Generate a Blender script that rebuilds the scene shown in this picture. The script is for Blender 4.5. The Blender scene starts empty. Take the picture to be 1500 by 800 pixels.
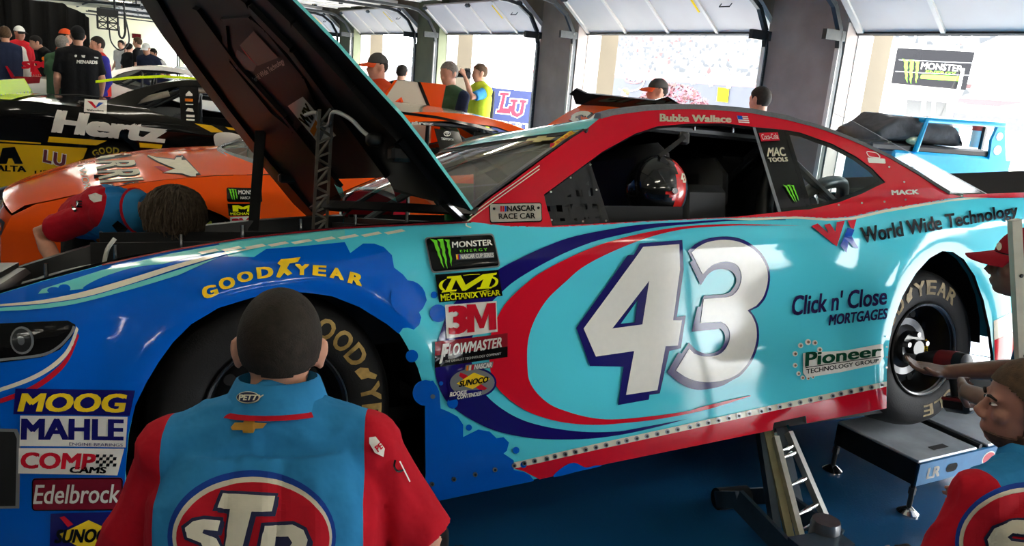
import bpy, bmesh, math, random
import numpy as np
from mathutils import Vector, Matrix
from mathutils.bvhtree import BVHTree
R = math.radians
random.seed(7)
SC = bpy.context.scene
COL = SC.collection

# ------------------------------------------------------------------ camera
FOC = 1180.0
CAMH = 1.66
def _n(v):
    v = np.asarray(v, float); return v / np.linalg.norm(v)
_up = _n([.0875, -1, -.241])                      # world up seen in camera axes (x right, y down, z forward)
_fr = np.array([(412 - 750) / FOC, (607 - 400) / FOC, 1]) * 2.33
_rr = np.array([(1368 - 750) / FOC, (516 - 400) / FOC, 1]) * 3.55
_d = _rr - _fr; _d = _d - _up * (_d @ _up)
AX = _n(_d); AZ = _up; AY = np.cross(AZ, AX)      # world axes in camera axes: X along the car, Y away, Z up
CAM = np.array([0, 0, CAMH])
W2C = np.array([AX, AY, AZ])                      # rows: world axis in camera axes
def rays(P):
    P = np.asarray(P, float).reshape(-1, 2)
    r = np.stack([(P[:, 0] - 750) / FOC, (P[:, 1] - 400) / FOC, np.ones(len(P))], 1)
    return r @ W2C.T
def at(px, py, d):                                # the place d metres along the view axis on the sight line of a pixel
    return Vector(CAM + rays([(px, py)])[0] * d)
def on(px, py, axis, v):
    r = rays([(px, py)])[0]; return Vector(CAM + r * ((v - CAM[axis]) / r[axis]))
cam = bpy.data.cameras.new('camera'); cam_o = bpy.data.objects.new('camera', cam); COL.objects.link(cam_o)
cam.sensor_width = 36; cam.sensor_fit = 'HORIZONTAL'; cam.lens = 36 * FOC / 1500
cam.clip_start = .02; cam.clip_end = 400
_cx = Vector([AX[0], AY[0], AZ[0]]); _cy = -Vector([AX[1], AY[1], AZ[1]]); _cz = -Vector([AX[2], AY[2], AZ[2]])
cam_o.matrix_world = Matrix([[_cx[0], _cy[0], _cz[0], 0], [_cx[1], _cy[1], _cz[1], 0], [_cx[2], _cy[2], _cz[2], CAMH], [0, 0, 0, 1]])
SC.camera = cam_o
# ------------------------------------------------------------------ light and exposure
SC.view_settings.view_transform = 'Standard'; SC.view_settings.look = 'None'
SC.view_settings.gamma = 1; SC.view_settings.use_curve_mapping = False
SC.view_settings.exposure = 0.9
SKY = 13.0
LAMP = 2.9
wd = bpy.data.worlds.new('sky'); SC.world = wd; wd.use_nodes = True
_b = wd.node_tree.nodes['Background']; _b.inputs[0].default_value = (.93, .97, 1.0, 1); _b.inputs[1].default_value = SKY
_sun = bpy.data.lights.new('sun', 'SUN'); _sun.energy = 5.0; _sun.angle = R(6); _sun.color = (1, .97, .9)
_so = bpy.data.objects.new('sun', _sun); COL.objects.link(_so); _so.rotation_euler = Vector((-.40, .55, -.74)).to_track_quat('-Z', 'Y').to_euler()
SC.cycles.use_denoising = True
SC.cycles.max_bounces = 8; SC.cycles.diffuse_bounces = 4; SC.cycles.glossy_bounces = 4
SC.cycles.transparent_max_bounces = 16; SC.cycles.sample_clamp_indirect = 6

# ------------------------------------------------------------------ materials
def srgb(r, g, b):
    f = lambda c: (c / 12.92 if c <= .04045 else ((c + .055) / 1.055) ** 2.4)
    return tuple(f(c / 255) for c in (r, g, b)) + (1,)
_M = {}
def mat(name, rgb, rough=.5, metal=0., coat=0., noise=.06, nscale=30., bump=0., bscale=200., spec=.5, emit=0.):
    if name in _M: return _M[name]
    m = bpy.data.materials.new(name); m.use_nodes = True
    nt = m.node_tree; b = nt.nodes['Principled BSDF']
    c = srgb(*rgb)
    if noise > 0:
        tc = nt.nodes.new('ShaderNodeTexCoord'); nz = nt.nodes.new('ShaderNodeTexNoise'); nz.inputs['Scale'].default_value = nscale
        nz.inputs['Detail'].default_value = 4
        rp = nt.nodes.new('ShaderNodeValToRGB')
        rp.color_ramp.elements[0].position = .3; rp.color_ramp.elements[1].position = .7
        rp.color_ramp.elements[0].color = tuple(x * (1 - noise) for x in c[:3]) + (1,)
        rp.color_ramp.elements[1].color = tuple(min(1, x * (1 + noise)) for x in c[:3]) + (1,)
        nt.links.new(tc.outputs['Object'], nz.inputs['Vector']); nt.links.new(nz.outputs['Fac'], rp.inputs['Fac'])
        nt.links.new(rp.outputs['Color'], b.inputs['Base Color'])
        if bump > 0:
            n2 = nt.nodes.new('ShaderNodeTexNoise'); n2.inputs['Scale'].default_value = bscale; n2.inputs['Detail'].default_value = 3
            bp = nt.nodes.new('ShaderNodeBump'); bp.inputs['Strength'].default_value = bump; bp.inputs['Distance'].default_value = .02
            nt.links.new(tc.outputs['Object'], n2.inputs['Vector']); nt.links.new(n2.outputs['Fac'], bp.inputs['Height'])
            nt.links.new(bp.outputs['Normal'], b.inputs['Normal'])
    else:
        b.inputs['Base Color'].default_value = c
    b.inputs['Roughness'].default_value = rough; b.inputs['Metallic'].default_value = metal
    b.inputs['Coat Weight'].default_value = coat; b.inputs['Coat Roughness'].default_value = .06
    b.inputs['Specular IOR Level'].default_value = spec
    if emit > 0:
        b.inputs['Emission Color'].default_value = c; b.inputs['Emission Strength'].default_value = emit
    _M[name] = m
    return m
def glass(name, tint=(200, 205, 205), refl=.10, alpha=.85):
    if name in _M: return _M[name]
    m = bpy.data.materials.new(name); m.use_nodes = True; nt = m.node_tree
    nt.nodes.remove(nt.nodes['Principled BSDF']); out = nt.nodes['Material Output']
    tr = nt.nodes.new('ShaderNodeBsdfTransparent'); gl = nt.nodes.new('ShaderNodeBsdfGlossy'); mx = nt.nodes.new('ShaderNodeMixShader')
    lw = nt.nodes.new('ShaderNodeLayerWeight'); lw.inputs['Blend'].default_value = .25
    mr = nt.nodes.new('ShaderNodeMapRange'); mr.inputs['To Min'].default_value = refl; mr.inputs['To Max'].default_value = .38
    tr.inputs['Color'].default_value = srgb(*tint); gl.inputs['Roughness'].default_value = .04
    nt.links.new(lw.outputs['Fresnel'], mr.inputs['Value']); nt.links.new(mr.outputs['Result'], mx.inputs['Fac'])
    nt.links.new(tr.outputs[0], mx.inputs[1]); nt.links.new(gl.outputs[0], mx.inputs[2]); nt.links.new(mx.outputs[0], out.inputs['Surface'])
    _M[name] = m; return m
def paint(name, rgb, rough=.08, coat=.12, spec=.25): return mat(name, rgb, rough=rough, coat=coat, noise=.015, nscale=6, spec=spec)
def vinyl(name, rgb): return mat(name, rgb, rough=.1, noise=.02, nscale=40, coat=.0, spec=.25)
def cloth(name, rgb, k=.08): return mat(name, rgb, rough=.9, noise=k, nscale=14, bump=.55, bscale=11, spec=.2)
BLACK = mat('black_plastic', (14, 14, 15), rough=.45, noise=.2)
MATTE = mat('matte_black', (9, 9, 10), rough=.8, noise=.2)
RUBBER = mat('rubber', (22, 21, 21), rough=.7, noise=.15, nscale=12, bump=.1, spec=.25)
STEEL = mat('steel', (150, 150, 150), rough=.3, metal=.9, noise=.1)
ALU = mat('brushed_aluminium', (190, 188, 180), rough=.38, metal=.8, noise=.12, nscale=25)
CHROME = mat('chrome', (215, 215, 215), rough=.12, metal=1, noise=.03)
WHITEV = vinyl('white_vinyl', (232, 228, 218)); BLACKV = vinyl('black_vinyl', (16, 16, 17)); REDV = vinyl('red_vinyl', (196, 28, 46))
NAVYV = vinyl('navy_vinyl', (26, 24, 98)); YELV = vinyl('yellow_vinyl', (246, 206, 40)); LIME = vinyl('lime_vinyl', (232, 232, 20))
GREENV = vinyl('claw_green', (110, 215, 45)); GREYV = vinyl('grey_vinyl', (120, 122, 124)); BLUEV = vinyl('blue_vinyl', (20, 70, 170))
CREAMV = vinyl('cream_vinyl', (236, 228, 200)); ORANV = vinyl('orange_vinyl', (226, 120, 30))

# ------------------------------------------------------------------ objects
def tag(o, label=None, cat=None, group=None, kind=None):
    if label: o['label'] = label
    if cat: o['category'] = cat
    if group: o['group'] = group
    if kind: o['kind'] = kind
    return o
def empty(name, loc=(0, 0, 0), rot=(0, 0, 0), label=None, cat=None, group=None, kind=None):
    o = bpy.data.objects.new(name, None); o.empty_display_size = .1; COL.objects.link(o)
    o.location = loc; o.rotation_euler = rot
    return tag(o, label, cat, group, kind)
def mats(o):                                        # world matrix of a top-level object before any update
    return Matrix.Translation(o.location) @ o.rotation_euler.to_matrix().to_4x4() @ Matrix.Diagonal(Vector(o.scale).to_4d())
def copy_tree(o, parent=None):
    c = o.copy(); COL.objects.link(c)
    if parent: c.parent = parent
    for ch in [k for k in bpy.data.objects if k.parent == o]: copy_tree(ch, c)
    return c

class MB:
    """collects shapes into ONE mesh"""
    def __init__(s): s.v = []; s.f = []; s.m = []; s.mats = []
    def mi(s, m):
        if m not in s.mats: s.mats.append(m)
        return s.mats.index(m)
    def add(s, V, F, m, M=None):
        k = len(s.v); i = s.mi(m)
        for p in V:
            p = Vector(p); s.v.append(M @ p if M is not None else p)
        for f in F: s.f.append([k + a for a in f]); s.m.append(i)
        return s
    def box(s, c, d, m, M=None, taper=1., bev=0.):
        x, y, z = (k / 2 for k in d); t = taper
        if bev > 0:
            b = min(bev, x * .9, y * .9, z * .9)
            V = []
            for sx in (-1, 1):
                for sy in (-1, 1):
                    for sz in (-1, 1):
                        V += [(sx * x, sy * (y - b), sz * (z - b)), (sx * (x - b), sy * y, sz * (z - b)), (sx * (x - b), sy * (y - b), sz * z)]
            bm = bmesh.new()
            for p in V: bm.verts.new(p)
            r = bmesh.ops.convex_hull(bm, input=bm.verts[:])
            bm.verts.index_update(); bm.verts.ensure_lookup_table()
            VV = [v.co.copy() + Vector(c) for v in bm.verts]; FF = [[v.index for v in f.verts] for f in bm.faces]; bm.free()
            return s.add(VV, FF, m, M)
        V = [(c[0] + a * x * (t if e > 0 else 1), c[1] + b_ * y * (t if e > 0 else 1), c[2] + e * z) for e in (-1, 1) for a, b_ in ((-1, -1), (1, -1), (1, 1), (-1, 1))]
        return s.add(V, [(3, 2, 1, 0), (4, 5, 6, 7), (0, 1, 5, 4), (1, 2, 6, 5), (2, 3, 7, 6), (3, 0, 4, 7)], m, M)
    def tube(s, P, r, m, n=10, caps=True, M=None, sq=None):
        P = [Vector(p) for p in P]; k = len(P)
        rr = [r] * k if not hasattr(r, '__len__') else list(r)
        V = []; F = []; prev = None
        for i, p in enumerate(P):
            t = (P[min(i + 1, k - 1)] - P[max(i - 1, 0)]); t = t.normalized() if t.length > 1e-9 else Vector((0, 0, 1))
            if prev is None:
                a = Vector((0, 0, 1)) if abs(t.z) < .9 else Vector((1, 0, 0)); u = t.cross(a).normalized()
            else:
                u = prev - t * prev.dot(t); u = u.normalized() if u.length > 1e-6 else t.orthogonal().normalized()
            prev = u; w = t.cross(u)
            for j in range(n):
                q = 2 * math.pi * (j + .5) / n; V.append(p + (u * math.cos(q) + w * math.sin(q)) * rr[i])
        for i in range(k - 1):
            for j in range(n):
                a, b = i * n + j, i * n + (j + 1) % n; F.append((a, b, b + n, a + n))
        if caps: F += [tuple(range(n))[::-1], tuple(range((k - 1) * n, k * n))]
        return s.add(V, F, m, M)
    def bar(s, a, b, w, h, m, up=(0, 0, 1), M=None):
        a, b = Vector(a), Vector(b); t = (b - a).normalized(); u = t.cross(Vector(up))
        if u.length < 1e-4: u = t.orthogonal()
        u.normalize(); v = u.cross(t)
        V = [p + u * (i * w / 2) + v * (j * h / 2) for p in (a, b) for i, j in ((-1, -1), (1, -1), (1, 1), (-1, 1))]
        return s.add(V, [(3, 2, 1, 0), (4, 5, 6, 7), (0, 1, 5, 4), (1, 2, 6, 5), (2, 3, 7, 6), (3, 0, 4, 7)], m, M)
    def ell(s, c, r, m, n=16, k=10, M=None):
        V = [Vector(c) + Vector((0, 0, -r[2]))]; F = []
        for i in range(1, k):
            a = math.pi * i / k - math.pi / 2
            for j in range(n):
                b = 2 * math.pi * j / n
                V.append(Vector(c) + Vector((r[0] * math.cos(a) * math.cos(b), r[1] * math.cos(a) * math.sin(b), r[2] * math.sin(a))))
        V.append(Vector(c) + Vector((0, 0, r[2]))); L = len(V) - 1
        for j in range(n):
            F.append((0, 1 + (j + 1) % n, 1 + j)); F.append((L, L - n + j, L - n + (j + 1) % n))
        for i in range(k - 2):
            for j in range(n):
                a, b = 1 + i * n + j, 1 + i * n + (j + 1) % n; F.append((a, b, b + n, a + n))
        return s.add(V, F, m, M)
    def loft(s, rings, m, caps=True, closed=True, M=None):
        n = len(rings[0]); V = [p for r in rings for p in r]; F = []
        for i in range(len(rings) - 1):
            for j in range(n if closed else n - 1):
                a, b = i * n + j, i * n + (j + 1) % n; F.append((a, b, b + n, a + n))
        if caps and closed: F += [tuple(range(n))[::-1], tuple(range((len(rings) - 1) * n, len(rings) * n))]
        return s.add(V, F, m, M)
    def lathe(s, prof, m, n=48, axis='y', c=(0, 0, 0), M=None, mf=None):
        # prof: (radius, along axis)
        V = []; F = []; k = len(prof)
        for i in range(n):
            a = 2 * math.pi * i / n; ca, sa = math.cos(a), math.sin(a)
            for r, t in prof:
                V.append({'y': (c[0] + r * ca, c[1] + t, c[2] + r * sa), 'z': (c[0] + r * ca, c[1] + r * sa, c[2] + t), 'x': (c[0] + t, c[1] + r * ca, c[2] + r * sa)}[axis])
        for i in range(n):
            for j in range(k - 1):
                a, b = i * k + j, ((i + 1) % n) * k + j; F.append((a, a + 1, b + 1, b))
        return s.add(V, F, m, M)
    def prism(s, poly, h, m, M=None, axis=2):          # poly in 2D, extruded by h along the third axis
        V0, F0 = fill([poly]); n = len(V0); V = []; 
        put = lambda x, y, t: (x, y, t) if axis == 2 else ((x, t, y) if axis == 1 else (t, x, y))
        for t in (0, h): V += [put(x, y, t) for x, y in V0]
        F = [tuple(f)[::-1] for f in F0] + [tuple(n + a for a in f) for f in F0]
        k = len(V); m_ = len(poly); V += [put(x, y, t) for t in (0, h) for x, y in poly]
        for j in range(m_):
            a, b = k + j, k + (j + 1) % m_; F.append((a, b, b + m_, a + m_))
        return s.add(V, F, m, M)
    def build(s, name, parent=None, smooth=35, label=None, cat=None, group=None, kind=None, loc=None, rot=None, fix=False):
        me = bpy.data.meshes.new(name); me.from_pydata([tuple(v) for v in s.v], [], s.f)
        for m in s.mats: me.materials.append(m)
        if len(s.f): me.polygons.foreach_set('material_index', s.m)
        if fix:
            bm = bmesh.new(); bm.from_mesh(me); bmesh.ops.remove_doubles(bm, verts=bm.verts, dist=1e-5); bmesh.ops.recalc_face_normals(bm, faces=bm.faces); bm.to_mesh(me); bm.free()
        if smooth:
            me.polygons.foreach_set('use_smooth', [True] * len(me.polygons))
            if smooth < 180: me.set_sharp_from_angle(angle=R(smooth))
        me.update()
        o = bpy.data.objects.new(name, me); COL.objects.link(o)
        if parent: o.parent = parent
        if loc is not None: o.location = loc
        if rot is not None: o.rotation_euler = rot
        return tag(o, label, cat, group, kind)

# ------------------------------------------------------------------ flat shapes and writing
def _curve_mesh(cu):
    o = bpy.data.objects.new('shape', cu); me = o.to_mesh()
    V = [(v.co.x, v.co.y) for v in me.vertices]; F = [tuple(p.vertices) for p in me.polygons]
    o.to_mesh_clear(); bpy.data.objects.remove(o); bpy.data.curves.remove(cu)
    return V, F
def fill(contours):
    cu = bpy.data.curves.new('shape', 'CURVE'); cu.dimensions = '2D'; cu.fill_mode = 'BOTH'
    for c in contours:
        sp = cu.splines.new('POLY'); sp.points.add(len(c) - 1)
        for p, q in zip(sp.points, c): p.co = (q[0], q[1], 0, 1)
        sp.use_cyclic_u = True
    return _curve_mesh(cu)
_T = {}
def text2d(t, bold=0., space=1.):
    k = (t, bold, space)
    if k not in _T:
        cu = bpy.data.curves.new('text', 'FONT'); cu.body = t; cu.size = 1; cu.space_character = space; cu.resolution_u = 3
        V, F = _curve_mesh(cu); V = np.array(V)
        if bold > .005:                              # heavier strokes: the letters laid over themselves, a little apart
            n = len(V); sh = [bold] if bold <= .045 else [bold, bold * .4]; F = [tuple(i + n * j for i in f) for j in range(4 * len(sh)) for f in F]
            V = np.concatenate([V + np.array(d) * b_ for b_ in sh for d in ((-.9, -.5), (.9, -.5), (.9, .5), (-.9, .5))])
        lo, hi = V.min(0), V.max(0); _T[k] = ((V - lo) / (hi - lo), F, float((hi - lo)[0] / (hi - lo)[1]))
    return _T[k]
def quadmap(UV, q):                                  # q: TL, TR, BR, BL
    q = np.asarray(q, float); u = UV[:, :1]; v = UV[:, 1:]
    return (q[3] * (1 - u) + q[2] * u) * (1 - v) + (q[0] * (1 - u) + q[1] * u) * v
def cut(V, F, step):
    V = np.asarray(V, float)
    if len(V) == 0: return V, F
    lo, hi = V.min(0), V.max(0)
    if max(hi - lo) <= step: return V, F
    bm = bmesh.new(); vs = [bm.verts.new((p[0], p[1], 0)) for p in V]
    for f in F:
        try: bm.faces.new([vs[i] for i in f])
        except ValueError: pass
    for a in (0, 1):
        k = math.ceil(lo[a] / step)
        while k * step < hi[a]:
            co = [0, 0, 0]; no = [0, 0, 0]; co[a] = k * step; no[a] = 1
            bmesh.ops.bisect_plane(bm, geom=bm.verts[:] + bm.edges[:] + bm.faces[:], dist=step * 1e-4, plane_co=co, plane_no=no); k += 1
    bm.verts.index_update()
    VV = np.array([(v.co.x, v.co.y) for v in bm.verts]); FF = [[v.index for v in f.verts] for f in bm.faces]; bm.free()
    return VV, FF
def dens(c, step, closed=True):
    out = []; n = len(c)
    for i in range(n if closed else n - 1):
        a, b = np.array(c[i], float), np.array(c[(i + 1) % n], float); k = max(1, int(np.linalg.norm(b - a) / step))
        out += [tuple(a + (b - a) * j / k) for j in range(k)]
    if not closed: out.append(tuple(c[-1]))
    return out
def spl(c, k=6, closed=False):                       # smooth curve through points
    c = [np.array(p, float) for p in c]; n = len(c); out = []
    for i in range(n if closed else n - 1):
        g = (lambda j: c[j % n]) if closed else (lambda j: c[max(0, min(n - 1, j))])
        p0, p1, p2, p3 = g(i - 1), g(i), g(i + 1), g(i + 2)
        for j in range(k):
            t = j / k
            out.append(tuple(.5 * ((2 * p1) + (-p0 + p2) * t + (2 * p0 - 5 * p1 + 4 * p2 - p3) * t * t + (-p0 + 3 * p1 - 3 * p2 + p3) * t ** 3)))
    if not closed: out.append(tuple(c[-1]))
    return out
def circ(x, y, r, n=20, ry=None): return [(x + r * math.cos(2 * math.pi * i / n), y + (ry or r) * math.sin(2 * math.pi * i / n)) for i in range(n)]
def rquad(q, f=.12, k=4):                            # quad with rounded corners
    q = [np.array(p, float) for p in q]; out = []
    for i in range(4):
        p, a, b = q[i], q[i - 1], q[(i + 1) % 4]
        L = min(np.linalg.norm(a - p), np.linalg.norm(b - p)) * f * 2
        s = p + _n(a - p) * L; e = p + _n(b - p) * L
        for j in range(k + 1):
            t = j / k; out.append(tuple((1 - t) ** 2 * s + 2 * t * (1 - t) * p + t * t * e))
    return out
def oline(c, w, closed=True):                        # band of width w along a curve -> polygon contours
    c = [np.array(p, float) for p in c]; n = len(c); L = []; Rr = []
    for i in range(n):
        a = c[(i - 1) % n] if closed else c[max(i - 1, 0)]; b = c[(i + 1) % n] if closed else c[min(i + 1, n - 1)]
        t = b - a; t = t / (np.linalg.norm(t) + 1e-9); nn = np.array([-t[1], t[0]])
        ww = w[i] if hasattr(w, '__len__') else w
        L.append(tuple(c[i] + nn * ww / 2)); Rr.append(tuple(c[i] - nn * ww / 2))
    return [L, Rr] if closed else [L + Rr[::-1]]
def grow(c, d):
    c = [np.array(p, float) for p in c]; n = len(c)
    ar = sum(c[i][0] * c[(i + 1) % n][1] - c[(i + 1) % n][0] * c[i][1] for i in range(n)); s = 1 if ar > 0 else -1
    out = []
    for i in range(n):
        t1 = _n(c[i] - c[i - 1] + 1e-9); t2 = _n(c[(i + 1) % n] - c[i] + 1e-9)
        n1 = np.array([t1[1], -t1[0]]) * s; n2 = np.array([t2[1], -t2[0]]) * s
        b = n1 + n2; L = np.linalg.norm(b); b = b / L if L > .2 else n1
        out.append(tuple(c[i] + b * d / max(.5, float(b @ n1))))
    return out

class Skin:
    """a surface to stick things to: pixels of the photograph are followed along their sight line onto it"""
    def __init__(s, mb, to2d, to3d, step=.03): s.mb = mb; s.to2d = to2d; s.to3d = to3d; s.step = step
    def put(s, V2, F, m, lay):
        V2, F = cut(V2, F, s.step); P, N = s.to3d(np.asarray(V2)); s.mb.add(P + N * (.0007 * lay), F, m)
    def poly(s, contours, m, lay=1, d=6):
        C = [s.to2d(np.array(dens(c, d))) for c in contours]
        V, F = fill([[tuple(p) for p in c] for c in C]); s.put(V, F, m, lay)
    def text(s, t, q, m, lay=2, bold=.02, space=1.):
        UV, F, _ = text2d(t, bold, space); s.put(s.to2d(quadmap(UV, q)), F, m, lay)
    def arc(s, items, m, lay=2, bold=.03):
        for ch, q in items: s.text(ch, q, m, lay, bold)
def mesh_skin(mb, obj, world, step=.03, back=False):
    """stick onto any mesh: sight lines cast on the mesh (local coords of obj returned)"""
    me = obj.data; V = [world @ v.co for v in me.vertices]; T = BVHTree.FromPolygons(V, [tuple(p.vertices) for p in me.polygons])
    inv = world.inverted()
    class K(Skin):
        def __init__(k): k.mb = mb; k.step = 7
        def put(k, V2, F, m, lay):
            V2, F = cut(V2, F, k.step); P = []; ok = []
            for p, d in zip(V2, rays(V2)):
                h = T.ray_cast(Vector(CAM), Vector(d).normalized())
                if h[0] is None: P.append(Vector((0, 0, 0))); ok.append(False)
                else:
                    nn = h[1] if h[1].dot(Vector(d)) < 0 else -h[1]
                    P.append(inv @ (h[0] - Vector(d).normalized() * (.0012 * lay) + nn * (.0006 * lay))); ok.append(True)
            F = [f for f in F if all(ok[i] for i in f)]
            mx = lambda f: max((P[a] - P[b]).length for a in f for b in f)
            F = [f for f in F if mx(f) < .12]
            k.mb.add(P, F, m)
        def poly(k, contours, m, lay=1, d=6):
            V, F = fill([dens(c, d) for c in contours]); k.put(V, F, m, lay)
        def text(k, t, q, m, lay=2, bold=.02, space=1.):
            UV, F, _ = text2d(t, bold, space); k.put(quadmap(UV, q), F, m, lay)
    return K()
def remesh(mb, voxel, smooth=2, mat_=None, dec=None):
    """union of overlapping shapes -> one continuous surface"""
    me = bpy.data.meshes.new('body'); me.from_pydata([tuple(v) for v in mb.v], [], mb.f)
    o = bpy.data.objects.new('body', me); COL.objects.link(o)
    a = o.modifiers.new('r', 'REMESH'); a.mode = 'VOXEL'; a.voxel_size = voxel
    if smooth:
        b = o.modifiers.new('s', 'SMOOTH'); b.iterations = smooth; b.factor = .5
    if dec:
        c = o.modifiers.new('d', 'DECIMATE'); c.ratio = dec
    bpy.context.view_layer.update()
    ev = o.evaluated_get(bpy.context.evaluated_depsgraph_get()); m2 = ev.to_mesh()
    V = [v.co.copy() for v in m2.vertices]; F = [tuple(p.vertices) for p in m2.polygons]
    ev.to_mesh_clear(); bpy.data.objects.remove(o); bpy.data.meshes.remove(me)
    return V, F

# ================================================================== THE SETTING
WP = Vector((6.3208, 10.8326, 0)); WW = Vector((-.10745, .9942, 0)); WN = Vector((-.9942, -.10745, 0))   # door wall: origin, along (away), inward
WM = Matrix(((WW.x, WN.x, 0, WP.x), (WW.y, WN.y, 0, WP.y), (0, 0, 1, 0), (0, 0, 0, 1)))                 # (s, inward, z) -> world
def plane_skin(mb, o, u, v, step=.25, M=None):
    """flat board: o origin, u right, v up (world); pixels follow their sight lines onto it. M: world -> the mesh's own coords"""
    o, u, v = Vector(o), Vector(u).normalized(), Vector(v).normalized(); nn = u.cross(v).normalized()
    if nn.dot(Vector(CAM) - o) < 0: nn = -nn
    No, Nu, Nv, Nn = (np.array(k) for k in (o, u, v, nn))
    def to2d(P):
        r = rays(P); t = ((No - CAM) @ Nn) / (r @ Nn); W = CAM + r * t[:, None]
        return np.stack([(W - No) @ Nu, (W - No) @ Nv], 1)
    def to3d(V2):
        P = No + V2[:, :1] * Nu + V2[:, 1:] * Nv; N = np.repeat(Nn[None], len(P), 0)
        if M is not None:
            m3 = np.array(M.to_3x3()); P = P @ m3.T + np.array(M.to_translation()); N = N @ m3.T
        return P, N
    return Skin(mb, to2d, to3d, step)

m = bpy.data.materials.new('blue_epoxy_floor'); m.use_nodes = True; nt = m.node_tree; b = nt.nodes['Principled BSDF']
tc = nt.nodes.new('ShaderNodeTexCoord'); n1 = nt.nodes.new('ShaderNodeTexNoise'); n1.inputs['Scale'].default_value = .9; n1.inputs['Detail'].default_value = 6
rp = nt.nodes.new('ShaderNodeValToRGB'); rp.color_ramp.elements[0].color = srgb(17, 70, 112); rp.color_ramp.elements[1].color = srgb(28, 90, 138)
n2 = nt.nodes.new('ShaderNodeTexNoise'); n2.inputs['Scale'].default_value = 90; bp = nt.nodes.new('ShaderNodeBump'); bp.inputs['Strength'].default_value = .12; bp.inputs['Distance'].default_value = .01
for a, c in ((tc.outputs['Object'], n1.inputs['Vector']), (n1.outputs['Fac'], rp.inputs['Fac']), (rp.outputs['Color'], b.inputs['Base Color']), (tc.outputs['Object'], n2.inputs['Vector']), (n2.outputs['Fac'], bp.inputs['Height']), (bp.outputs['Normal'], b.inputs['Normal'])): nt.links.new(a, c)
b.inputs['Roughness'].default_value = .24
FLOOR = m
CONC = mat('grey_concrete', (122, 118, 112), rough=.9, noise=.15, nscale=3, bump=.1)
PILL = mat('dark_painted_pillar', (146, 134, 128), rough=.85, noise=.15, nscale=3, bump=.1)
TANC = mat('tan_concrete', (66, 58, 44), rough=.9, noise=.08, nscale=2, bump=.1)
GREEN = mat('olive_painted_block', (104, 108, 84), rough=.9, noise=.12, nscale=3)
DOORW = mat('white_door_panel', (196, 190, 184), rough=.55, noise=.05, nscale=2)
DOORR = mat('door_rib', (212, 206, 196), rough=.5, noise=.04)
TRACK = mat('dark_track_steel', (52, 54, 54), rough=.5, metal=.5, noise=.15)
CEIL = mat('painted_ceiling', (196, 190, 166), rough=.9, noise=.08, nscale=1.5)
WALLB = mat('beige_end_wall', (226, 220, 190), rough=.9, noise=.06, nscale=1)
ASPH = mat('pale_asphalt', (205, 203, 198), rough=.95, noise=.1, nscale=1)

S0, S1 = -22.0, 36.0
bays = [(-3.58 + 4.62 * k, 0.02 + 4.62 * k) for k in range(-3, 8)]     # door openings along the wall
mb = MB(); mb.box(((S0 + S1) / 2, 11.0, -.05), (S1 - S0, 22.6, .1), FLOOR, WM); mb.build('floor', kind='structure')
mb = MB(); mb.box((0, -70, -.08), (220, 139.4, .1), ASPH, WM); mb.build('ground', kind='structure')
mb = MB(); mb.box(((S0 + S1) / 2, 11.0, 3.5), (S1 - S0, 22.6, .2), CEIL, WM)
for k in range(-4, 8): mb.box((4.62 * k + .52, 11, 3.3), (.28, 22, .22), CEIL, WM)
mb.build('ceiling', kind='structure')
# door wall: header above the openings and a pillar between each pair
mb = MB(); mb.box(((S0 + S1) / 2, -.12, 3.0), (S1 - S0, .22, 1.0), CONC, WM)
for k, (a, b_) in enumerate(bays):
    far = bays[k + 1][0] if k + 1 < len(bays) else b_ + 1
    mb.box(((b_ + far) / 2, -.04, 1.25), (far - b_, .42, 2.5), PILL if b_ < 3 else GREEN, WM)
    mb.box(((b_ + far) / 2, .0, 3.0), (far - b_ - .04, .34, 1.0), PILL if b_ < 3 else GREEN, WM)
    mb.box((b_ + .3, -.42, 1.9), (.6, .34, 3.8), TANC, WM)          # buttress outside the jamb
    mb.box((b_ - .006, -.13, 1.2), (.012, .24, 2.4), DOORR, WM)
mb.box(((S0 + bays[0][0]) / 2, -.04, 1.25), (bays[0][0] - S0, .42, 2.5), PILL, WM)
mb.build('wall_right', kind='structure', smooth=0)
mb = MB(); mb.box((S1 + .1, 11, 1.75), (.2, 22.4, 3.5), WALLB, WM); mb.build('wall_back', kind='structure')
mb = MB(); mb.box((S0 - .1, 11, 1.75), (.2, 22.4, 3.5), mat('grey_wall', (84, 82, 78), rough=.9, noise=.1, nscale=1), WM); mb.build('wall_front', kind='structure')
mb = MB(); mb.box(((S0 + S1) / 2, 22.3, 1.75), (S1 - S0, .2, 3.5), mat('grey_wall', (84, 82, 78)), WM); mb.build('wall_left', kind='structure')
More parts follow.
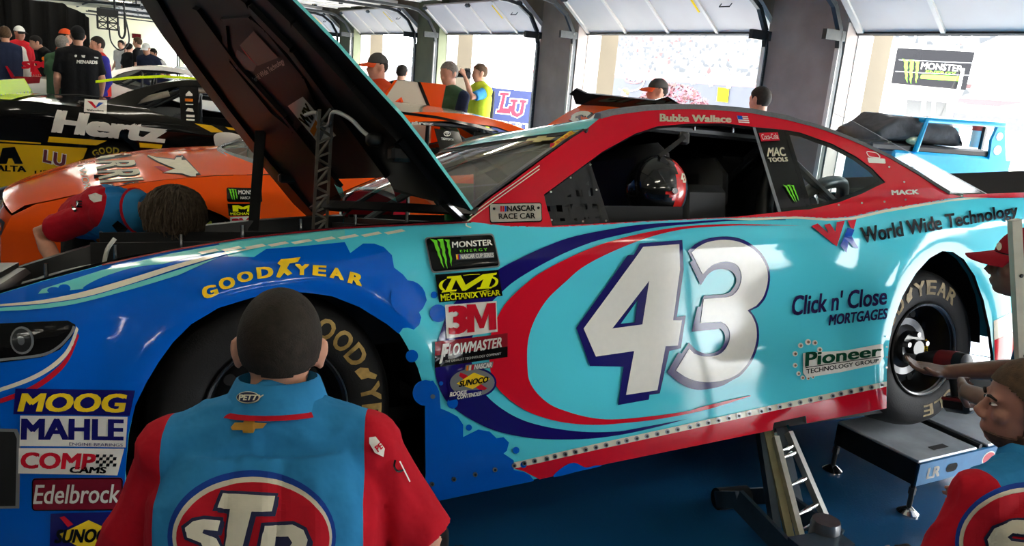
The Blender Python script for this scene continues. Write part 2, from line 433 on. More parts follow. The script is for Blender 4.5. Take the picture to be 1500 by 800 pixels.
# sectional overhead doors, all raised: the lowest section leans on the track's bend
def door(k, a, b_):
    r = empty('door_%d' % k, kind='structure'); w = b_ - a
    sect = [((0, 2.40), (.56, 2.86))] + [((.62 + .62 * i, 2.94 + .012 * i), (1.2 + .62 * i, 2.95 + .012 * i)) for i in range(5)]
    for i, (p, q) in enumerate(sect):
        m_ = MB(); L = math.hypot(q[0] - p[0], q[1] - p[1]); an = math.atan2(q[1] - p[1], q[0] - p[0])
        B = WM @ Matrix.Translation((a, p[0], p[1])) @ Matrix.Rotation(an, 4, 'X')
        m_.box((w / 2, L / 2, .025), (w - .02, L, .04), DOORW, B)
        for j in range(5):
            x = .05 + (w - .1) * j / 4; m_.box((x, L / 2, -.006), (.07 if j in (0, 4) else .045, L - .01, .022), DOORR, B)
        if i == 0:
            m_.box((w / 2, .015, .01), (w, .03, .06), TRACK, B)
            m_.box((.05 + (w - .1) * .27, L * .72, -.02), (.03, L * .4, .008), YELV, B)
            for dx in (.42, .58): m_.tube([(dx, L * .66, 0), (dx, L * .66, -.05)], .006, BLACK, 6, M=B)
            m_.tube([(.42, L * .66, -.05), (.58, L * .66, -.05)], .008, BLACK, 6, M=B)
        for x in (.09, w * .5, w - .09): m_.box((x, L - .03, -.02), (.12, .05, .04), TRACK, B)
        m_.build('door_panel', r, smooth=0)
    for x in (a - .03, b_ + .03):
        t = MB()
        pts = [(x, .22, 0), (x, .22, 2.2)] + [(x, .22 + .62 * (1 - math.cos(q)), 2.2 + .62 * math.sin(q)) for q in (R(20), R(45), R(70), R(90))] + [(x, 4.4, 2.88)]
        pts = [WM @ Vector(p) for p in pts]
        for p, q in zip(pts, pts[1:]): t.bar(p, q, .05, .05, TRACK, up=WM.to_3x3() @ Vector((1, 0, 0)))
        t.box((x, .24, 1.2), (.05, .025, 2.4), DOORR, WM)
        t.box((x, .33, 2.36), (.05, .3, .1), TRACK, WM)
        t.build('door_track', r, smooth=0)
    m_ = MB(); m_.tube([WM @ Vector((a, .25, 3.15)), WM @ Vector((b_, .25, 3.15))], .035, TRACK, 8); m_.build('torsion_bar', r)
for k, (a, b_) in enumerate(bays): door(k + 1, a, b_)
for k in range(4):                                                      # ceiling pipes
    mb = MB(); y = 2.6 + 1.6 * k
    mb.tube([WM @ Vector((S0, y, 3.28)), WM @ Vector((S1, y, 3.28))], .03 + .01 * (k % 2), TRACK if k % 2 else DOORR, 8)
    mb.build('trim_%d' % (k + 1), kind='structure')
# ceiling strip lamps
TUBE = mat('lamp_tube', (255, 250, 235), noise=0, emit=9.0 * LAMP)
def lamp(s, y, k):
    r = empty('ceiling_light', WM @ Vector((s, y, 3.4)), (0, 0, math.atan2(WN.y, WN.x)), 'white twin tube strip lamp fixed under the garage ceiling', 'ceiling light', 'strip lamps under the garage ceiling')
    m_ = MB(); m_.box((0, 0, -.04), (1.3, .22, .06), DOORW, bev=.02); m_.build('housing', r, smooth=0)
    m_ = MB()
    for dy in (-.06, .06): m_.tube([(-.6, dy, -.1), (.6, dy, -.1)], .018, TUBE, 8)
    m_.build('tube', r)
for k in range(-3, 7):
    for y in (3.2, 7.0, 10.8): lamp(4.62 * k - 1.8, y, k)

# ------------------------------------------------------------------ outside the doors
def dirpx(px, py, d, px2, py2, d2):
    a, b_ = at(px, py, d), at(px2, py2, d2); v = b_ - a; v.z = 0; return a, v.normalized()
UPZ = Vector((0, 0, 1))
# grandstand: a wide bank of seats
m = bpy.data.materials.new('seat_rows'); m.use_nodes = True; nt = m.node_tree; b = nt.nodes['Principled BSDF']
tc = nt.nodes.new('ShaderNodeTexCoord'); vo = nt.nodes.new('ShaderNodeTexVoronoi'); vo.inputs['Scale'].default_value = 2.6
rp = nt.nodes.new('ShaderNodeValToRGB'); e = rp.color_ramp.elements
e[0].position = 0; e[0].color = srgb(74, 74, 74); e[1].position = 1; e[1].color = srgb(64, 64, 66)
for p_, c_ in ((.55, (75, 74, 74)), (.62, (50, 52, 55)), (.7, (74, 74, 73)), (.84, (68, 46, 46)), (.87, (75, 74, 74)), (.95, (52, 54, 56))):
    q_ = e.new(p_); q_.color = srgb(*c_)
rp.color_ramp.interpolation = 'CONSTANT'
sx = nt.nodes.new('ShaderNodeSeparateColor')
for a, c in ((tc.outputs['Object'], vo.inputs['Vector']), (vo.outputs['Color'], sx.inputs[0]), (sx.outputs[0], rp.inputs['Fac']), (rp.outputs['Color'], b.inputs['Base Color'])): nt.links.new(a, c)
b.inputs['Roughness'].default_value = .9; SEATS = m
g = empty('grandstand', WM @ Vector((20, -44, 0)), label='pale stepped grandstand full of seats rising beyond the fence', cat='grandstand')
gi = mats(g).inverted() @ WM
mb = MB()
for i in range(26): mb.box((15, -44 - i * 1.1, 2.6 + i * .62), (150, 1.12, .64), SEATS, gi)
mb.build('seating', g, smooth=0)
mb = MB(); mb.box((15, -43.4, 1.5), (150, .3, 3.0), WHITEV, gi); mb.box((15, -43.2, 2.7), (150, .1, .35), mat('red_trim', (110, 26, 30)), gi); mb.build('front_wall', g, smooth=0)
# fence line with banners
fb = empty('banner_fence', WM @ Vector((14, -15.5, 0)), label='long dark banner fence with white track emblem beyond the middle door', cat='fence')
fi = mats(fb).inverted()
BAN = mat('dark_banner', (36, 39, 48), rough=.7, noise=.1, nscale=2); BANB = mat('navy_banner', (40, 50, 92), rough=.7, noise=.05, nscale=2)
mb = MB(); mb.box((14.2, -15.5, 1.05), (12.6, .05, 2.1), BAN, fi @ WM)
sk = plane_skin(mb, WM @ Vector((2, -15.45, 0)), -WW, UPZ, M=fi)
mb.build('banner_panel', fb, smooth=0); mb = MB(); sk.mb = mb
sk.poly(oline(circ(929, 115, 13, 24, 6.5), 2.4), mat('red_trim', (110, 26, 30)), 9); sk.text('AMS', [(921, 111), (940, 113), (939, 120), (920, 118)], WHITEV, 12, .04)
mb.build('fence_emblem', fb, 0); mb = MB(); sk.mb = mb
sk.poly(oline(spl([(940, 106), (944, 118), (936, 130), (918, 134), (906, 130)], 5), 1.6, False), WHITEV, 9)
mb.build('fence_swoosh', fb, 0)
for i in range(4):
    mb = MB(); sk.mb = mb; sk.poly([[(985 + i * 26, 108 + i * 3), (995 + i * 26, 109 + i * 3), (992 + i * 26, 120 + i * 3), (987 + i * 26, 121 + i * 3)]], WHITEV, 9); mb.build('white_banner', fb, 0)
mb = MB(); sk.mb = mb
sk.poly([[(1052, 128), (1068, 130), (1066, 150), (1050, 148)]], LIME, 9)
mb.build('yellow_banner', fb, smooth=0)
for i in range(8):
    mb = MB(); mb.tube([WM @ Vector((8 + i * 1.75, -15.6, 0)), WM @ Vector((8 + i * 1.75, -15.6, 2.3))], .03, DOORR, 8)
    o = mb.build('post', fb); o.matrix_parent_inverse = fi
mb = MB()
for i in range(84): mb.tube([WM @ Vector((31 + i * .16, -14, 0)), WM @ Vector((31 + i * .16, -14, 2.4))], .018, GREYV, 5)
for z in (.2, 1.3, 2.4): mb.tube([WM @ Vector((31, -14, z)), WM @ Vector((44.4, -14, z))], .025, GREYV, 5)
o = mb.build('steel_fence', label='grey steel picket fence seen through the far doors', cat='fence')
mb = MB(); mb.box((38, -14.6, .95), (14, .05, 1.9), BAN, WM)
mb.build('dark_windscreen', label='dark mesh screen hung behind the picket fence', cat='screen')
# navy university banner stand
o_, u_ = dirpx(722, 130, 15.6, 792, 138, 15.6); bs = empty('banner_stand', (o_.x, o_.y, 0), label='navy banner board with red and white letters beyond the door', cat='banner')
bi = mats(bs).inverted(); mb = MB()
sk = plane_skin(mb, o_, u_, UPZ, M=bi)
sk.poly([[(719, 128), (800, 137), (795, 215), (712, 205)]], BANB, 0)
LUP = lambda dx, dy, w, h: [(733 + dx, 135 + dy), (746 + dx, 136 + dy)]
L_ = [(733, 135), (746, 136), (745, 140), (741, 140), (737, 158), (744, 159), (746, 154), (750, 155), (747, 167), (727, 165), (728, 161), (731, 161), (736, 140), (732, 139)]
U_ = [(748, 145), (759, 146), (758, 150), (756, 150), (754, 162), (757, 166), (761, 165), (764, 151), (761, 150), (762, 146), (772, 147), (771, 151), (769, 151), (766, 167), (758, 172), (750, 169), (748, 163), (751, 150), (747, 149)]
for P_ in (L_, U_): sk.poly([grow(P_, 1.4)], WHITEV, 4, 3); sk.poly([P_], mat('dull_red', (176, 40, 60)), 8, 3)
sk.text('LIBERTY', [(721, 175), (790, 183), (789, 193), (720, 186)], WHITEV, 8, .05)
mb.build('banner_face', bs, smooth=0)
mb = MB(); q0 = o_ + u_ * .02; q1 = o_ + u_ * 1.0
for q in (q0, q1):
    mb.bar(Vector((q.x, q.y, .02)) - u_.cross(UPZ) * -.06, Vector((q.x, q.y, 1.4)) - u_.cross(UPZ) * -.06, .05, .05, TRACK); mb.box((q.x, q.y, .02), (.3, .5, .04), TRACK)
o = mb.build('frame', bs, smooth=0); o.matrix_parent_inverse = bi
# flowering bush, grass bank
bu = at(988, 140, 20); br = empty('flowering_bush', (bu.x, bu.y, 0), label='round pink flowering bush on the bank beyond the middle door', cat='bush')
PINK = mat('pink_blossom', (78, 36, 46), rough=.8, noise=.3, nscale=8); LEAFB = mat('bush_leaf', (60, 32, 28), rough=.8, noise=.3, nscale=8)
mb = MB(); rnd = random.Random(4)
for i in range(900):
    a, t = rnd.uniform(0, 6.283), rnd.uniform(-.25, 1); rr_ = math.sqrt(max(0, 1 - t * t)) * rnd.uniform(.86, 1.05)
    p = Vector((math.cos(a) * rr_ * .92, math.sin(a) * rr_ * .8, 1.25 + t * .62)); s_ = rnd.uniform(.05, .09)
    d1 = Vector((rnd.uniform(-1, 1), rnd.uniform(-1, 1), rnd.uniform(-1, 1))).normalized(); d2 = d1.orthogonal().normalized()
    mb.add([p + d1 * s_, p + d2 * s_ * .6, p - d1 * s_, p - d2 * s_ * .6], [(0, 1, 2, 3)], PINK if rnd.random() < .75 else LEAFB)
mb.build('blossom', br, smooth=0)
mb = MB(); mb.tube([(0, 0, .0), (0, 0, .9), (.1, 0, 1.3)], [.07, .05, .03], LEAFB)
for a in range(6): mb.tube([(0, 0, .7), (.5 * math.cos(a), .45 * math.sin(a), 1.4)], [.035, .015], LEAFB, 6)
mb.build('stem', br)
GRASSM = mat('yellow_green_turf', (62, 66, 20), rough=.95, noise=.25, nscale=20, bump=.4, bscale=80)
mb = MB(); gb = at(1030, 150, 21); mb.ell((gb.x, gb.y, -.3), (3.2, 2.4, 1.75), GRASSM, 24, 10); mb.build('grass_bank', kind='structure')
# hospitality hauler with roof deck
o_, u_ = dirpx(1296, 70, 27, 1446, 80, 28.5); hb = empty('hauler_stage', (o_.x, o_.y, 0), label='black fronted hauler stage with green claw logo beyond the right door', cat='hauler')
hi = mats(hb).inverted(); vz = UPZ; nn_ = u_.cross(UPZ)
if nn_.dot(Vector(CAM) - o_) < 0: nn_ = -nn_
PALE = mat('pale_trim', (232, 226, 214), rough=.6, noise=.03); DARKG = mat('dark_window', (40, 42, 44), rough=.15, noise=.1)
mb = MB()
HM = hi @ Matrix(((u_.x, nn_.x, 0, o_.x), (u_.y, nn_.y, 0, o_.y), (0, 0, 1, 0), (0, 0, 0, 1)))
mb.box((1.7, -1.6, 2.0), (4.0, 3.0, 4.0), PALE, HM)
sk = plane_skin(mb, o_, u_, vz, M=hi)
SIGN = vinyl('sign_black', (24, 24, 26))
sk.poly([[(1314, 70), (1428, 76), (1414, 132), (1305, 122)]], SIGN, 20)
sk.poly([[(1316, 87), (1424, 92), (1424, 93), (1316, 88)]], GREYV, 24); sk.poly([[(1311, 104), (1419, 110), (1419, 111), (1311, 105)]], GREYV, 24)
def claw(sk, q, m_, lay):                            # three torn claw strokes in a quad
    st = [[(0, 1), (.32, .93), (.30, .8), (.36, .62), (.32, .55), (.4, .3), (.38, .22), (.44, .02), (.28, .2), (.27, .32), (.19, .45), (.2, .55), (.14, .66), (.14, .85)],
          [(.33, .97), (.62, .97), (.62, .85), (.66, .6), (.62, .52), (.68, .3), (.64, .2), (.66, 0), (.54, .18), (.55, .3), (.46, .45), (.49, .6), (.43, .7), (.45, .86)],
          [(.66, .95), (.92, .93), (.9, .8), (.95, .6), (.93, .5), (1.0, .3), (.95, .18), (.95, .06), (.86, .2), (.87, .32), (.8, .48), (.82, .6), (.76, .7), (.78, .84)]]
    for s_ in st: sk.poly([[tuple(p) for p in quadmap(np.array(s_), q)]], m_, lay, 4)
claw(sk, [(1321, 86), (1349, 88), (1342, 124), (1318, 120)], GREENV, 26)
sk.text('MONSTER', [(1350, 91), (1410, 96), (1408, 105), (1348, 101)], WHITEV, 26, .015); sk.text('ENERGY', [(1356, 103), (1400, 106), (1399, 110), (1355, 107)], GREENV, 26, .0)
sk.poly([rquad([(1349, 109), (1407, 112), (1405, 119), (1347, 115)], .2)], GREENV, 26)
sk.poly([[(1302, 143), (1395, 149), (1390, 200), (1298, 200)]], PALE, 20)
for q in ([(1328, 146), (1350, 147), (1348, 185), (1325, 185)], [(1370, 149), (1387, 150), (1385, 185), (1368, 185)], [(1356, 147), (1365, 148), (1363, 185), (1354, 185)]): sk.poly([q], DARKG, 24)
sk.poly([[(1304, 140), (1323, 141), (1321, 185), (1301, 185)]], GREYV, 24); sk.poly([[(1391, 150), (1415, 152), (1410, 185), (1388, 185)]], GREYV, 24)
sk.poly([spl([(1394, 158), (1402, 152), (1410, 150), (1412, 165), (1406, 178), (1392, 180), (1398, 168)], 4, True)], vinyl('fire_orange', (220, 110, 70)), 28)
mb.bar(HM @ Vector((3.25, .3, 1.55)), HM @ Vector((3.55, .05, 3.35)), .1, .06, PALE)
mb.build('hauler_body', hb, smooth=0)
mb = MB()
for i in range(9): mb.tube([HM @ Vector((-.2 + i * .5, -.1, 4)), HM @ Vector((-.2 + i * .5, -.1, 4.9))], .025, PALE, 6)
for z in (4.3, 4.6, 4.9): mb.tube([HM @ Vector((-.2, -.1, z)), HM @ Vector((3.8, -.1, z))], .025, PALE, 6)
mb.build('deck_railing', hb)
# tents
def tent(name, px, py, d, w, h, col, top, label):
    p = at(px, py, d); t = empty(name, (p.x, p.y, 0), (0, 0, .5), label, 'tent')
    mb = MB(); q = w / 2
    V = [(-q, -q, h), (q, -q, h), (q, q, h), (-q, q, h), (0, 0, h + top), (-q, -q, h - .25), (q, -q, h - .25), (q, q, h - .25), (-q, q, h - .25)]
    mb.add(V, [(0, 1, 4), (1, 2, 4), (2, 3, 4), (3, 0, 4), (0, 5, 6, 1), (1, 6, 7, 2), (2, 7, 8, 3), (3, 8, 5, 0)], col); mb.build('canopy', t, smooth=0)
    for sx, sy in ((-1, -1), (1, -1), (1, 1), (-1, 1)):
        mb = MB(); mb.tube([(sx * q, sy * q, 0), (sx * q, sy * q, h)], .03, STEEL, 6); mb.build('leg', t)
TW = cloth('white_canvas', (240, 240, 238)); TB = cloth('black_canvas', (70, 70, 74))
tent('pop_up_tent', 735, 130, 24, 3, 2.3, TW, .8, 'small white pop up tent beyond the photographers')
tent('pop_up_tent', 1505, 180, 16, 2.4, 1.75, TB, .35, 'black pop up canopy beyond the blue cart')
tent('marquee_tent', 1500, 120, 36, 7, 3.6, TW, 2.6, 'tall white peaked marquee tent right of the hauler stage')

# ================================================================== RACE CARS
# car coordinates: x from the front axle backwards, y from the left flank to the right, z up from the tyre's foot
CW = 1.90; WB = 2.806; TYR = .358
_zx = [-1.1, -.95, -.68, -.45, -.10, .19, .60, .96, 1.4, 1.96, 2.47, 2.9, 3.4, 3.9, 4.2]
_zz = [.60, .655, .742, .813, .872, .905, .929, .945, .962, .979, 1.03, 1.045, 1.045, 1.03, 1.0]
def zbelt(x): return np.interp(x, _zx, _zz)
def S(x, z):                                        # how far the left flank lies in from the widest line
    x = np.asarray(x, float); z = np.asarray(z, float); b = zbelt(x)
    hs = .15; k = np.interp(x, [.45, .8], [.13, .06]); q = (z - (b - hs)) / hs
    y = .04 * np.clip((.22 - z) / .22, 0, 1) ** 2
    qq = np.clip(q, 0, None)
    y = y + np.where(q <= 1, k * qq ** 2, np.interp(x, [.45, .8], [1, 0]) * (k * qq ** 2) + np.interp(x, [.45, .8], [0, 1]) * (k + .012 * np.clip((z - b) / .035, 0, 1) + .55 * (z - b)))
    r1 = np.hypot(x - .03, z - .33); y = y - .035 * np.exp(-((r1 - .43) / .09) ** 2) * np.clip((z - .3) / .2, 0, 1)
    r2 = np.hypot((x - WB) / 1.0, (z - .36) * .8); y = y - .045 * np.exp(-((r2 - .40) / .16) ** 2)
    y = y + .012 * np.exp(-((z - .60) / .16) ** 2) * np.clip((x - .6) / .3, 0, 1) * np.clip((2.5 - x) / .3, 0, 1)
    y = y + 1.0 * np.clip(-.52 - x, 0, None) ** 2 + .45 * np.clip(x - 3.35, 0, None) ** 2
    return y
def SN(x, z):
    e = 1e-3; gx = (S(x + e, z) - S(x - e, z)) / (2 * e); gz = (S(x, z + e) - S(x, z - e)) / (2 * e)
    N = np.stack([gx, -np.ones_like(gx), gz], 1); return N / np.linalg.norm(N, axis=1)[:, None]
def side3(V2, mirror=False):
    x, z = V2[:, 0], V2[:, 1]; y = S(x, z); N = SN(x, z); P = np.stack([x, y, z], 1)
    if mirror: P[:, 1] = CW - P[:, 1]; N = N * [1, -1, 1]
    return P, N
def car_skin(mb, M, mirror=False, step=.028):
    """livery on a car's flank; M: car -> world"""
    K = M @ (Matrix.Translation((0, CW, 0)) @ Matrix.Diagonal((1, -1, 1, 1)) if mirror else Matrix.Identity(4))
    inv = K.inverted(); C = np.array(inv @ Vector(CAM)); R3 = np.array(inv.to_3x3())
    def to2d(P):
        r = rays(P) @ R3.T; r = r / r[:, 1:2]
        lo = np.full(len(r), -.6) - C[1]; st = None; hi = np.full(len(r), 1.0) - C[1]
        g = lambda t: (C[1] + t) - S(C[0] + r[:, 0] * t, C[2] + r[:, 2] * t)
        T = np.linspace(0, 1, 80); found = np.zeros(len(r), bool); a = lo.copy(); b = hi.copy()
        for i in range(79):
            t1 = lo + (hi - lo) * T[i]; t2 = lo + (hi - lo) * T[i + 1]
            h = (~found) & (g(t1) < 0) & (g(t2) >= 0); a[h] = t1[h]; b[h] = t2[h]; found |= h
        for _ in range(40):
            c = (a + b) / 2; s_ = g(c) < 0; a = np.where(s_, c, a); b = np.where(s_, b, c)
        t = (a + b) / 2
        return np.stack([C[0] + r[:, 0] * t, C[2] + r[:, 2] * t], 1)
    return Skin(mb, to2d, lambda V2: side3(V2, mirror), step)
def pixel_plane(mb, M, p0, u, v, step=.05):          # plane in car coords
    W = lambda p: M @ Vector(p)
    return plane_skin(mb, W(p0), M.to_3x3() @ Vector(u), M.to_3x3() @ Vector(v), step, M=M.inverted())

# pose of the car being worked on: its left wheels are off the floor
TILT = R(10)
MR = Matrix.Rotation(-TILT, 4, 'X'); MLOC = Vector((.399, 2.211, .655)) - (MR.to_3x3() @ Vector((0, 0, TYR)))
MAIN = Matrix.Translation(MLOC) @ MR
_sk = car_skin(MB(), MAIN)
def xz(pts): return [tuple(p) for p in _sk.to2d(np.array(pts, float))]

FLANK = [(-.99, .12), (-1.0, .35), (-.99, .5), (-.93, .62)] + [(-.80, .698)] + xz([(0, 430), (60, 412), (150, 388), (250, 367), (350, 350), (430, 341), (500, 334), (600, 329), (690, 325)]) \
    + xz([(740, 331), (808, 332), (870, 329), (931, 325), (1010, 321), (1080, 318.5), (1165, 317), (1210, 319), (1247, 317), (1295, 306), (1348, 298), (1388, 291), (1440, 287), (1500, 284)]) \
    + [(3.9, 1.03), (4.02, .97), (4.08, .8), (4.06, .45), (3.98, .26), (3.3, .22)] \
    + xz([(1456, 560), (1455, 520), (1450, 480), (1441, 440), (1428, 404), (1412, 380), (1396, 369), (1380, 368), (1362, 378), (1342, 400), (1322, 434), (1309, 470), (1302, 505), (1299, 545), (1298, 598)]) \
    + xz([(1181, 620), (1180, 609), (1133, 619), (1131, 630), (880, 681), (643, 733), (623, 703), (624, 587), (620, 565), (612, 539), (596, 507), (583, 485), (567, 472), (527, 448), (487, 432), (453, 427), (417, 425), (373, 433), (320, 449), (280, 473), (253, 500), (232, 529), (213, 561), (198, 593), (189, 635), (184, 690)]) \
    + [(-.40, .12)]
HOUSE = xz([(686, 325), (697, 308), (720, 288), (760, 259), (800, 229), (838, 202), (862, 187), (880, 172), (900, 167), (950, 160.5), (1000, 158.5), (1050, 160), (1100, 164.5), (1150, 174), (1200, 187), (1250, 206), (1300, 229), (1350, 258), (1390, 284), (1410, 288)]) \
    + xz([(1388, 292), (1348, 299), (1295, 307), (1247, 318), (1210, 320), (1165, 318), (1080, 319.5), (1010, 322), (931, 326), (870, 330), (808, 333), (740, 332)])
WIN = xz([(797, 285), (883, 222), (930, 196), (963, 185), (1010, 181), (1060, 180.5), (1105, 186), (1148, 190), (1172, 194), (1220, 211), (1255, 230), (1278, 247), (1297, 267), (1262, 284), (1230, 296), (1185, 307), (1165, 308), (1080, 317.5), (931, 324.5), (809, 331)])
RAIL = xz([(697, 308), (720, 288), (760, 259), (800, 229), (838, 202), (862, 187), (880, 172), (900, 167), (950, 160.5), (1000, 158.5), (1050, 160), (1100, 164.5), (1150, 174), (1200, 187), (1250, 206), (1300, 229), (1350, 258), (1390, 284)])
_rx = [p[0] for p in RAIL]; _rz = [p[1] for p in RAIL]
def zrail(x): return np.interp(x, _rx, _rz)
XR = float(np.interp(1.31, _rz[:9], _rx[:9])); XH = float(np.interp(1.265, _rz[:9], _rx[:9]))        # where the windscreen meets the roof

def flank(mb, m, contours, mirror=False, edge=BLACK, thick=.018, step=.05):
    V, F = fill([dens(c, .04) for c in contours]); V, F = cut(V, F, step); P, N = side3(np.array(V), mirror)
    if mirror: F = [tuple(f)[::-1] for f in F]
    k = len(mb.v); mb.add(P, F, m)
    for c in contours:                                # returned edge
        c = np.array(dens(c, .04)); P, N = side3(c, mirror); Q = P - N * thick; n = len(P)
        mb.add(list(P) + list(Q), [(i, (i + 1) % n, n + (i + 1) % n, n + i) for i in range(n)], edge)
def span(x, z, t, crown=0., fwd=0.):                  # a point across the car between its two flanks
    y0 = float(S(x, z)); w = 4 * t * (1 - t)
    return Vector((x - fwd * w, y0 + (CW - 2 * y0) * t, z + crown * w))
TS = [0, .02, .06, .12, .2, .3, .4, .5, .6, .7, .8, .88, .94, .98, 1]
def sheet(mb, rows, m, under=None, th=.012):
    n = len(rows[0]); V = [p for r in rows for p in r]
    F = [(i * n + j, i * n + j + 1, (i + 1) * n + j + 1, (i + 1) * n + j) for i in range(len(rows) - 1) for j in range(n - 1)]
    mb.add(V, F, m)
    if under: mb.add([p - Vector((0, 0, th)) for p in V], [f[::-1] for f in F], under)

GLASSM = glass('window_glass', (205, 212, 210), .035); CLEAR = glass('clear_plastic', (236, 240, 242), .05)
def wheel(parent, x, right=False, start=73, step=13.2, letters=True, detail=True, tread_y=.045, lettercol=None, word2=None):
    sgn = -1 if right else 1; y0 = CW - tread_y if right else tread_y
    T = Matrix.Translation((x, y0, TYR)) @ (Matrix.Rotation(math.pi, 4, 'Z') if right else Matrix.Identity(4))
    mb = MB(); DK = mat('black_wheel', (15, 15, 16), rough=.35, noise=.1, coat=.3)
    mb.lathe([(.198, .004), (.206, .0), (.208, .012), (.196, .02), (.188, .06), (.182, .11), (.17, .125)], DK, 48, M=T)
    mb.lathe([(.2035, .0005), (.207, -.003), (.209, .004)], STEEL, 48, M=T)
    mb.lathe([(.17, .125), (.13, .10), (.10, .105), (.075, .09), (.07, .06), (.0, .06)], DK, 48, M=T)
    for i in range(10):
        a = 2 * math.pi * i / 10; mb.tube([(.152 * math.cos(a), .116, .152 * math.sin(a)), (.152 * math.cos(a), .106, .152 * math.sin(a))], .018, MATTE, 10, M=T)
    for i in range(5):
        a = 2 * math.pi * i / 5 + .3; mb.tube([(.062 * math.cos(a), .06, .062 * math.sin(a)), (.062 * math.cos(a), .032, .062 * math.sin(a))], [.014, .012], STEEL, 6, M=T)
    mb.tube([(0, .06, 0), (0, .03, 0)], [.04, .035], DK, 16, M=T)
    r = mb.build('wheel', parent, 40)
    t = MB()
    t.lathe([(.207, .03), (.209, .012), (.222, .002), (.25, -.004), (.29, -.004), (.318, .004), (.338, .022), (.350, .046), (.357, .08), (.358, .12), (.358, .20), (.355, .255), (.34, .29), (.30, .305), (.207, .29)], RUBBER, 72, M=T)
    if letters:
        LM = lettercol or mat('gold_tyre_lettering', (176, 142, 72), rough=.6, noise=.25, nscale=60)
        def ring(word, a0, st, r0, r1, wfac=.86, b=.035):
            for i, ch in enumerate(word):
                if ch == ' ': continue
                UV, F, _ = text2d(ch, b); UV, F = cut(UV, F, .2); th = R(st) * wfac
                a = R(a0 - i * st) - (UV[:, 0] - .5) * th; rr_ = r0 + (r1 - r0) * UV[:, 1]
                yy = -.0055 + .0085 * np.clip((rr_ - .29) / .03, 0, 1) ** 2 - .0008
                t.add([(rr_[k] * math.cos(a[k]), yy[k], rr_[k] * math.sin(a[k])) for k in range(len(a))], F, LM, T)
        ring('GOOD~YEAR'.replace('~', ' '), start, step, .248, .312)
        ring(word2 or 'EAGLE', start + 180 - 20, step, .252, .305)
        # small winged-boot mark between the words
        a = R(start - 4 * step)
        BT = T @ Matrix.Rotation(-a, 4, 'Y') @ Matrix.Translation((.28, -.0065, 0)) @ Matrix.Rotation(R(90), 4, 'Y')
        t.prism([(-.02, -.03), (.012, -.02), (.016, .0), (.03, .02), (.02, .03), (.0, .012), (-.012, .012), (-.024, -.01)], .001, LM, BT @ Matrix.Rotation(R(90), 4, 'X'))
    t.build('tyre', r, 50)
    if detail:
        s = MB(); UV, F, _ = text2d('AERO', .03); Y = Matrix.Translation((.12, .085, -.02)) @ Matrix.Rotation(R(90), 4, 'X')
        s.add([(a_, b_, 0) for a_, b_ in [(-.012, -.05), (.012, -.05), (.012, .02), (.02, .02), (0, .05), (-.02, .02), (-.012, .02)]], [(0, 1, 2, 3, 4, 5, 6)], YELV, T @ Y)
        s.add([(a_, b_, .001) for a_, b_ in [(-.010, -.048), (.010, -.048), (.010, -.02), (-.010, -.02)]], [(0, 1, 2, 3)], REDV, T @ Y)
        s.add([(.008 - .016 * v_, -.045 + .07 * u_, .0015) for u_, v_ in UV], F, BLACKV, T @ Y)
        s.build('wheel_sticker', r)
    return r

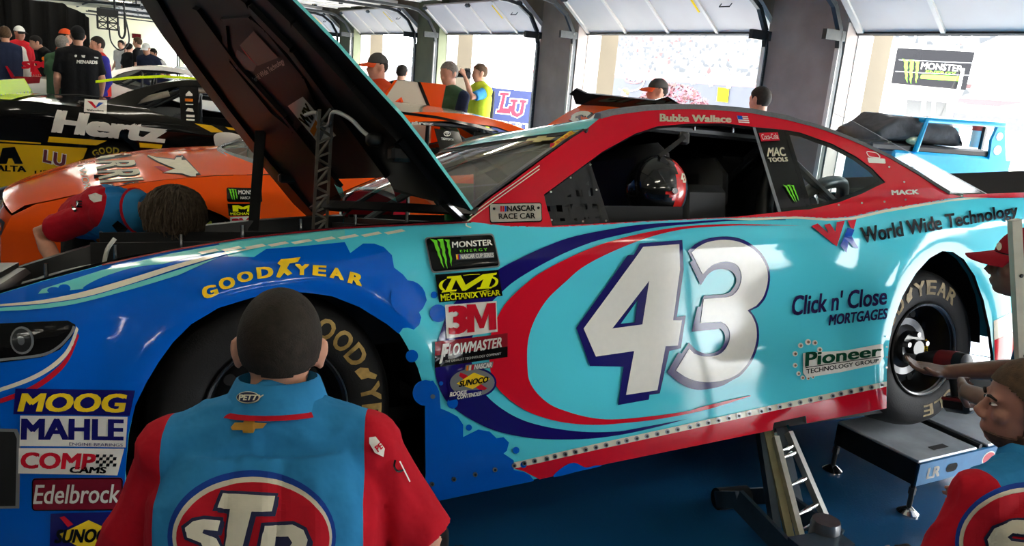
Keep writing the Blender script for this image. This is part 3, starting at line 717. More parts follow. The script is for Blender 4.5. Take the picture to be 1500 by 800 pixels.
def build_car(root, c, hood=True, main=False, sides='LR', near='L', letters=True):
    """c: dict of body, house (greenhouse), roof, hood, nose, deck materials"""
    P = {}
    for side, mir in (('L', False), ('R', True)):
        mb = MB(); flank(mb, c['body'], [FLANK], mir, step=.022 if main and not mir else .05); P['flank' + side] = (mb, 'side_panel')
        h = MB(); flank(h, c['house'], [HOUSE, WIN], mir, step=.03 if main and not mir else .05); P['house' + side] = (h, 'greenhouse_side')
    # roof, front visor shape bows forward
    mb = MB(); xs = [XH, XH + .05, XH + .1, XH + .15, 1.4, 1.6, 1.8, 2.0, 2.15, 2.3]
    sheet(mb, [[span(x, float(zrail(x)), t, float(np.interp(x, [XH, XH + .15, 1.7, 2.3], [-.035, -.035, 0, .02])), .25 * max(0, 1 - (x - XH) / .5)) for t in TS] for x in xs], c['roof'], BLACK); P['roof'] = (mb, 'roof')
    # windscreen: from cowl to roof, bowed forward
    x0, z0 = _rx[0], _rz[0]; mb = MB(); rows = []
    for k in range(9):
        v = k / 8; z = z0 + (1.265 - z0) * v; x = float(np.interp(z, _rz[:9], _rx[:9])); rows.append([span(x + .004, z - .004, t, .02 - .06 * v, .34 * (1 - v) + .25 * v) for t in TS])
    sheet(mb, rows, GLASSM); P['ws'] = (mb, 'windscreen'); P['wsrows'] = rows
    fr = MB()
    for e in ([r[1] for r in rows], [r[-2] for r in rows], [rows[0][j] for j in range(len(TS))], [rows[-1][j] for j in range(len(TS))]):
        for a, b_ in zip(e, e[1:]): fr.bar(a, b_, .045, .008, BLACK, up=(-.6, 0, .8))
    P['wsf'] = (fr, 'windscreen_frame')
    # rear window and deck
    mb = MB(); xs = [2.3, 2.5, 2.7, 2.9, 3.1, _rx[-1]]
    sheet(mb, [[span(x, float(zrail(x)), t, .02) for t in TS] for x in xs], c.get('rearglass', GLASSM)); P['rw'] = (mb, 'rear_window')
    mb = MB(); xs = [_rx[-1], 3.4, 3.6, 3.8, 3.95]
    sheet(mb, [[span(x, float(zbelt(x)) - .004, t, .03) for t in TS] for x in xs], c['deck'], BLACK)
    P['deck'] = (mb, 'deck_lid')
    mb = MB(); rows = []
    for t in TS:
        rows.append([span(x, z, t, 0, -.0) + Vector((.10 * 4 * t * (1 - t), 0, 0)) for x, z in ((3.95, float(zbelt(3.95))), (4.06, .9), (4.08, .7), (4.06, .45), (3.98, .26))])
    sheet(mb, rows, c['tail']); P['tail'] = (mb, 'rear_bumper')
    mb = MB(); y0, y1 = .26, CW - .26
    sp = [(3.93, 1.03), (4.02, 1.2), (4.04, 1.2), (3.97, 1.03)]
    mb.add([(x, y, z) for y in (y0, y1) for x, z in sp], [(0, 1, 2, 3), (7, 6, 5, 4), (0, 4, 5, 1), (1, 5, 6, 2), (2, 6, 7, 3)], c.get('spoiler', BLACK))
    for i in range(12): mb.tube([(3.945, y0 + .05 + (y1 - y0 - .1) * i / 11, 1.06), (3.94, y0 + .05 + (y1 - y0 - .1) * i / 11, 1.062)], .009, STEEL, 8)
    P['spoiler'] = (mb, 'spoiler')
    # nose
    mb = MB(); rows = []
    prof = [(-.93, .62), (-.975, .52), (-.985, .38), (-.975, .24), (-.99, .14), (-1.02, .08)]
    for x, z in prof: rows.append([span(x, z, t, 0, .10) for t in TS])
    sheet(mb, rows, c['nose'])
    gr = [[(.30, .47), (.30, .40), (.70, .40), (.70, .47)], [(.22, .32), (.26, .16), (.74, .16), (.78, .32)], [(.04, .34), (.05, .17), (.17, .17), (.18, .34)], [(.82, .34), (.83, .17), (.95, .17), (.96, .34)]]
    pz = [p[1] for p in prof][::-1]; px_ = [p[0] for p in prof][::-1]
    for q in gr:
        ts = np.linspace(0, 1, 9); V = []
        for a in ts:
            for e in (0, 1):
                i0, i1 = (q[0], q[1]) if e else (q[3], q[2])
        top = [np.array(q[0]) + (np.array(q[3]) - np.array(q[0])) * a for a in ts]; bot = [np.array(q[1]) + (np.array(q[2]) - np.array(q[1])) * a for a in ts]
        mk = lambda p, d=.006: span(float(np.interp(p[1], pz, px_)), p[1], p[0], 0, .10) - Vector((d, 0, 0))
        n = len(ts); mb.add([mk(p) for p in top] + [mk(p) for p in bot], [(i, i + 1, n + i + 1, n + i) for i in range(n - 1)], MATTE)
    if not main:
        for s_ in (0, 1):
            q = [(.03, .575), (.015, .50), (.26, .485), (.20, .565)]
            V = [mk(p, .008) for p in q]; V = V if not s_ else [Vector((v.x, CW - v.y, v.z)) for v in V]
            mb.add(V, [(0, 1, 2, 3)], MATTE)
            for k in range(3):
                q = [(.22 + .012 * k, .56 - k * .024), (.05, .545 - .024 * k), (.05, .538 - .024 * k), (.22 + .012 * k, .551 - k * .024)]
                V = [mk(p, .012) for p in q]; V = V if not s_ else [Vector((v.x, CW - v.y, v.z)) for v in V]
                mb.add(V, [(0, 1, 2, 3)], STEEL)
    mb.box((-1.06, CW / 2, .05), (.2, CW - .5, .015), BLACK); P['nose'] = (mb, 'front_bumper')
    # hood (closed)
    if hood:
        mb = MB(); xs = [-.93, -.86, -.75, -.6, -.4, -.1, .2, .45, _rx[0]]
        rows = [[span(x, float(zbelt(x)) - .002 - (.028 if x < -.9 else 0), t, .055 if x > -.8 else .03, .10 if x < -.9 else (.06 if x < -.8 else (.34 if x == _rx[0] else (.12 if x > .4 else 0)))) for t in TS] for x in xs]
        sheet(mb, rows, c['hood']); P['hood'] = (mb, 'hood'); P['hoodrows'] = rows
    # floor pan and inner structure
    mb = MB(); D = MATTE
    mb.box((1.5, CW / 2, .10), (4.9, CW - .16, .03), D)
    mb.box((.66, CW / 2, .50), (.03, CW - .2, .80), D)                       # firewall
    mb.box((2.30, CW / 2, .55), (.03, CW - .2, .85), D)
    mb.box((1.5, CW - .14, .52), (1.7, .03, .82), D)                          # far door skin
    mb.box((1.5, .12, .50), (1.7, .03, .80), D)
    mb.box((3.1, CW / 2, .98), (1.6, CW - .36, .02), D)
    for xw in (0, WB):
        for yw, sg in ((.42, 1), (CW - .42, -1)):
            mb.box((xw, yw, .45), (.98, .02, .80), D)
            n = 12; V = []
            for i in range(n + 1):
                a = math.pi * i / n; e = (.47, .45) if xw == 0 else (.40, .46)
                for y in (yw, yw - sg * .36): V.append((xw + e[0] * math.cos(a), y, .36 + e[1] * math.sin(a)))
            mb.add(V, [(2 * i, 2 * i + 2, 2 * i + 3, 2 * i + 1) for i in range(n)], D)
            mb.tube([(xw, yw, .358), (xw, yw - sg * .25, .358)], .04, D, 10)
            mb.tube([(xw, CW / 2, .358), (xw, yw, .358)], .05, D, 10)
    P['chassis'] = (mb, 'chassis')
    # cage and seat
    mb = MB(); pipe = mat('cage_tube', (58, 60, 62), rough=.4, noise=.1, metal=.3)
    Mr = lambda p: [Vector(p), Vector((p[0], CW - p[1], p[2]))]
    for path in ([(.72, .22, .90), (1.22, .33, 1.24), (1.5, .36, 1.30), (2.15, .36, 1.28)], [(2.15, .30, .3), (2.15, .36, 1.28)], [(2.15, .36, 1.28), (2.9, .45, .85)], [(.8, .2, .62), (2.15, .2, .66)], [(.8, .2, .48), (2.15, .2, .5)]):
        for k in (0, 1): mb.tube([Mr(p)[k] for p in path], .02, pipe, 8)
    for z in (1.28, .75): mb.tube([(2.15, .36, z), (2.15, CW - .36, z)], .02, pipe, 8)
    mb.tube([(2.15, .36, 1.28), (2.15, CW - .3, .5)], .02, pipe, 8); mb.tube([(1.22, .33, 1.24), (1.22, CW - .33, 1.24)], .02, pipe, 8)
    mb.tube([(2.15, .95, 1.28), (2.95, .6, .95)], .02, pipe, 8); mb.tube([(2.15, .95, 1.28), (2.95, 1.3, .95)], .02, pipe, 8)
    P['cage'] = (mb, 'roll_cage')
    made = {}
    for k, v in P.items():
        if isinstance(v, tuple): made[k] = v
    return P, made

# ------------------------------------------------------------------ the light blue and red car in front
AQUA = paint('aqua_paint', (84, 208, 226)); BLUE = paint('blue_paint', (4, 92, 196)); RED = paint('red_paint', (206, 22, 42)); NAVY = paint('navy_paint', (28, 22, 100))
CREAM = paint('cream_paint', (232, 226, 204)); TEAL = paint('teal_paint', (112, 208, 204)); WHITEP = paint('white_paint', (236, 234, 226)); CARB = mat('carbon_grey', (78, 79, 80), rough=.45, noise=.15, nscale=90)
car = empty('race_car', MLOC, (-TILT, 0, 0), 'light blue and red stock car number 43 with open hood, raised on the jack', 'race car')
P, made = build_car(car, dict(body=AQUA, house=RED, roof=TEAL, hood=BLUE, nose=BLUE, deck=CREAM, tail=AQUA, spoiler=BLACK), hood=False, main=True)
mb = made['flankL'][0]; K = car_skin(mb, MAIN)
# blue nose and front wing with bubble edge
BL = [(-330, 520), (-200, 480), (-60, 446), (0, 431), (60, 413), (150, 389), (250, 368), (320, 356)] + [(335, 376), (372, 377), (390, 365), (450, 360), (505, 355), (513, 371), (532, 357), (548, 357), (562, 362), (574, 374), (577, 392), (590, 402), (598, 412)] \
    + [(612, 418), (622, 428), (625, 440), (620, 450), (613, 456), (617, 465), (614, 476), (606, 483), (597, 480), (590, 481), (584, 489), (567, 475), (527, 450), (487, 434), (453, 429), (417, 427), (373, 435), (320, 451), (280, 475), (253, 502), (232, 531), (213, 563), (198, 594), (188, 636), (183, 700), (182, 830), (-330, 830)]
K.poly([BL], BLUE, 1)
K.poly([[(622, 560), (634, 557), (643, 573), (645, 598), (657, 603), (670, 610), (678, 622), (678, 640), (690, 634), (700, 629), (717, 632), (727, 642), (737, 640), (745, 648), (742, 660), (737, 664), (752, 674), (752, 688), (767, 691), (776, 696), (782, 704), (643, 733), (623, 702)]], BLUE, 4)
for x, y, r in ((635, 432, 5), (641, 459, 13), (603, 521, 9), (686, 626, 4.5), (755, 659, 5), (662, 590, 8), (645, 561, 3), (623, 575, 19), (766, 680, 4.6), (597, 437, 26)): K.poly([circ(x, y, r)], BLUE, 7, 3)
# aqua and cream stripes along the top of the wing
K.poly([[(56, 431), (62, 424), (150, 396), (250, 372), (350, 354), (430, 344), (505, 337), (505, 352), (430, 352), (350, 364), (270, 379), (200, 398), (150, 415), (120, 424)]], TEAL, 2)
K.poly([spl([(-60, 452), (0, 447), (60, 441), (120, 429), (190, 409), (260, 388), (330, 371), (400, 360)], 5) + spl([(330, 374), (262, 394), (195, 416), (125, 436), (60, 446), (0, 450), (-60, 455)], 5)], CREAM, 5)
K.poly([spl([(-60, 458), (0, 452), (60, 447), (125, 437), (195, 417), (262, 396), (320, 378)], 5) + spl([(262, 404), (195, 424), (110, 446), (50, 454), (0, 457), (-60, 462)], 5)], TEAL, 4)
K.poly([circ(80, 427, 10, 14, 5), ], BLUE, 6, 3); K.poly([circ(95, 424, 9, 14, 6)], BLUE, 6, 3)
K.poly([spl([(122, 424), (150, 408), (200, 393), (248, 389), (205, 401), (160, 417)], 5, True)], BLUE, 6)
for i in range(9):
    x = 290 + i * 34; y = 371 - i * 3.6 ; K.poly([[(x, y), (x + 26, y - 5), (x + 32, y - 2), (x + 6, y + 3)]], CREAM, 6)
K.poly([[(150, 388.5), (250, 367.5), (350, 350.5), (430, 341.5), (500, 334.5), (600, 329.5), (690, 325.5), (690, 328), (600, 332), (500, 337), (430, 344), (350, 353), (250, 370), (200, 380), (150, 391)]], vinyl('dark_red_edge', (120, 26, 34)), 6)
# headlight and its stripes
K.poly([spl([(112, 478), (100, 508), (80, 530), (48, 550), (0, 568), (-60, 584)], 5) + spl([(-60, 590), (0, 574), (50, 556), (84, 535), (104, 512), (115, 482)], 5)], CREAM, 4)
K.poly([spl([(114, 488), (98, 522), (76, 545), (45, 566), (0, 584), (-60, 600)], 5) + spl([(-60, 606), (0, 591), (48, 573), (82, 550), (102, 526), (116, 492)], 5)], REDV, 4)
# red and navy sweeps round the number
K.poly([spl([(1150, 322), (1077, 321.5), (1000, 326), (947, 329), (907, 334), (840, 347), (795, 363), (760, 379), (729, 395), (690, 420), (660, 450), (645, 485), (637, 515), (637, 545), (642, 565), (653, 587), (673, 604), (700, 620), (733, 633), (783, 642), (850, 643), (900, 638), (950, 628), (1008, 613)], 5)
        + spl([(1008, 613), (933, 627), (900, 632), (850, 632), (800, 625), (760, 613), (727, 593), (705, 570), (692, 540), (690, 500), (705, 460), (733, 429), (760, 407), (813, 377), (867, 355), (920, 342), (960, 334), (1010, 329), (1077, 324), (1150, 323)], 5)], NAVY, 5)
K.poly([spl([(1172, 331), (1080, 329), (1040, 330), (997, 333), (947, 341), (893, 354), (840, 374), (787, 402), (749, 434), (731, 458), (718, 490), (716, 530), (724, 562), (743, 583), (773, 603), (817, 617), (867, 622), (917, 619), (967, 613), (1033, 600), (1098, 580)], 5)
        + spl([(1098, 579), (1033, 594), (1000, 603), (917, 613), (867, 612), (817, 598), (793, 583), (777, 563), (772, 543), (772, 503), (781, 471), (800, 439), (827, 413), (853, 391), (893, 370), (947, 349), (997, 337), (1040, 333), (1080, 331)], 5)], RED, 7)
# red sill with white riveted strip
K.poly([[(752, 686), (880, 657), (1131, 602), (1298, 566), (1298, 598), (1181, 620), (1180, 609), (1133, 619), (1131, 630), (880, 681), (790, 702), (767, 690)]], RED, 3)
K.poly([[(752, 677), (880, 648), (1000, 622), (1131, 593), (1298, 558.5), (1298, 566), (1131, 602), (1000, 631), (880, 657), (752, 686)]], CREAM, 5)
K.poly([spl([(810, 698), (823, 684), (840, 677), (857, 684), (872, 681), (880, 682), (845, 690)], 4, True)], BLUE, 6)
K.poly([[(1060, 322), (1165, 318), (1215, 321), (1247, 319), (1295, 308), (1348, 299.5), (1400, 292), (1440, 288), (1500, 285), (1500, 288), (1440, 291), (1390, 296), (1348, 303), (1295, 312), (1250, 322), (1210, 324), (1165, 321), (1100, 323.5)]], CREAM, 6)
K.poly([[(1410, 286), (1520, 282), (1520, 290), (1460, 291), (1410, 290)]], REDV, 7)
# lower rear quarter colours
K.poly([[(1455, 470), (1520, 440), (1540, 540), (1456, 540)]], CREAM, 4); K.poly([[(1456, 498), (1520, 470), (1540, 540), (1457, 545)]], RED, 6)
# the number
W4 = [(940, 362), (993, 358), (994, 395), (984, 469), (997, 469), (991, 506), (973, 507), (961, 571), (915, 578), (927, 514), (871, 522), (853, 481)]
N4 = [(936, 357), (998, 352), (1000, 395), (990, 464), (1003, 462), (996, 510), (979, 514), (965, 576), (950, 578), (949, 585), (904, 593), (912, 537), (863, 536), (843, 480), (918, 374), (927, 373)]
H4 = [(949, 411), (895, 481), (939, 475)]; HI = [(933, 439), (908, 474), (928, 472)]
K.poly([N4, HI], NAVYV, 9); K.poly([W4, H4], WHITEV, 12)
z3 = lambda pts: [(960 + x / 3.2, 340 + y / 3.2) for x, y in pts]
W3 = z3([(163, 95)] + spl([(190, 72), (240, 48), (320, 38), (400, 52), (470, 95), (512, 160), (520, 225), (500, 300), (465, 345)], 4) + [(425, 366)] + spl([(445, 390), (465, 440), (466, 510), (440, 590), (390, 655), (330, 688), (250, 702), (180, 695), (130, 675)], 4) + [(90, 648), (152, 545)]
        + spl([(175, 568), (220, 582), (270, 580), (310, 560), (338, 515), (342, 470), (325, 435), (300, 420)], 4) + [(205, 425), (220, 312)] + spl([(320, 305), (355, 295), (385, 260), (397, 210), (385, 165), (355, 142), (310, 138), (265, 152), (235, 175)], 4) + [(215, 197)])
N3 = z3([(147, 88)] + spl([(180, 58), (240, 32), (330, 22), (410, 38), (480, 85), (522, 150), (532, 225), (512, 305), (478, 350)], 4) + [(440, 368)] + spl([(460, 395), (478, 445), (478, 520), (450, 600), (400, 665), (360, 690), (300, 722), (210, 738), (150, 728), (100, 700)], 4) + [(50, 657), (103, 565), (118, 568), (152, 517)]
        + spl([(185, 552), (225, 568), (265, 566), (300, 548), (320, 510), (318, 475), (300, 452)], 4) + [(165, 467), (193, 350), (207, 348), (222, 297), (318, 291)] + spl([(345, 280), (370, 245), (372, 210), (350, 182), (310, 172), (265, 180), (235, 205)], 4) + [(208, 248), (157, 142), (170, 132)])
K.poly([N3], NAVYV, 9, 4); K.poly([W3], WHITEV, 12, 4)
car_o = {}
for k, (b_, nm) in made.items():
    if k in ('flankL', 'houseL', 'houseR', 'chassis', 'roof', 'rw', 'wsf'): continue
    car_o[k] = b_.build(nm, car, 40)
car_o['flankL'] = mb.build('side_panel', car, 60)
hb_ = made['houseL'][0]; K2 = car_skin(hb_, MAIN)
for off in (0, 5): K2.poly([oline([(688, 317 + off), (712, 299 + off), (790, 243 + off)], 1.3, False)[0]], CREAM, 3)
K2.poly([oline(spl([(690, 321), (684, 326), (683, 331), (690, 334)], 4), 1.8, False)[0]], CREAM, 3)
K2.text('Bubba Wallace', [(966, 167), (1071, 170), (1071, 180), (966, 178.5)], CREAMV, 3, .05)
K2.poly([[(1079, 170), (1095, 171), (1098, 182), (1082, 181)]], WHITEV, 3, 3)
for i in range(4): K2.poly([[(1079.4 + i * .8, 171.3 + i * 2.9), (1095.4 + i * .8, 172.3 + i * 2.9), (1095.8 + i * .8, 173.6 + i * 2.9), (1079.8 + i * .8, 172.6 + i * 2.9)]], REDV, 4, 3)
K2.poly([[(1079, 170), (1086, 170.5), (1087.6, 176), (1080.6, 175.6)]], BLUEV, 5, 3)
K2.text('MACK', [(1305, 279), (1345, 278), (1346, 285), (1306, 286.5)], WHITEV, 3, .05)
K2.poly([oline(rquad([(1268, 222), (1284, 224), (1290, 232), (1272, 230)], .2), 1.2)[0], oline(rquad([(1268, 222), (1284, 224), (1290, 232), (1272, 230)], .2), 1.2)[1]], WHITEV, 3, 3)
K2.poly([rquad([(1270, 231), (1296, 233), (1297, 240), (1272, 239)], .1)], WHITEV, 3, 3)
for x, y in ((1228, 301), (1262, 298), (1295, 296), (1326, 293), (1324, 267), (1302, 245)): K2.poly([circ(x, y, 1.6, 10)], CHROME, 4, 2)
car_o['houseL'] = hb_.build('greenhouse_side', car, 60)
car_o['houseR'] = made['houseR'][0].build('greenhouse_side', car, 60)
car_o['chassis'] = made['chassis'][0].build('chassis', car, 40)
car_o['roof'] = made['roof'][0].build('roof', car, 40); car_o['wsf'] = made['wsf'][0].build('windscreen_frame', car, 40)
car_o['rw'] = made['rw'][0].build('rear_window', car, 40)
# carbon roof rails and the clear fin
for mir in (False, True):
    b_ = MB(); V = []; xs = np.linspace(XR, _rx[-1], 28)
    for x in xs:
        z = float(zrail(x)); y = float(S(x, z)); w = .016 if x < 2.2 else .012
        for dy, dz in ((-.006, -.004), (-.004, w), (.035, w + .006), (.05, 0)): V.append(Vector((x, CW - y - dy if mir else y + dy, z + dz)))
    b_.loft([V[i:i + 4] for i in range(0, len(V), 4)], CARB); b_.build('roof_rail', car, 30, label='dark grey roof rail')
b_ = MB(); K3 = pixel_plane(b_, MAIN, (2.5, .31, 1.2), (1, 0, 0), (0, 0, 1)); K3.poly([[(1219, 193), (1221, 166), (1250, 178), (1300, 206), (1360, 238), (1445, 284), (1390, 284), (1340, 255), (1300, 232), (1255, 210)]], CLEAR, 0)
for x, y in ((1225, 192), (1263, 208), (1300, 227), (1336, 246)): K3.poly([circ(x, y, 2, 8)], BLACKV, 3, 2)
K3.poly([oline([(1221, 166), (1250, 178), (1300, 206), (1360, 238), (1445, 284)], 1.0, False)[0]], GREYV, 2); b_.build('clear_fin', car, 0, label='clear plastic fin along the rear window')
# ---------------------------------------------------------------- stickers
def sticker(label=None, name='sponsor_sticker', skin=None):
    b_ = MB(); return b_, (skin(b_) if skin else car_skin(b_, MAIN)), (lambda: b_.build(name, car, 0, label=label))
b_, k, done = sticker('black series sticker with green claw')
q = [(621, 350), (722, 343.5), (732, 391), (631, 400.5)]
k.poly([rquad(q, .06)], GREYV, 10); k.poly([rquad([(623, 352), (720.5, 346), (730, 389), (632.5, 398)], .06)], BLACKV, 12)
claw(k, [(629, 353), (660, 351), (661, 393), (640, 395)], GREENV, 15)
k.text('MONSTER', [(661, 357), (719, 353), (720, 361), (661, 365.5)], WHITEV, 15, .03); k.text('ENERGY', [(672, 368), (712, 365), (712.6, 369), (672.6, 371.5)], GREENV, 15, .01, 1.4)
k.poly([[(666, 374), (721.5, 370.5), (722, 378), (667, 381.5)]], GREYV, 14); k.text('NASCAR CUP SERIES', [(673, 374.8), (721, 371.6), (721.4, 377), (673, 380.2)], WHITEV, 16, .03)
for i, c_ in enumerate((YELV, REDV, BLUEV)): k.poly([[(666.5 + 2 * i, 374.4), (668.5 + 2 * i, 374.2), (669 + 2 * i, 381), (667 + 2 * i, 381.2)]], c_, 15, 3)
done()
b_, k, done = sticker('yellow and black glove maker sticker')
k.poly([[(636, 402), (728, 395), (734.5, 433), (641.5, 443)]], BLACKV, 13)
zq = lambda pts: [(610 + x / 6.156, 330 + y / 6.156) for x, y in pts]
k.poly([zq([(265, 460), (388, 450), (432, 535), (585, 440), (712, 425), (707, 443), (678, 450), (640, 552), (668, 550), (662, 566), (530, 575), (535, 560), (562, 556), (592, 482), (432, 586), (400, 588), (345, 490), (305, 580), (352, 578), (345, 592), (215, 606), (222, 590), (250, 586), (305, 478), (262, 478)])], LIME, 16, 3)
k.poly([zq(spl([(262, 482), (212, 505), (190, 540), (203, 575), (235, 588), (245, 580), (225, 560), (222, 530), (240, 500)], 4, True))], LIME, 16, 3)
k.poly([zq(spl([(668, 458), (712, 475), (725, 505), (708, 540), (665, 560), (668, 548), (695, 520), (695, 490), (665, 470)], 4, True))], LIME, 16, 3)
k.poly([zq([(290, 603), (400, 610), (520, 600), (640, 575), (640, 580), (520, 606), (400, 617), (290, 610)])], LIME, 16, 3)
k.poly([zq([(410, 448), (470, 440), (560, 437), (560, 442), (470, 446), (412, 454)])], LIME, 16, 3)
k.text('MECHANIX WEAR', [(643, 431), (730, 424), (731, 432), (644, 441)], LIME, 16, .03); done()
b_, k, done = sticker('white sticker with large red characters')
k.poly([[(650.5, 446.5), (726, 440.5), (727.5, 485.5), (652.5, 496)]], WHITEV, 10); k.text('3', [(654, 448), (684, 446), (684, 487), (655, 491)], REDV, 14, .055); k.poly([[tuple(p) for p in quadmap(np.array([(0, 0), (0, 1), (.3, 1), (.5, .45), (.7, 1), (1, 1), (1, 0), (.75, 0), (.75, .6), (.57, .1), (.43, .1), (.25, .6), (.25, 0)]), [(682, 446), (724, 443), (725.5, 482), (682.5, 487)])]], REDV, 14, 3); done()
b_, k, done = sticker('red and black exhaust maker sticker')
k.poly([[(635, 501), (742, 487.5), (742, 507), (635, 521)]], vinyl('dark_red_vinyl', (140, 30, 40)), 11); k.poly([[(635, 521), (742, 507), (742, 522.5), (635, 538)]], BLACKV, 11)
k.text('FLOWMASTER', [(650, 505), (735, 493), (733, 508), (647, 523)], WHITEV, 14, .035); k.text('F', [(646, 504), (656, 502.5), (650, 530), (641, 532)], WHITEV, 14, .05)
k.text('THE EXHAUST TECHNOLOGY COMPANY', [(649, 527.5), (732, 515.5), (732, 519), (649, 531)], WHITEV, 14, .01); done()
b_, k, done = sticker('oval rookie sticker with yellow diamond')
k.poly([grow(circ(690, 560, 33, 30, 20), 3)], NAVYV, 10); k.poly([circ(690, 560, 33, 30, 20)], GREYV, 12)
k.poly([[(680, 534), (721, 529), (719, 538), (678, 543)]], GREYV, 14); k.text('NASCAR', [(693, 533), (719, 530), (718, 537), (692, 540.5)], WHITEV, 17, .05)
for i, c_ in enumerate((ORANV, CREAMV, REDV)): k.poly([[(681 + 4 * i, 535 - .5 * i), (684 + 4 * i, 534.6 - .5 * i), (683 + 4 * i, 542 - .5 * i), (680 + 4 * i, 542.4 - .5 * i)]], c_, 17, 3)
k.poly([[(672, 545), (680, 548), (712, 568), (708, 571), (700, 570), (670, 550)]], REDV, 14)
k.poly([[(666, 561), (692, 545), (716, 554), (690, 569)]], YELV, 16); k.text('SUNOCO', [(671, 557), (714, 550), (712, 559), (669, 566)], BLACKV, 18, .05)
k.poly([[(656, 572), (705, 570), (703, 577), (655, 586)]], NAVYV, 14)
k.text('ROOKIE', [(657, 573), (682, 570), (681, 576), (656, 580)], WHITEV, 17, .05); k.text('CONTENDER', [(668, 578), (704, 572), (703, 578), (667, 584)], WHITEV, 17, .05); done()
b_, k, done = sticker('beige metal look race car plate')
k.poly([rquad([(716, 298.5), (793, 297), (794, 325.5), (717.5, 328)], .07)], BLACKV, 3); k.poly([rquad([(717.5, 300), (792, 298.5), (793, 324), (718.5, 326.5)], .07)], mat('plate_beige', (186, 178, 164), rough=.35, metal=.4), 5)
k.text('NASCAR', [(742, 303), (783, 302), (783.5, 310.5), (742.5, 311.5)], BLACKV, 8, .03); k.text('RACE CAR', [(730, 314.5), (783, 313.2), (783.5, 321.5), (730.5, 322.8)], BLACKV, 8, .02)
for i, c_ in enumerate((REDV, REDV, BLUEV)): k.poly([[(732.5 + i * 3.2, 303.2), (735 + i * 3.2, 303.1), (735 + i * 3.2, 311.6), (732.5 + i * 3.2, 311.7)]], c_, 8, 3)
for x, y in ((723.5, 307.5), (788, 306)): k.poly([circ(x, y, 2, 10)], BLACKV, 8, 2)
done()
PURP = vinyl('dark_purple_vinyl', (44, 34, 78))
b_, k, done = sticker('dark purple mortgage lettering')
k.text("Click n' Close", [(1160, 432), (1299, 419), (1297, 446), (1157, 463)], PURP, 9, .03); k.text('MORTGAGES', [(1214, 461), (1299.5, 451), (1297, 467), (1212, 477)], PURP, 9, .045); done()
b_, k, done = sticker('white edged green lettering with ring of dots'); DG = vinyl('dark_green_vinyl', (20, 70, 48))
k.poly([[(1175, 517), (1240, 513), (1292, 503), (1293, 522), (1286, 533), (1230, 545), (1180, 553), (1175, 546)]], WHITEV, 8)
k.text('Pioneer', [(1178, 516), (1290, 505.5), (1289, 520.5), (1177, 537)], DG, 11, .035); k.text('TECHNOLOGY GROUP', [(1179, 540.5), (1285, 525), (1285, 530.5), (1179, 547.5)], BLACKV, 11, .015)
k.poly([[(1178, 537.6), (1288, 521.5), (1288, 522.5), (1178, 538.8)]], BLACKV, 11)
for x, y, r in ((1163, 518, 4), (1171, 506, 4), (1182, 501, 4.4), (1192, 502, 4), (1199, 512, 4), (1163, 535, 3.6), (1168, 547, 3.4), (1174, 553, 3.2), (1182, 554, 2.6), (1189, 552, 2.4)):
    k.poly([circ(x, y, r, 12)], WHITEV, 9, 2); k.poly([circ(x, y, r * .5, 10)], mat('bronze_dot', (130, 84, 44)), 12, 2)
done()
b_, k, done = sticker('world technology lettering with red and blue chevron')
for q in ([(1187, 332), (1196, 328), (1212, 342), (1206, 330), (1214, 328), (1222, 340), (1224, 326), (1236, 324), (1224, 361)], [(1240, 324), (1253, 322), (1249, 336), (1244, 334)]): k.poly([q], REDV, 9)
k.poly([[(1240, 334), (1250, 337), (1246, 346), (1256, 364), (1248, 362), (1242, 354), (1238, 370), (1229, 360)]], BLUEV, 9)
k.text('World Wide Technology', [(1258, 334), (1488, 299), (1490, 322), (1264, 364)], BLACKV, 9, .035); done()
b_, k, done = sticker('yellow tyre maker lettering over the front wheel arch')
YT = YELV; ltr = [('G', [(294, 422), (316, 418), (321, 431), (299, 441)]), ('O', [(319, 411), (342, 406), (346, 421), (323, 427)]), ('O', [(346, 402), (369, 398), (372, 412), (349, 416)]), ('D', [(375, 394), (399, 392), (401, 407), (377, 410)]), ('Y', [(432, 389), (453, 389), (452, 404), (431, 404)]), ('E', [(458, 390), (478, 391), (477, 406), (457, 404)]), ('A', [(485, 393), (500, 395), (503, 411), (482, 407)]), ('R', [(512, 399), (533, 404), (529, 420), (508, 414)])]
k.arc(ltr, YT, 9, .06)
k.poly([[(404, 407), (411, 391), (406, 388), (412, 382), (424, 381), (440, 379), (436, 386), (424, 388), (420, 395), (428, 402), (421, 405), (416, 401), (410, 408)]], YT, 9, 3); done()
def lower(label, q, col, txts, extra=None):
    b_, k, done = sticker(label); k.poly([q], col, 9)
    for t, qq, c_, bo in txts: k.text(t, qq, c_, 12, bo)
    if extra: extra(k)
    done()
lower('navy sticker with yellow lettering beside the front wheel', [(24, 568.5), (198, 571), (190, 608), (21, 606)], NAVYV, [('MOOG', [(34, 575), (188, 575.5), (182, 603), (27, 602)], YELV, .045)])
lower('white engine bearing sticker with navy lettering', [(31, 608), (187, 609.5), (184, 654), (30, 652.5)], WHITEV, [('MAHLE', [(33, 612), (182, 612.5), (181, 643.5), (32, 643)], NAVYV, .05), ('ENGINE BEARINGS', [(102, 647), (180, 648), (180, 652.5), (102, 651.5)], NAVYV, .0)])
def chk(k):
    for i in range(6):
        for j in range(4):
            if (i + j) % 2 == 0: k.poly([[(141 + i * 5, 664 + j * 4.6), (146 + i * 5, 664 + j * 4.6), (145 + i * 5, 668.6 + j * 4.6), (140 + i * 5, 668.6 + j * 4.6)]], BLACKV, 12, 3)
lower('white camshaft sticker with red lettering and check', [(29, 655.5), (182, 656), (172, 695.5), (28, 692.5)], WHITEV, [('COMP', [(33, 661), (142, 663), (138, 687), (31, 685)], REDV, .045), ('CAMS', [(104, 682), (157, 683), (155, 692.5), (101, 691.5)], BLACKV, .05)], chk)
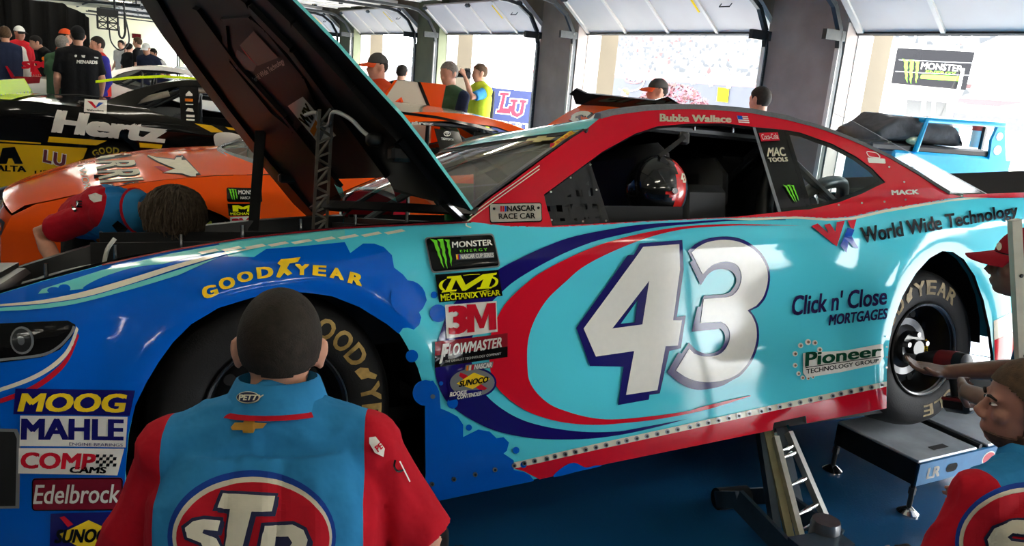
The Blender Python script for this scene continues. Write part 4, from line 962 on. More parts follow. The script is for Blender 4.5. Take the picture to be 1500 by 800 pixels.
MAR = vinyl('maroon_vinyl', (120, 24, 40))
def edg(k): k.poly([oline(rquad([(49, 700.5), (179, 699.5), (179, 745), (49, 746)], .06), 1.6)[0], oline(rquad([(49, 700.5), (179, 699.5), (179, 745), (49, 746)], .06), 1.6)[1]], BLACKV, 12)
lower('maroon sticker with white script lettering', rquad([(48, 699.5), (180, 698.5), (180, 746), (48, 747)], .06), MAR, [('Edelbrock', [(54, 709), (178, 708), (174, 735), (50, 737)], WHITEV, .015)], edg)
def dia(k): k.poly([[(84, 782), (130, 760), (176, 781), (130, 806)]], YELV, 11); k.text('SUNOCO', [(85, 773), (176, 771), (172, 791), (80, 793)], BLACKV, 14, .05); k.poly([[(88, 756), (95, 754), (108, 766), (100, 770)]], REDV, 12)
lower('navy fuel sticker with yellow diamond low on the nose', [(75, 751), (182, 748), (182, 812), (73, 814)], NAVYV, [], dia)
# headlight and front intake
b_, k, done = sticker(None, 'headlight')
k.poly([[(-60, 478), (0, 475), (60, 472), (100, 470), (111, 476), (106, 492), (88, 512), (62, 523), (0, 531), (-60, 540)]], BLACKV, 6); k.poly([oline(spl([(-60, 536), (0, 527), (60, 520), (86, 508), (103, 490), (109, 478)], 4), 4, False)[0]], GREYV, 9)
hl = done(); hl['label'] = 'black headlight panel with round lamp'
for pts, r_, m_, lay in ((None, 17, GREYV, 10), (None, 14, mat('lamp_grey', (58, 60, 62), rough=.15, metal=.6), 14), (None, 5, mat('lamp_centre', (130, 134, 138), rough=.1, metal=.6), 18)):
    b_ = MB(); k = car_skin(b_, MAIN); k.poly([circ(34, 499, r_, 24, r_ * 1.15)], m_, lay, 3); b_.build('lamp_lens', hl, 0)
b_, k, done = sticker(None, 'side_intake'); k.poly([[(-80, 626), (26, 628), (31, 640), (29, 744), (-80, 746)]], GREYV, 5); k.poly([[(-80, 630), (22, 632), (26, 642), (24, 740), (-80, 742)]], MATTE, 8); done()['label'] = 'black mesh intake beside the nose stickers'
# rivets on the sill and small fasteners
pp = []
for i in range(37):
    t = i / 36; x = 752 + (1290 - 752) * (t ** 1.0); y = np.interp(x, [752, 880, 1000, 1131, 1298], [681, 652.5, 626.5, 597.5, 562]); pp.append((x + (3 if i % 7 == 3 else 0), y))
pp += [(632, 708), (664, 701), (695, 694), (724, 687)]
for x, y in pp:
    b_ = MB(); k = car_skin(b_, MAIN); k.poly([circ(x, y, 3.6, 12)], STEEL, 9, 2); k.poly([circ(x, y, 1.9, 10)], MATTE, 12, 2); b_.build('sill_rivet', car, 0)
for x, y in ((633, 580), (1298, 493), (1297, 508), (1297, 523), (1297, 538)): b_ = MB(); k = car_skin(b_, MAIN); k.poly([circ(x, y, 3.5 if x < 700 else 1.6, 12)], STEEL, 9, 2); b_.build('body_fastener', car, 0)
# ---------------------------------------------------------------- windows, pillar, net
b_ = MB(); k = car_skin(b_, MAIN); k.poly([[(1107, 186), (1150, 190), (1183, 307), (1143, 310)]], BLACKV, -4)
k.poly([[(1103, 186), (1107, 186), (1145, 310), (1140, 310)]], GREYV, -3); k.poly([[(1111, 195), (1139, 194), (1142, 206), (1115, 207.5)]], REDV, 2); k.text('Coca-Cola', [(1114, 197), (1138, 196), (1140, 204), (1116, 205.5)], WHITEV, 5, .02)
k.text('MAC', [(1125, 217), (1148, 216), (1151, 229), (1123, 230)], CREAMV, 4, .035); k.text('TOOLS', [(1124, 231.5), (1153, 230.5), (1154, 237), (1126, 238)], CREAMV, 4, .06)
claw(k, [(1146, 271), (1163, 270), (1171, 297), (1160, 299)], GREENV, 4); b_.build('door_pillar', car, 0, label='black door pillar with white red and green stickers')
b_ = MB(); k = car_skin(b_, MAIN)
fo = [(1148, 189), (1172, 193), (1220, 210), (1255, 229), (1279, 246), (1299, 267), (1262, 285), (1230, 297), (1183, 309)]; fi_ = [(1157, 197), (1172, 200), (1218, 217), (1250, 234), (1272, 250), (1287, 265), (1260, 278), (1228, 290), (1189, 301)]
k.poly([fo, fi_], BLACKV, -4); k.poly([fi_], GLASSM, -5); b_.build('quarter_window', car, 0)
b_ = MB(); k = car_skin(b_, MAIN); NET = mat('net_webbing', (34, 34, 35), rough=.75, noise=.15, nscale=60)
holes = []
zs = lambda pts: [(780 + x / 4.705, 170 + y / 4.705) for x, y in pts]
for q in ([(170, 605), (210, 605), (216, 650), (176, 648)], [(250, 600), (285, 598), (270, 645), (255, 640)], [(305, 505), (350, 500), (356, 548), (312, 545)], [(370, 465), (392, 440), (398, 470)], [(235, 552), (272, 530), (276, 552)], [(415, 595), (450, 600), (455, 630), (420, 628)], [(360, 690), (395, 685), (400, 698), (362, 702)], [(440, 685), (475, 680), (478, 692), (442, 696)], [(195, 695), (230, 692), (232, 714), (198, 716)], [(278, 705), (312, 690), (316, 714)], [(362, 600), (385, 592), (388, 632), (366, 634)], [(105, 610), (128, 612), (130, 645), (112, 645)], [(385, 490), (420, 486), (426, 540), (398, 545)]): holes.append(zs(q))
k.poly([[(798, 286), (822, 268), (846, 250), (866, 236), (884, 290), (894, 322), (905, 327), (809, 330)]] + holes, NET, -12)
for i in range(4): k.poly([[(806 + i * 19, 286 - i * 13), (809 + i * 19, 284 - i * 13), (824 + i * 21, 329), (820 + i * 21, 329)]], BLACK, -10)
for x, y in ((808, 280), (837, 259), (866, 240), (855, 323), (889, 322), (809, 321), (875, 277)): k.poly([circ(x, y, 1.7, 8)], CHROME, -8, 2)
b_.build('window_net', car, 0, label='black webbing window net')
b_ = MB(); cv = [Vector(p) for p in ((1.13, .22, .93), (1.12, .24, 1.05), (1.08, .27, 1.16))]; b_.tube(cv, [.045, .045, .04], mat('padding', (40, 41, 42), rough=.7, noise=.1), 12); b_.tube([cv[0] - Vector((0, 0, .05)), cv[0]], .047, BLACK, 12)
b_.tube([(1.08, .27, 1.16), (1.2, .3, 1.24), (1.36, .32, 1.29)], .022, STEEL, 10); b_.tube([(1.38, .31, 1.30), (1.7, .325, 1.345), (1.98, .325, 1.33)], .018, DOORW, 10)
for x in (1.5, 1.7, 1.9): b_.tube([(x, .305, 1.33), (x, .305, 1.29)], .006, CHROME, 6)
b_.box((1.30, .13, .90), (.42, .02, .16), MATTE); b_.build('pillar_padding', car, 40)
# seat and cockpit
b_ = MB(); ST = mat('seat_black', (13, 13, 14), rough=.6, noise=.1)
b_.box((1.66, .52, .70), (.16, .50, .62), ST, Matrix.Rotation(R(-8), 4, 'Y'), bev=.05); b_.box((1.42, .52, .42), (.55, .50, .14), ST, bev=.05)
for y in (.27, .77): b_.box((1.72, y, .92), (.24, .07, .30), ST, Matrix.Translation((0, 0, 0)), bev=.034); b_.box((1.5, y, .55), (.5, .05, .3), ST, bev=.02)
b_.box((1.86, .52, 1.06), (.16, .44, .26), ST, bev=.07)
b_.build('driver_seat', car, 40)
b_ = MB(); n = 22; hs = spl([(1.98, .2, .88), (2.0, .21, 1.02), (2.06, .23, 1.14), (2.14, .26, 1.16), (2.2, .3, 1.08)], n // 4)
b_.tube(hs, [.034 + .004 * (i % 2) for i in range(len(hs))], BLACK, 12); b_.build('air_hose', car, 60, label='ribbed black air hose')
b_ = MB(); DK2 = mat('cockpit_grey', (48, 49, 51), rough=.6, noise=.1)
b_.box((.86, CW / 2, .80), (.12, CW - .5, .14), MATTE, bev=.03); b_.tube([(.9, .52, .8), (1.05, .52, .84)], .02, BLACK)
b_.lathe([(.155 + .014 * math.cos(a), .014 * math.sin(a)) for a in np.linspace(0, 2 * math.pi, 9)], BLACK, 28, 'x', (1.06, .52, .84))
sheet(b_, [[span(x, float(zrail(x)) - .03, t, .0) for t in TS[1:-1]] for x in (1.3, 1.7, 2.2)], DK2)
b_.bar((1.55, .95, 1.33), (1.95, .5, 1.05), .09, .02, MATTE); b_.bar((1.2, CW - .4, 1.26), (1.9, CW - .25, .86), .16, .02, MATTE); b_.bar((2.12, .5, 1.2), (2.12, 1.4, .7), .2, .02, MATTE)
b_.box((2.27, 1.12, 1.125), (.02, 1.4, .47), DK2); b_.box((1.80, CW - .26, 1.14), (1.0, .02, .46), MATTE); b_.box((1.25, CW - .22, 1.0), (.2, .02, .2), mat('green_pad', (40, 140, 70), rough=.5))  # bulkhead and far-window sheet added so the cockpit reads dark
b_.build('cockpit', car, 40)
b_ = MB()
for x, y, z, r_ in ((2.55, .5, 1.0, .08), (2.7, .7, 1.02, .07)): b_.lathe([(r_ * .6, .0), (r_, .02), (r_, .12), (r_ * .7, .14), (r_ * .6, .1), (0, .08)], CHROME, 24, 'y', (x, y, z))
b_.tube(spl([(2.35, .5, .95), (2.5, .42, 1.08), (2.7, .45, 1.1), (2.85, .6, .98)], 5), .03, mat('silver_duct', (150, 154, 158), rough=.35, metal=.6), 10); b_.bar((2.9, .5, .97), (3.02, .42, 1.12), .05, .05, CHROME); b_.build('rear_ducting', car, 40)
# windscreen stickers
bpy.context.view_layer.update(); b_ = MB(); k = mesh_skin(b_, car_o['ws'], MAIN)
k.poly([[(774, 205), (786, 203.5), (789, 201), (802, 200.5), (800, 203), (815, 202.5), (806, 207), (795, 207.5), (792, 209.5), (780, 210), (783, 207.5), (770, 208.5)]], mat('gold_emblem', (176, 160, 80), rough=.4), 8, 3)
k.poly([[(806, 215), (812, 210), (838, 192), (851, 191), (846, 195), (826, 207), (810, 219)]], YELV, 9, 3); k.poly([[(806, 219), (807, 212), (814, 212), (812, 216)]], REDV, 11, 3); k.poly([[(836, 193), (852, 191), (848, 195), (832, 196)]], TEAL, 11, 3)
for i in range(5): k.poly([[(814 + i * 6, 211 - i * 4), (818 + i * 6, 208 - i * 4), (822 + i * 6, 209 - i * 4), (817 + i * 6, 213 - i * 4)]], ORANV, 11, 3)
b_.build('windscreen_stickers', car, 0, label='gold bowtie and yellow stickers on the windscreen')
# ---------------------------------------------------------------- open engine bay
b_ = MB(); PB = mat('bay_black', (17, 17, 18), rough=.45, noise=.15)
xs = np.linspace(-.85, .62, 14); edge = [(float(x), float(S(x, zbelt(x) - .004)), float(zbelt(x))) for x in xs]
for mir in (0, 1):
    V = []
    for x, y, z in edge:
        for dy, dz in ((.0, .0), (.05, -.006), (.055, -.07), (.09, -.40)): V.append(Vector((x, CW - y - dy if mir else y + dy, z + dz)))
    b_.add(V, [(i * 4 + j, i * 4 + j + 1, i * 4 + j + 5, i * 4 + j + 4) for i in range(13) for j in range(3)], PB)
for i in range(7): b_.tube([(-.6 + i * .18, .30, float(zbelt(-.6 + i * .18)) - .02), (-.6 + i * .18, .30, float(zbelt(-.6 + i * .18)) + .03)], .006, CHROME, 6)
b_.tube(spl([(-.45, .24, .80), (-.44, .22, .84), (-.42, .22, .87)], 4), .006, WHITEV, 6)
b_.box((-.80, CW / 2, .52), (.10, 1.25, .36), PB, bev=.02); b_.box((-.86, CW / 2, .71), (.12, 1.35, .02), PB)
b_.box((.64, CW / 2, .90), (.06, CW - .4, .03), PB); b_.box((.57, CW / 2, .80), (.03, CW - .35, .18), PB)
b_.box((0, CW / 2, .25), (1.5, 1.3, .05), MATTE)
b_.build('engine_bay', car, 40)
b_ = MB(); b_.box((.02, CW / 2, .42), (.70, .55, .32), mat('engine_grey', (46, 47, 50), rough=.5, noise=.2)); b_.tube([(.05, CW / 2, .58), (.05, CW / 2, .70)], .20, PB, 24)
for s_ in (-1, 1):
    b_.box((.02, CW / 2 + s_ * .25, .56), (.66, .16, .10), PB, bev=.03)
    for i in range(4): b_.tube(spl([(-.22 + i * .16, CW / 2 + s_ * .3, .46), (-.20 + i * .16, CW / 2 + s_ * .42, .44), (-.15 + i * .14, CW / 2 + s_ * .46, .3)], 3), .025, STEEL, 8)
b_.tube(spl([(-.75, 1.2, .62), (-.5, 1.3, .68), (-.3, 1.15, .66)], 5), .05, PB, 10); b_.build('engine', car, 40)
# raised hood: its own plane through the cowl hinges
TH = R(48); HO = Vector((.62, 0, .93)); HV = Vector((-math.cos(TH), 0, math.sin(TH))); HN = Vector((math.sin(TH), 0, math.cos(TH)))   # HN: outer side
hp = MB(); k = pixel_plane(hp, MAIN, HO, (0, 1, 0), HV, .06); UND = mat('hood_underside', (8, 8, 10), rough=.5, noise=.12, spec=.22)
HQ = [(690, 308), (655, 260), (620, 212), (588, 171), (553, 133), (524, 101), (495, 68), (462, 34), (428, 0), (380, -42), (335, -70), (130, -85), (172, -50), (205, 0), (222, 28), (240, 55), (265, 88), (290, 120), (330, 173), (356, 205), (388, 248), (430, 299), (460, 327), (500, 292), (486, 262), (566, 259), (578, 281), (640, 296)]
k.poly([HQ], UND, 0, 30)
o2 = MB(); k2 = pixel_plane(o2, MAIN, HO, (0, 1, 0), HV, .06); 
pl = [tuple(p) for p in k2.to2d(np.array(dens(HQ, 15)))]
V, F = fill([pl]); V, F = cut(V, F, .08); pt = lambda p, d: HO + Vector((0, 1, 0)) * p[0] + HV * p[1] + HN * d
arch = lambda p: .010 + .035 * max(0., 1 - ((p[0] - .95) / .72) ** 2)
o2.add([pt(p, arch(p)) for p in V], F, BLUE); n = len(pl)
o2.add([pt(p, .0005) for p in pl] + [pt(p, arch(p)) for p in pl], [(i, (i + 1) % n, n + (i + 1) % n, n + i) for i in range(n)], TEAL)
hood = o2.build('hood', car, 40, label='raised hood, outer skin blue and aqua')
def ribs(name, pxs, w, h, m_=UND, closed=False):
    r_ = MB(); q = [pt(p, -h / 2) for p in k2.to2d(np.array(pxs, float))]
    if closed: q.append(q[0])
    for a, c_ in zip(q, q[1:]): r_.bar(a, c_, w, h, m_, up=HN)
    return r_
ur = hp.build('inner_panel', hood, 40, label='black underside of the hood')
r_ = ribs('x', [(655, 292), (585, 204), (518, 129), (434, 36), (384, -14)], .08, .022); r_.build('hood_rib', hood, 30)
r_ = ribs('x', [(458, 306), (395, 232), (336, 155), (274, 70), (228, -10)], .08, .022); r_.build('hood_rib', hood, 30)
r_ = ribs('x', [(500, 270), (420, 170), (352, 95), (290, 10)], .05, .018, mat('hood_rib_brown_sheen', (15, 12, 11), rough=.5, spec=.25)); r_.build('hood_rib', hood, 30)  # brownish reflection on the underside is put into the rib colour
r_ = ribs('x', [(565, 255), (480, 140), (430, 72), (370, 10), (330, -20)], .06, .018, mat('hood_rib_brown_sheen', (15, 12, 11), rough=.5, spec=.25)); r_.build('hood_rib', hood, 30)
r_ = ribs('x', [(330, 30), (372, 28), (392, 45), (445, 110), (462, 150), (430, 190), (400, 165), (335, 85)], .03, .012, closed=True); r_.build('hood_rib', hood, 30)
b_ = MB(); kk = pixel_plane(b_, MAIN, HO - HN * .004, (0, 1, 0), HV, .06)
kk.text('World Wide Technology', [(365, 116), (414, 84), (419, 94), (372, 124.5)], vinyl('bright_white', (236, 232, 226)), 4, .0)  # white raised in the colour to offset the shade under the hood
kk.poly([[(352, 66), (372, 45), (408, 84), (378, 96)]], mat('logo_brown', (62, 40, 28), rough=.4), 3); kk.poly([[(352, 66), (378, 96), (362, 80)], ], REDV, 5); kk.poly([[(348, 72), (378, 92), (372, 104), (340, 100)]], mat('logo_navy', (14, 24, 44), rough=.4), 4)
b_.build('hood_lettering', hood, 0, label='white lettering and dark logo inside the hood')
b_ = MB(); kk = pixel_plane(b_, MAIN, HO - HN * .03, (0, 1, 0), HV, .06); kk.poly([[(422, 155), (444, 141), (493, 198), (468, 211)]], WHITEV, 3)
kk.text('WIX', [(438, 173), (449, 149), (464, 165), (453, 189)], BLACKV, 6, .06); kk.poly([[(455, 191), (467, 168), (472, 174), (461, 199)]], ORANV, 6); kk.poly([[(464, 200), (474, 178), (480, 185), (470, 206)]], GREYV, 6)
b_.build('filter_sticker', hood, 0, label='white filter sticker with black lettering')
b_ = MB(); cab = spl([pt(p, -.05) for p in k2.to2d(np.array([(462, 156), (478, 152), (482, 165), (496, 170), (505, 150), (530, 160), (548, 178), (565, 190)], float))], 5)
b_.tube(cab, .007, mat('pale_cable', (226, 224, 216)), 8); b_.box(cab[-1], (.05, .05, .04), BLACK, bev=.01); b_.build('cable', hood, 60)
for p_ in ((597, 220), (424, 258)):
    b_ = MB(); q = pt(k2.to2d(np.array([p_], float))[0], -.02); b_.box(q, (.09, .06, .05), BLACK, bev=.01); b_.build('latch_box', hood, 0)
b_ = MB(); A_ = pt(k2.to2d(np.array([(650, 288)], float))[0], -.015); b_.bar(A_, Vector((.66, A_.y + .02, .90)), .05, .012, STEEL); b_.tube([A_ - HN * .02, A_ + HN * .01], .012, CHROME, 8); b_.build('hood_hinge', car, 0); b_ = MB()
A2 = pt(k2.to2d(np.array([(462, 318)], float))[0], -.015); b_.bar(A2, Vector((.64, A2.y, .88)), .05, .012, STEEL); b_.build('hood_hinge', car, 0)
# lattice prop and black strap that hold the hood up
inv = MAIN.inverted()
def loc_at(px, py, axis, v):
    iv = MAIN.inverted(); C = iv @ Vector(CAM); r = iv.to_3x3() @ Vector(rays([(px, py)])[0]); return C + r * ((v - C[axis]) / r[axis])
T0 = loc_at(468, 343, 1, .95); T1 = pt(k2.to2d(np.array([(487, 150)], float))[0], -.03)
b_ = MB(); b_ = MB(); q = loc_at(1046, 305, 1, .30); b_.box(q, (.07, .03, .09), WHITEV, Matrix.Translation(q) @ Matrix.Rotation(R(25), 4, 'Y') @ Matrix.Translation(-q), bev=.008); b_.build('white_box', car, 0)
b_ = MB(); TW_ = mat('dull_truss', (150, 146, 134), rough=.5, metal=.2, noise=.15); dx = Vector((.028, .0, .012)); N_ = 9
for s_ in (-1, 1): b_.bar(T0 + dx * s_, T1 + dx * s_ * .8, .011, .011, TW_)
for i in range(N_):
    a = T0.lerp(T1, i / N_); c_ = T0.lerp(T1, (i + 1) / N_); s_ = 1 if i % 2 else -1
    b_.bar(a + dx * s_, c_ - dx * s_, .008, .008, TW_); b_.bar(a - dx, a + dx, .008, .008, TW_)
b_.box(T0, (.10, .06, .02), TW_); b_.build('hood_prop', car, 0, label='grey lattice hood prop')
S0_ = loc_at(371, 338, 1, 1.72); S1_ = pt(k2.to2d(np.array([(384, 190)], float))[0], -.01)
b_ = MB(); b_.bar(S0_, S1_, .05, .012, MATTE); b_.build('hood_strap', car, 0, label='flat black hood strap on the far side')
# wheels
wheel(car, 0, start=73, step=13.0); wheel(car, WB, start=178, step=15.2, lettercol=mat('worn_tyre_lettering', (150, 128, 84), rough=.6, noise=.3, nscale=60))
wheel(car, 0, True, letters=False, detail=False); wheel(car, WB, True, letters=False, detail=False)

# ------------------------------------------------------------------ the other race cars
def finish(root, made, skip=()):
    d = {}
    for k, (b_, nm) in made.items():
        if k not in skip: d[k] = b_.build(nm, root, 60 if k.startswith(('flank', 'house')) else 40)
    return d
ORANGE = paint('orange_paint', (238, 84, 20), .12, 0., .12); BLK = paint('black_paint', (14, 14, 15)); CRM = paint('cream_roof', (214, 206, 184)); YEL = paint('yellow_paint', (226, 178, 30)); NEON = paint('neon_yellow', (206, 236, 20))
OL = Vector((.34, 5.30, 0)); oc = empty('race_car', OL, (0, 0, R(.8)), 'orange stock car nose down beside the light blue car, rear lid raised', 'race car')
OM = mats(oc)
P, made = build_car(oc, dict(body=ORANGE, house=ORANGE, roof=CRM, hood=ORANGE, nose=ORANGE, deck=ORANGE, tail=ORANGE, spoiler=BLK))
mb = made['flankL'][0]; k = car_skin(mb, OM)
NUM = [(497, 305), (503, 288), (520, 274), (568, 274), (600, 274), (600, 320), (497, 320)]
k.poly([NUM], WHITEV, 3); k.poly([grow(NUM, -3)], BLACKV, 5); k.poly([grow(NUM, -5.5)], REDV, 8)
k.poly([rquad([(331.5, 275), (383, 276), (384, 296.5), (332.5, 296)], .08)], BLACKV, 4); claw(k, [(334, 277), (347, 277), (348, 293), (336, 294)], GREENV, 7); k.text('MONSTER', [(349, 279), (381, 279), (381, 285), (349, 285)], WHITEV, 7, .03); k.text('NASCAR CUP', [(352, 288), (380, 288), (380, 292), (352, 292)], WHITEV, 7, .03)
k.poly([[(333, 298.5), (376, 298.5), (375, 316), (335, 316)]], BLACKV, 4); k.text('M', [(340, 301), (372, 300.5), (369, 310), (341, 310)], LIME, 7, .06); k.text('MECHANIX', [(337, 311.5), (372, 311), (371, 315), (338, 315)], LIME, 7, .03)
k.poly([[(337, 318), (370, 316.5), (366, 338), (338, 340)]], WHITEV, 4); k.text('3', [(339, 320), (351, 319.5), (351, 336.5), (340, 337)], REDV, 7, .055); k.text('M', [(350, 319.5), (367, 318.5), (364, 335.5), (350, 336.5)], REDV, 7, .05)
hb_ = made['houseL'][0]; k = car_skin(hb_, OM)
k.text('Suárez', [(590, 176.5), (635, 179), (635, 184), (590, 182)], WHITEV, 4, .05)
k.poly([[(560, 160), (640, 170), (700, 183), (730, 192), (730, 195), (700, 187), (640, 174), (560, 164)]], BLK, 3)
od = finish(oc, made, ('deck', 'spoiler'))
b_ = MB(); k = car_skin(b_, OM); k.poly([[(636, 188), (672, 193), (688, 232), (648, 232)]], BLACKV, -4)
tx, ty = 655, 196; E_ = [circ(tx, ty, 5.2, 20, 3.8), circ(tx, ty, 4.2, 20, 2.9)]; k.poly(E_, WHITEV, 2, 2); k.poly([circ(tx, ty - 1, 3.2, 16, 1.3), circ(tx, ty - 1, 2.4, 16, .7)], WHITEV, 3, 2); k.poly([circ(tx, ty, 1.4, 12, 3), circ(tx, ty, .8, 12, 2.2)], WHITEV, 3, 2)
k.text('TOYOTA', [(646, 201.5), (665, 203), (665, 206.5), (646, 205)], WHITEV, 3, .06); b_.build('door_pillar', oc, 0, label='black door pillar with white oval emblem')
# rear lid swung up on its front edge, spoiler on it
piv = Vector((3.25, CW / 2, 1.045)); LR_ = Matrix.Translation(piv) @ Matrix.Rotation(R(-40), 4, 'Y') @ Matrix.Translation(-piv)
dm = MB(); b0 = made['deck'][0]; dm.add([LR_ @ v for v in b0.v], b0.f, ORANGE); lid = dm.build('deck_lid', oc, 40, label='raised orange rear lid')
sm = MB(); WG = [(.12, 0), (.12, .09), (.05, .10), (.22, .17), (.40, .13), (1.50, .13), (1.68, .17), (1.85, .10), (1.78, .09), (1.78, 0)]
B_ = LR_ @ Matrix.Translation((3.93, 0, 1.03)) @ Matrix.Rotation(R(12), 4, 'Y')
V, F = fill([WG]); sm.add([(0, x, y) for x, y in V], F, BLK, B_); sm.add([(.02, x, y) for x, y in V], [f[::-1] for f in F], BLK, B_)
sm.add([(0, x, y) for x, y in WG] + [(.02, x, y) for x, y in WG], [(i, (i + 1) % 10, 10 + (i + 1) % 10, 10 + i) for i in range(10)], BLK, B_); sm.build('spoiler', lid, 0)
bpy.context.view_layer.update()
b_ = MB(); k = mesh_skin(b_, lid, OM); bb = [proj_ for proj_ in [0]]
def tow(M, p):                                        # car point -> pixel
    w = M @ Vector(p); d = np.array(w) - CAM; c = W2C.T @ d; return (750 + FOC * c[0] / c[2], 400 + FOC * c[1] / c[2])
LP = [tow(OM, LR_ @ Vector(p)) for p in ((3.80, 1.5, 1.075), (3.80, .5, 1.075), (3.5, .5, 1.08), (3.5, 1.5, 1.08))]
k.text('SLM', LP, CREAMV, 6, .04, 1.1); k.text('SLM', LP, BLACKV, 4, .08, 1.05); b_.build('lettering', lid, 0)
# lettering on the orange hood
hd = od['hood']; b_ = MB(); k = mesh_skin(b_, hd, OM)
q = [(190, 219), (217, 275), (148, 281), (135, 219)]
MTB = mat('print_black', (16, 16, 17), rough=.6, spec=.2); MTC = mat('print_cream2', (232, 226, 206), rough=.6, spec=.2); k.text('ARRIS', q, MTB, 2, .075, 1.1); k.text('ARRIS', q, MTC, 6, .025, 1.18)
k.text('NETWORK', [(118, 224), (137, 284), (126, 284), (108, 226)], MTC, 5, .01)
zf = lambda pts: [(x / 3.75, 200 + y / 3.75) for x, y in pts]
b_.build('hood_lettering', hd, 0, label='cream and black lettering across the orange hood'); b_ = MB(); k = mesh_skin(b_, hd, OM)
SH = zf([(790, 95), (860, 118), (960, 130), (985, 95), (1040, 150), (1125, 240), (1060, 225), (1000, 205), (900, 200), (965, 178), (930, 165), (870, 140)])
k.poly([grow(SH, 1.6)], MTB, 3); k.poly([SH], MTC, 6); k.poly([zf([(845, 165), (900, 165), (935, 185), (900, 195)])], REDV, 5)
b_.build('hood_emblem', hd, 0, label='cream pointed emblem on the orange hood')
wheel(oc, 0, start=150, lettercol=mat('yellow_tyre_lettering', (206, 190, 40), rough=.6)); wheel(oc, WB, letters=False, detail=False); wheel(oc, 0, True, letters=False, detail=False); wheel(oc, WB, True, letters=False, detail=False)
# black and yellow car beyond it, pointing the other way
HL = Vector((3.0356, 10.2067, 0)); hc = empty('race_car', HL, (0, 0, 2.939), 'black and yellow stock car with neon spoiler facing away beyond the orange car', 'race car')
HMx = mats(hc); P, made = build_car(hc, dict(body=BLK, house=BLK, roof=mat('olive_roof', (92, 88, 62), rough=.3, coat=.4), hood=BLK, nose=BLK, deck=BLK, tail=YEL, spoiler=NEON))
mb = made['flankR'][0]; k = car_skin(mb, HMx, True)
k.poly([[(-60, 205), (0, 210), (60, 213), (128, 217), (122, 232), (100, 244), (50, 262), (0, 275), (-60, 290)]], YEL, 3)
k.poly([[(72, 200), (157, 206), (141, 213), (70, 208)]], YEL, 4); k.poly([[(0, 205), (60, 209), (60, 211), (0, 207.5)]], YEL, 4)
k.poly([[(204, 209), (238, 212), (236, 218), (205, 216)]], YEL, 4); k.poly([[(285, 181), (310, 184), (328, 194), (310, 194)]], YEL, 4); k.poly([[(330, 186), (345, 188), (350, 192), (335, 190)]], YEL, 4)
k.text('Hertz', [(84, 161), (247, 181), (241, 210), (75, 194)], WHITEV, 6, .07)
k.poly([spl([(313, 200), (325, 194), (345, 196), (357, 204), (352, 222), (322, 222)], 4, True)], WHITEV, 5)
k.text('AXALTA', [(-28, 241), (38, 243), (39, 252), (-30, 250)], BLACKV, 6, .05); k.poly([[(-2, 240), (4, 217), (22, 215), (34, 240), (22, 240), (18, 232), (13, 232), (10, 240)]], BLACKV, 6)
dl = mat('maroon_letter', (110, 34, 52)); k.text('LU', [(64, 218), (98, 226), (96, 246), (62, 238)], WHITEV, 5, .10, 1.1); k.text('LU', [(65, 219), (97, 227), (95, 245), (63, 237)], dl, 8, .05, 1.2); k.text('LIBERTY', [(51, 250), (110, 246), (109, 252), (51, 257)], BLACKV, 6, .04)
hb_ = made['houseR'][0]; k = car_skin(hb_, HMx, True)
k.poly([[(124, 145), (157, 147), (156, 167), (123, 164)]], WHITEV, 4); k.poly([[(128, 148), (135, 149), (142, 158), (139, 159)]], REDV, 6, 3); k.poly([[(139, 159), (145, 150), (152, 151), (142, 158)]], BLUEV, 6, 3); k.text('Valvoline', [(127, 160), (152, 161.5), (152, 164), (127, 162.5)], BLACKV, 6, .03)
k.poly([[(140, 118), (190, 112), (240, 110), (290, 114), (290, 117), (240, 114), (190, 116), (140, 122)]], NEON, 4)
hd_ = finish(hc, made)
b_ = MB(); k = car_skin(b_, HMx, True); k.poly([[(262, 120), (290, 118), (292, 178), (265, 176)]], BLACKV, -4)
k.poly([[(272, 138), (277, 133), (282, 138), (282, 141), (272, 141)]], WHITEV, 2, 3); k.poly([[(271, 144.5), (282.5, 145), (282.5, 149), (271, 148.5)]], ORANV, 2, 3); k.poly([[(272, 163), (275, 158), (282, 159), (284, 164)]], WHITEV, 2, 3); k.poly([[(273, 168), (285, 168.5), (285, 172), (273, 171.5)]], WHITEV, 2, 3); k.poly([[(273, 174), (285, 174.5), (285, 177), (273, 176.5)]], WHITEV, 2, 3); k.poly([[(272, 152), (283, 152.4), (283, 154), (272, 153.6)]], WHITEV, 2, 3)
b_.build('door_pillar', hc, 0, label='black door pillar with white and orange marks')
b_ = MB(); b_.add([span(x, float(zrail(x)) + .008, t, .02) for x in (2.1, 2.3) for t in TS], [(j, j + 1, 15 + j + 1, 15 + j) for j in range(14)], NEON); b_.build('roof_flap', hc, 0, label='neon yellow roof flap')
b_ = MB(); b_.add([span(x, float(zbelt(x)) + .01, t, .03) for x in (3.72, 3.93) for t in TS[2:-2]], [(j, j + 1, 11 + j + 1, 11 + j) for j in range(10)], NEON); b_.build('deck_trim', hc, 0, label='neon yellow deck edge')
b_ = MB(); b_.tube([(1.2, CW - .31, 1.22), (1.6, CW - .34, 1.28), (2.1, CW - .34, 1.27)], .03, mat('pale_padding', (196, 190, 170), rough=.7), 10); b_.tube([(2.3, CW - .3, 1.22), (2.6, CW - .26, 1.12), (2.85, CW - .2, 1.04)], .03, mat('pale_padding', (196, 190, 170)), 10); b_.build('cage_padding', hc, 60)
wheel(hc, WB, True, start=120, word2='GOODYEAR', lettercol=mat('yellow_tyre_lettering', (206, 190, 40), rough=.6)); wheel(hc, 0, True, letters=False, detail=False); wheel(hc, 0, False, letters=False, detail=False); wheel(hc, WB, False, letters=False, detail=False)
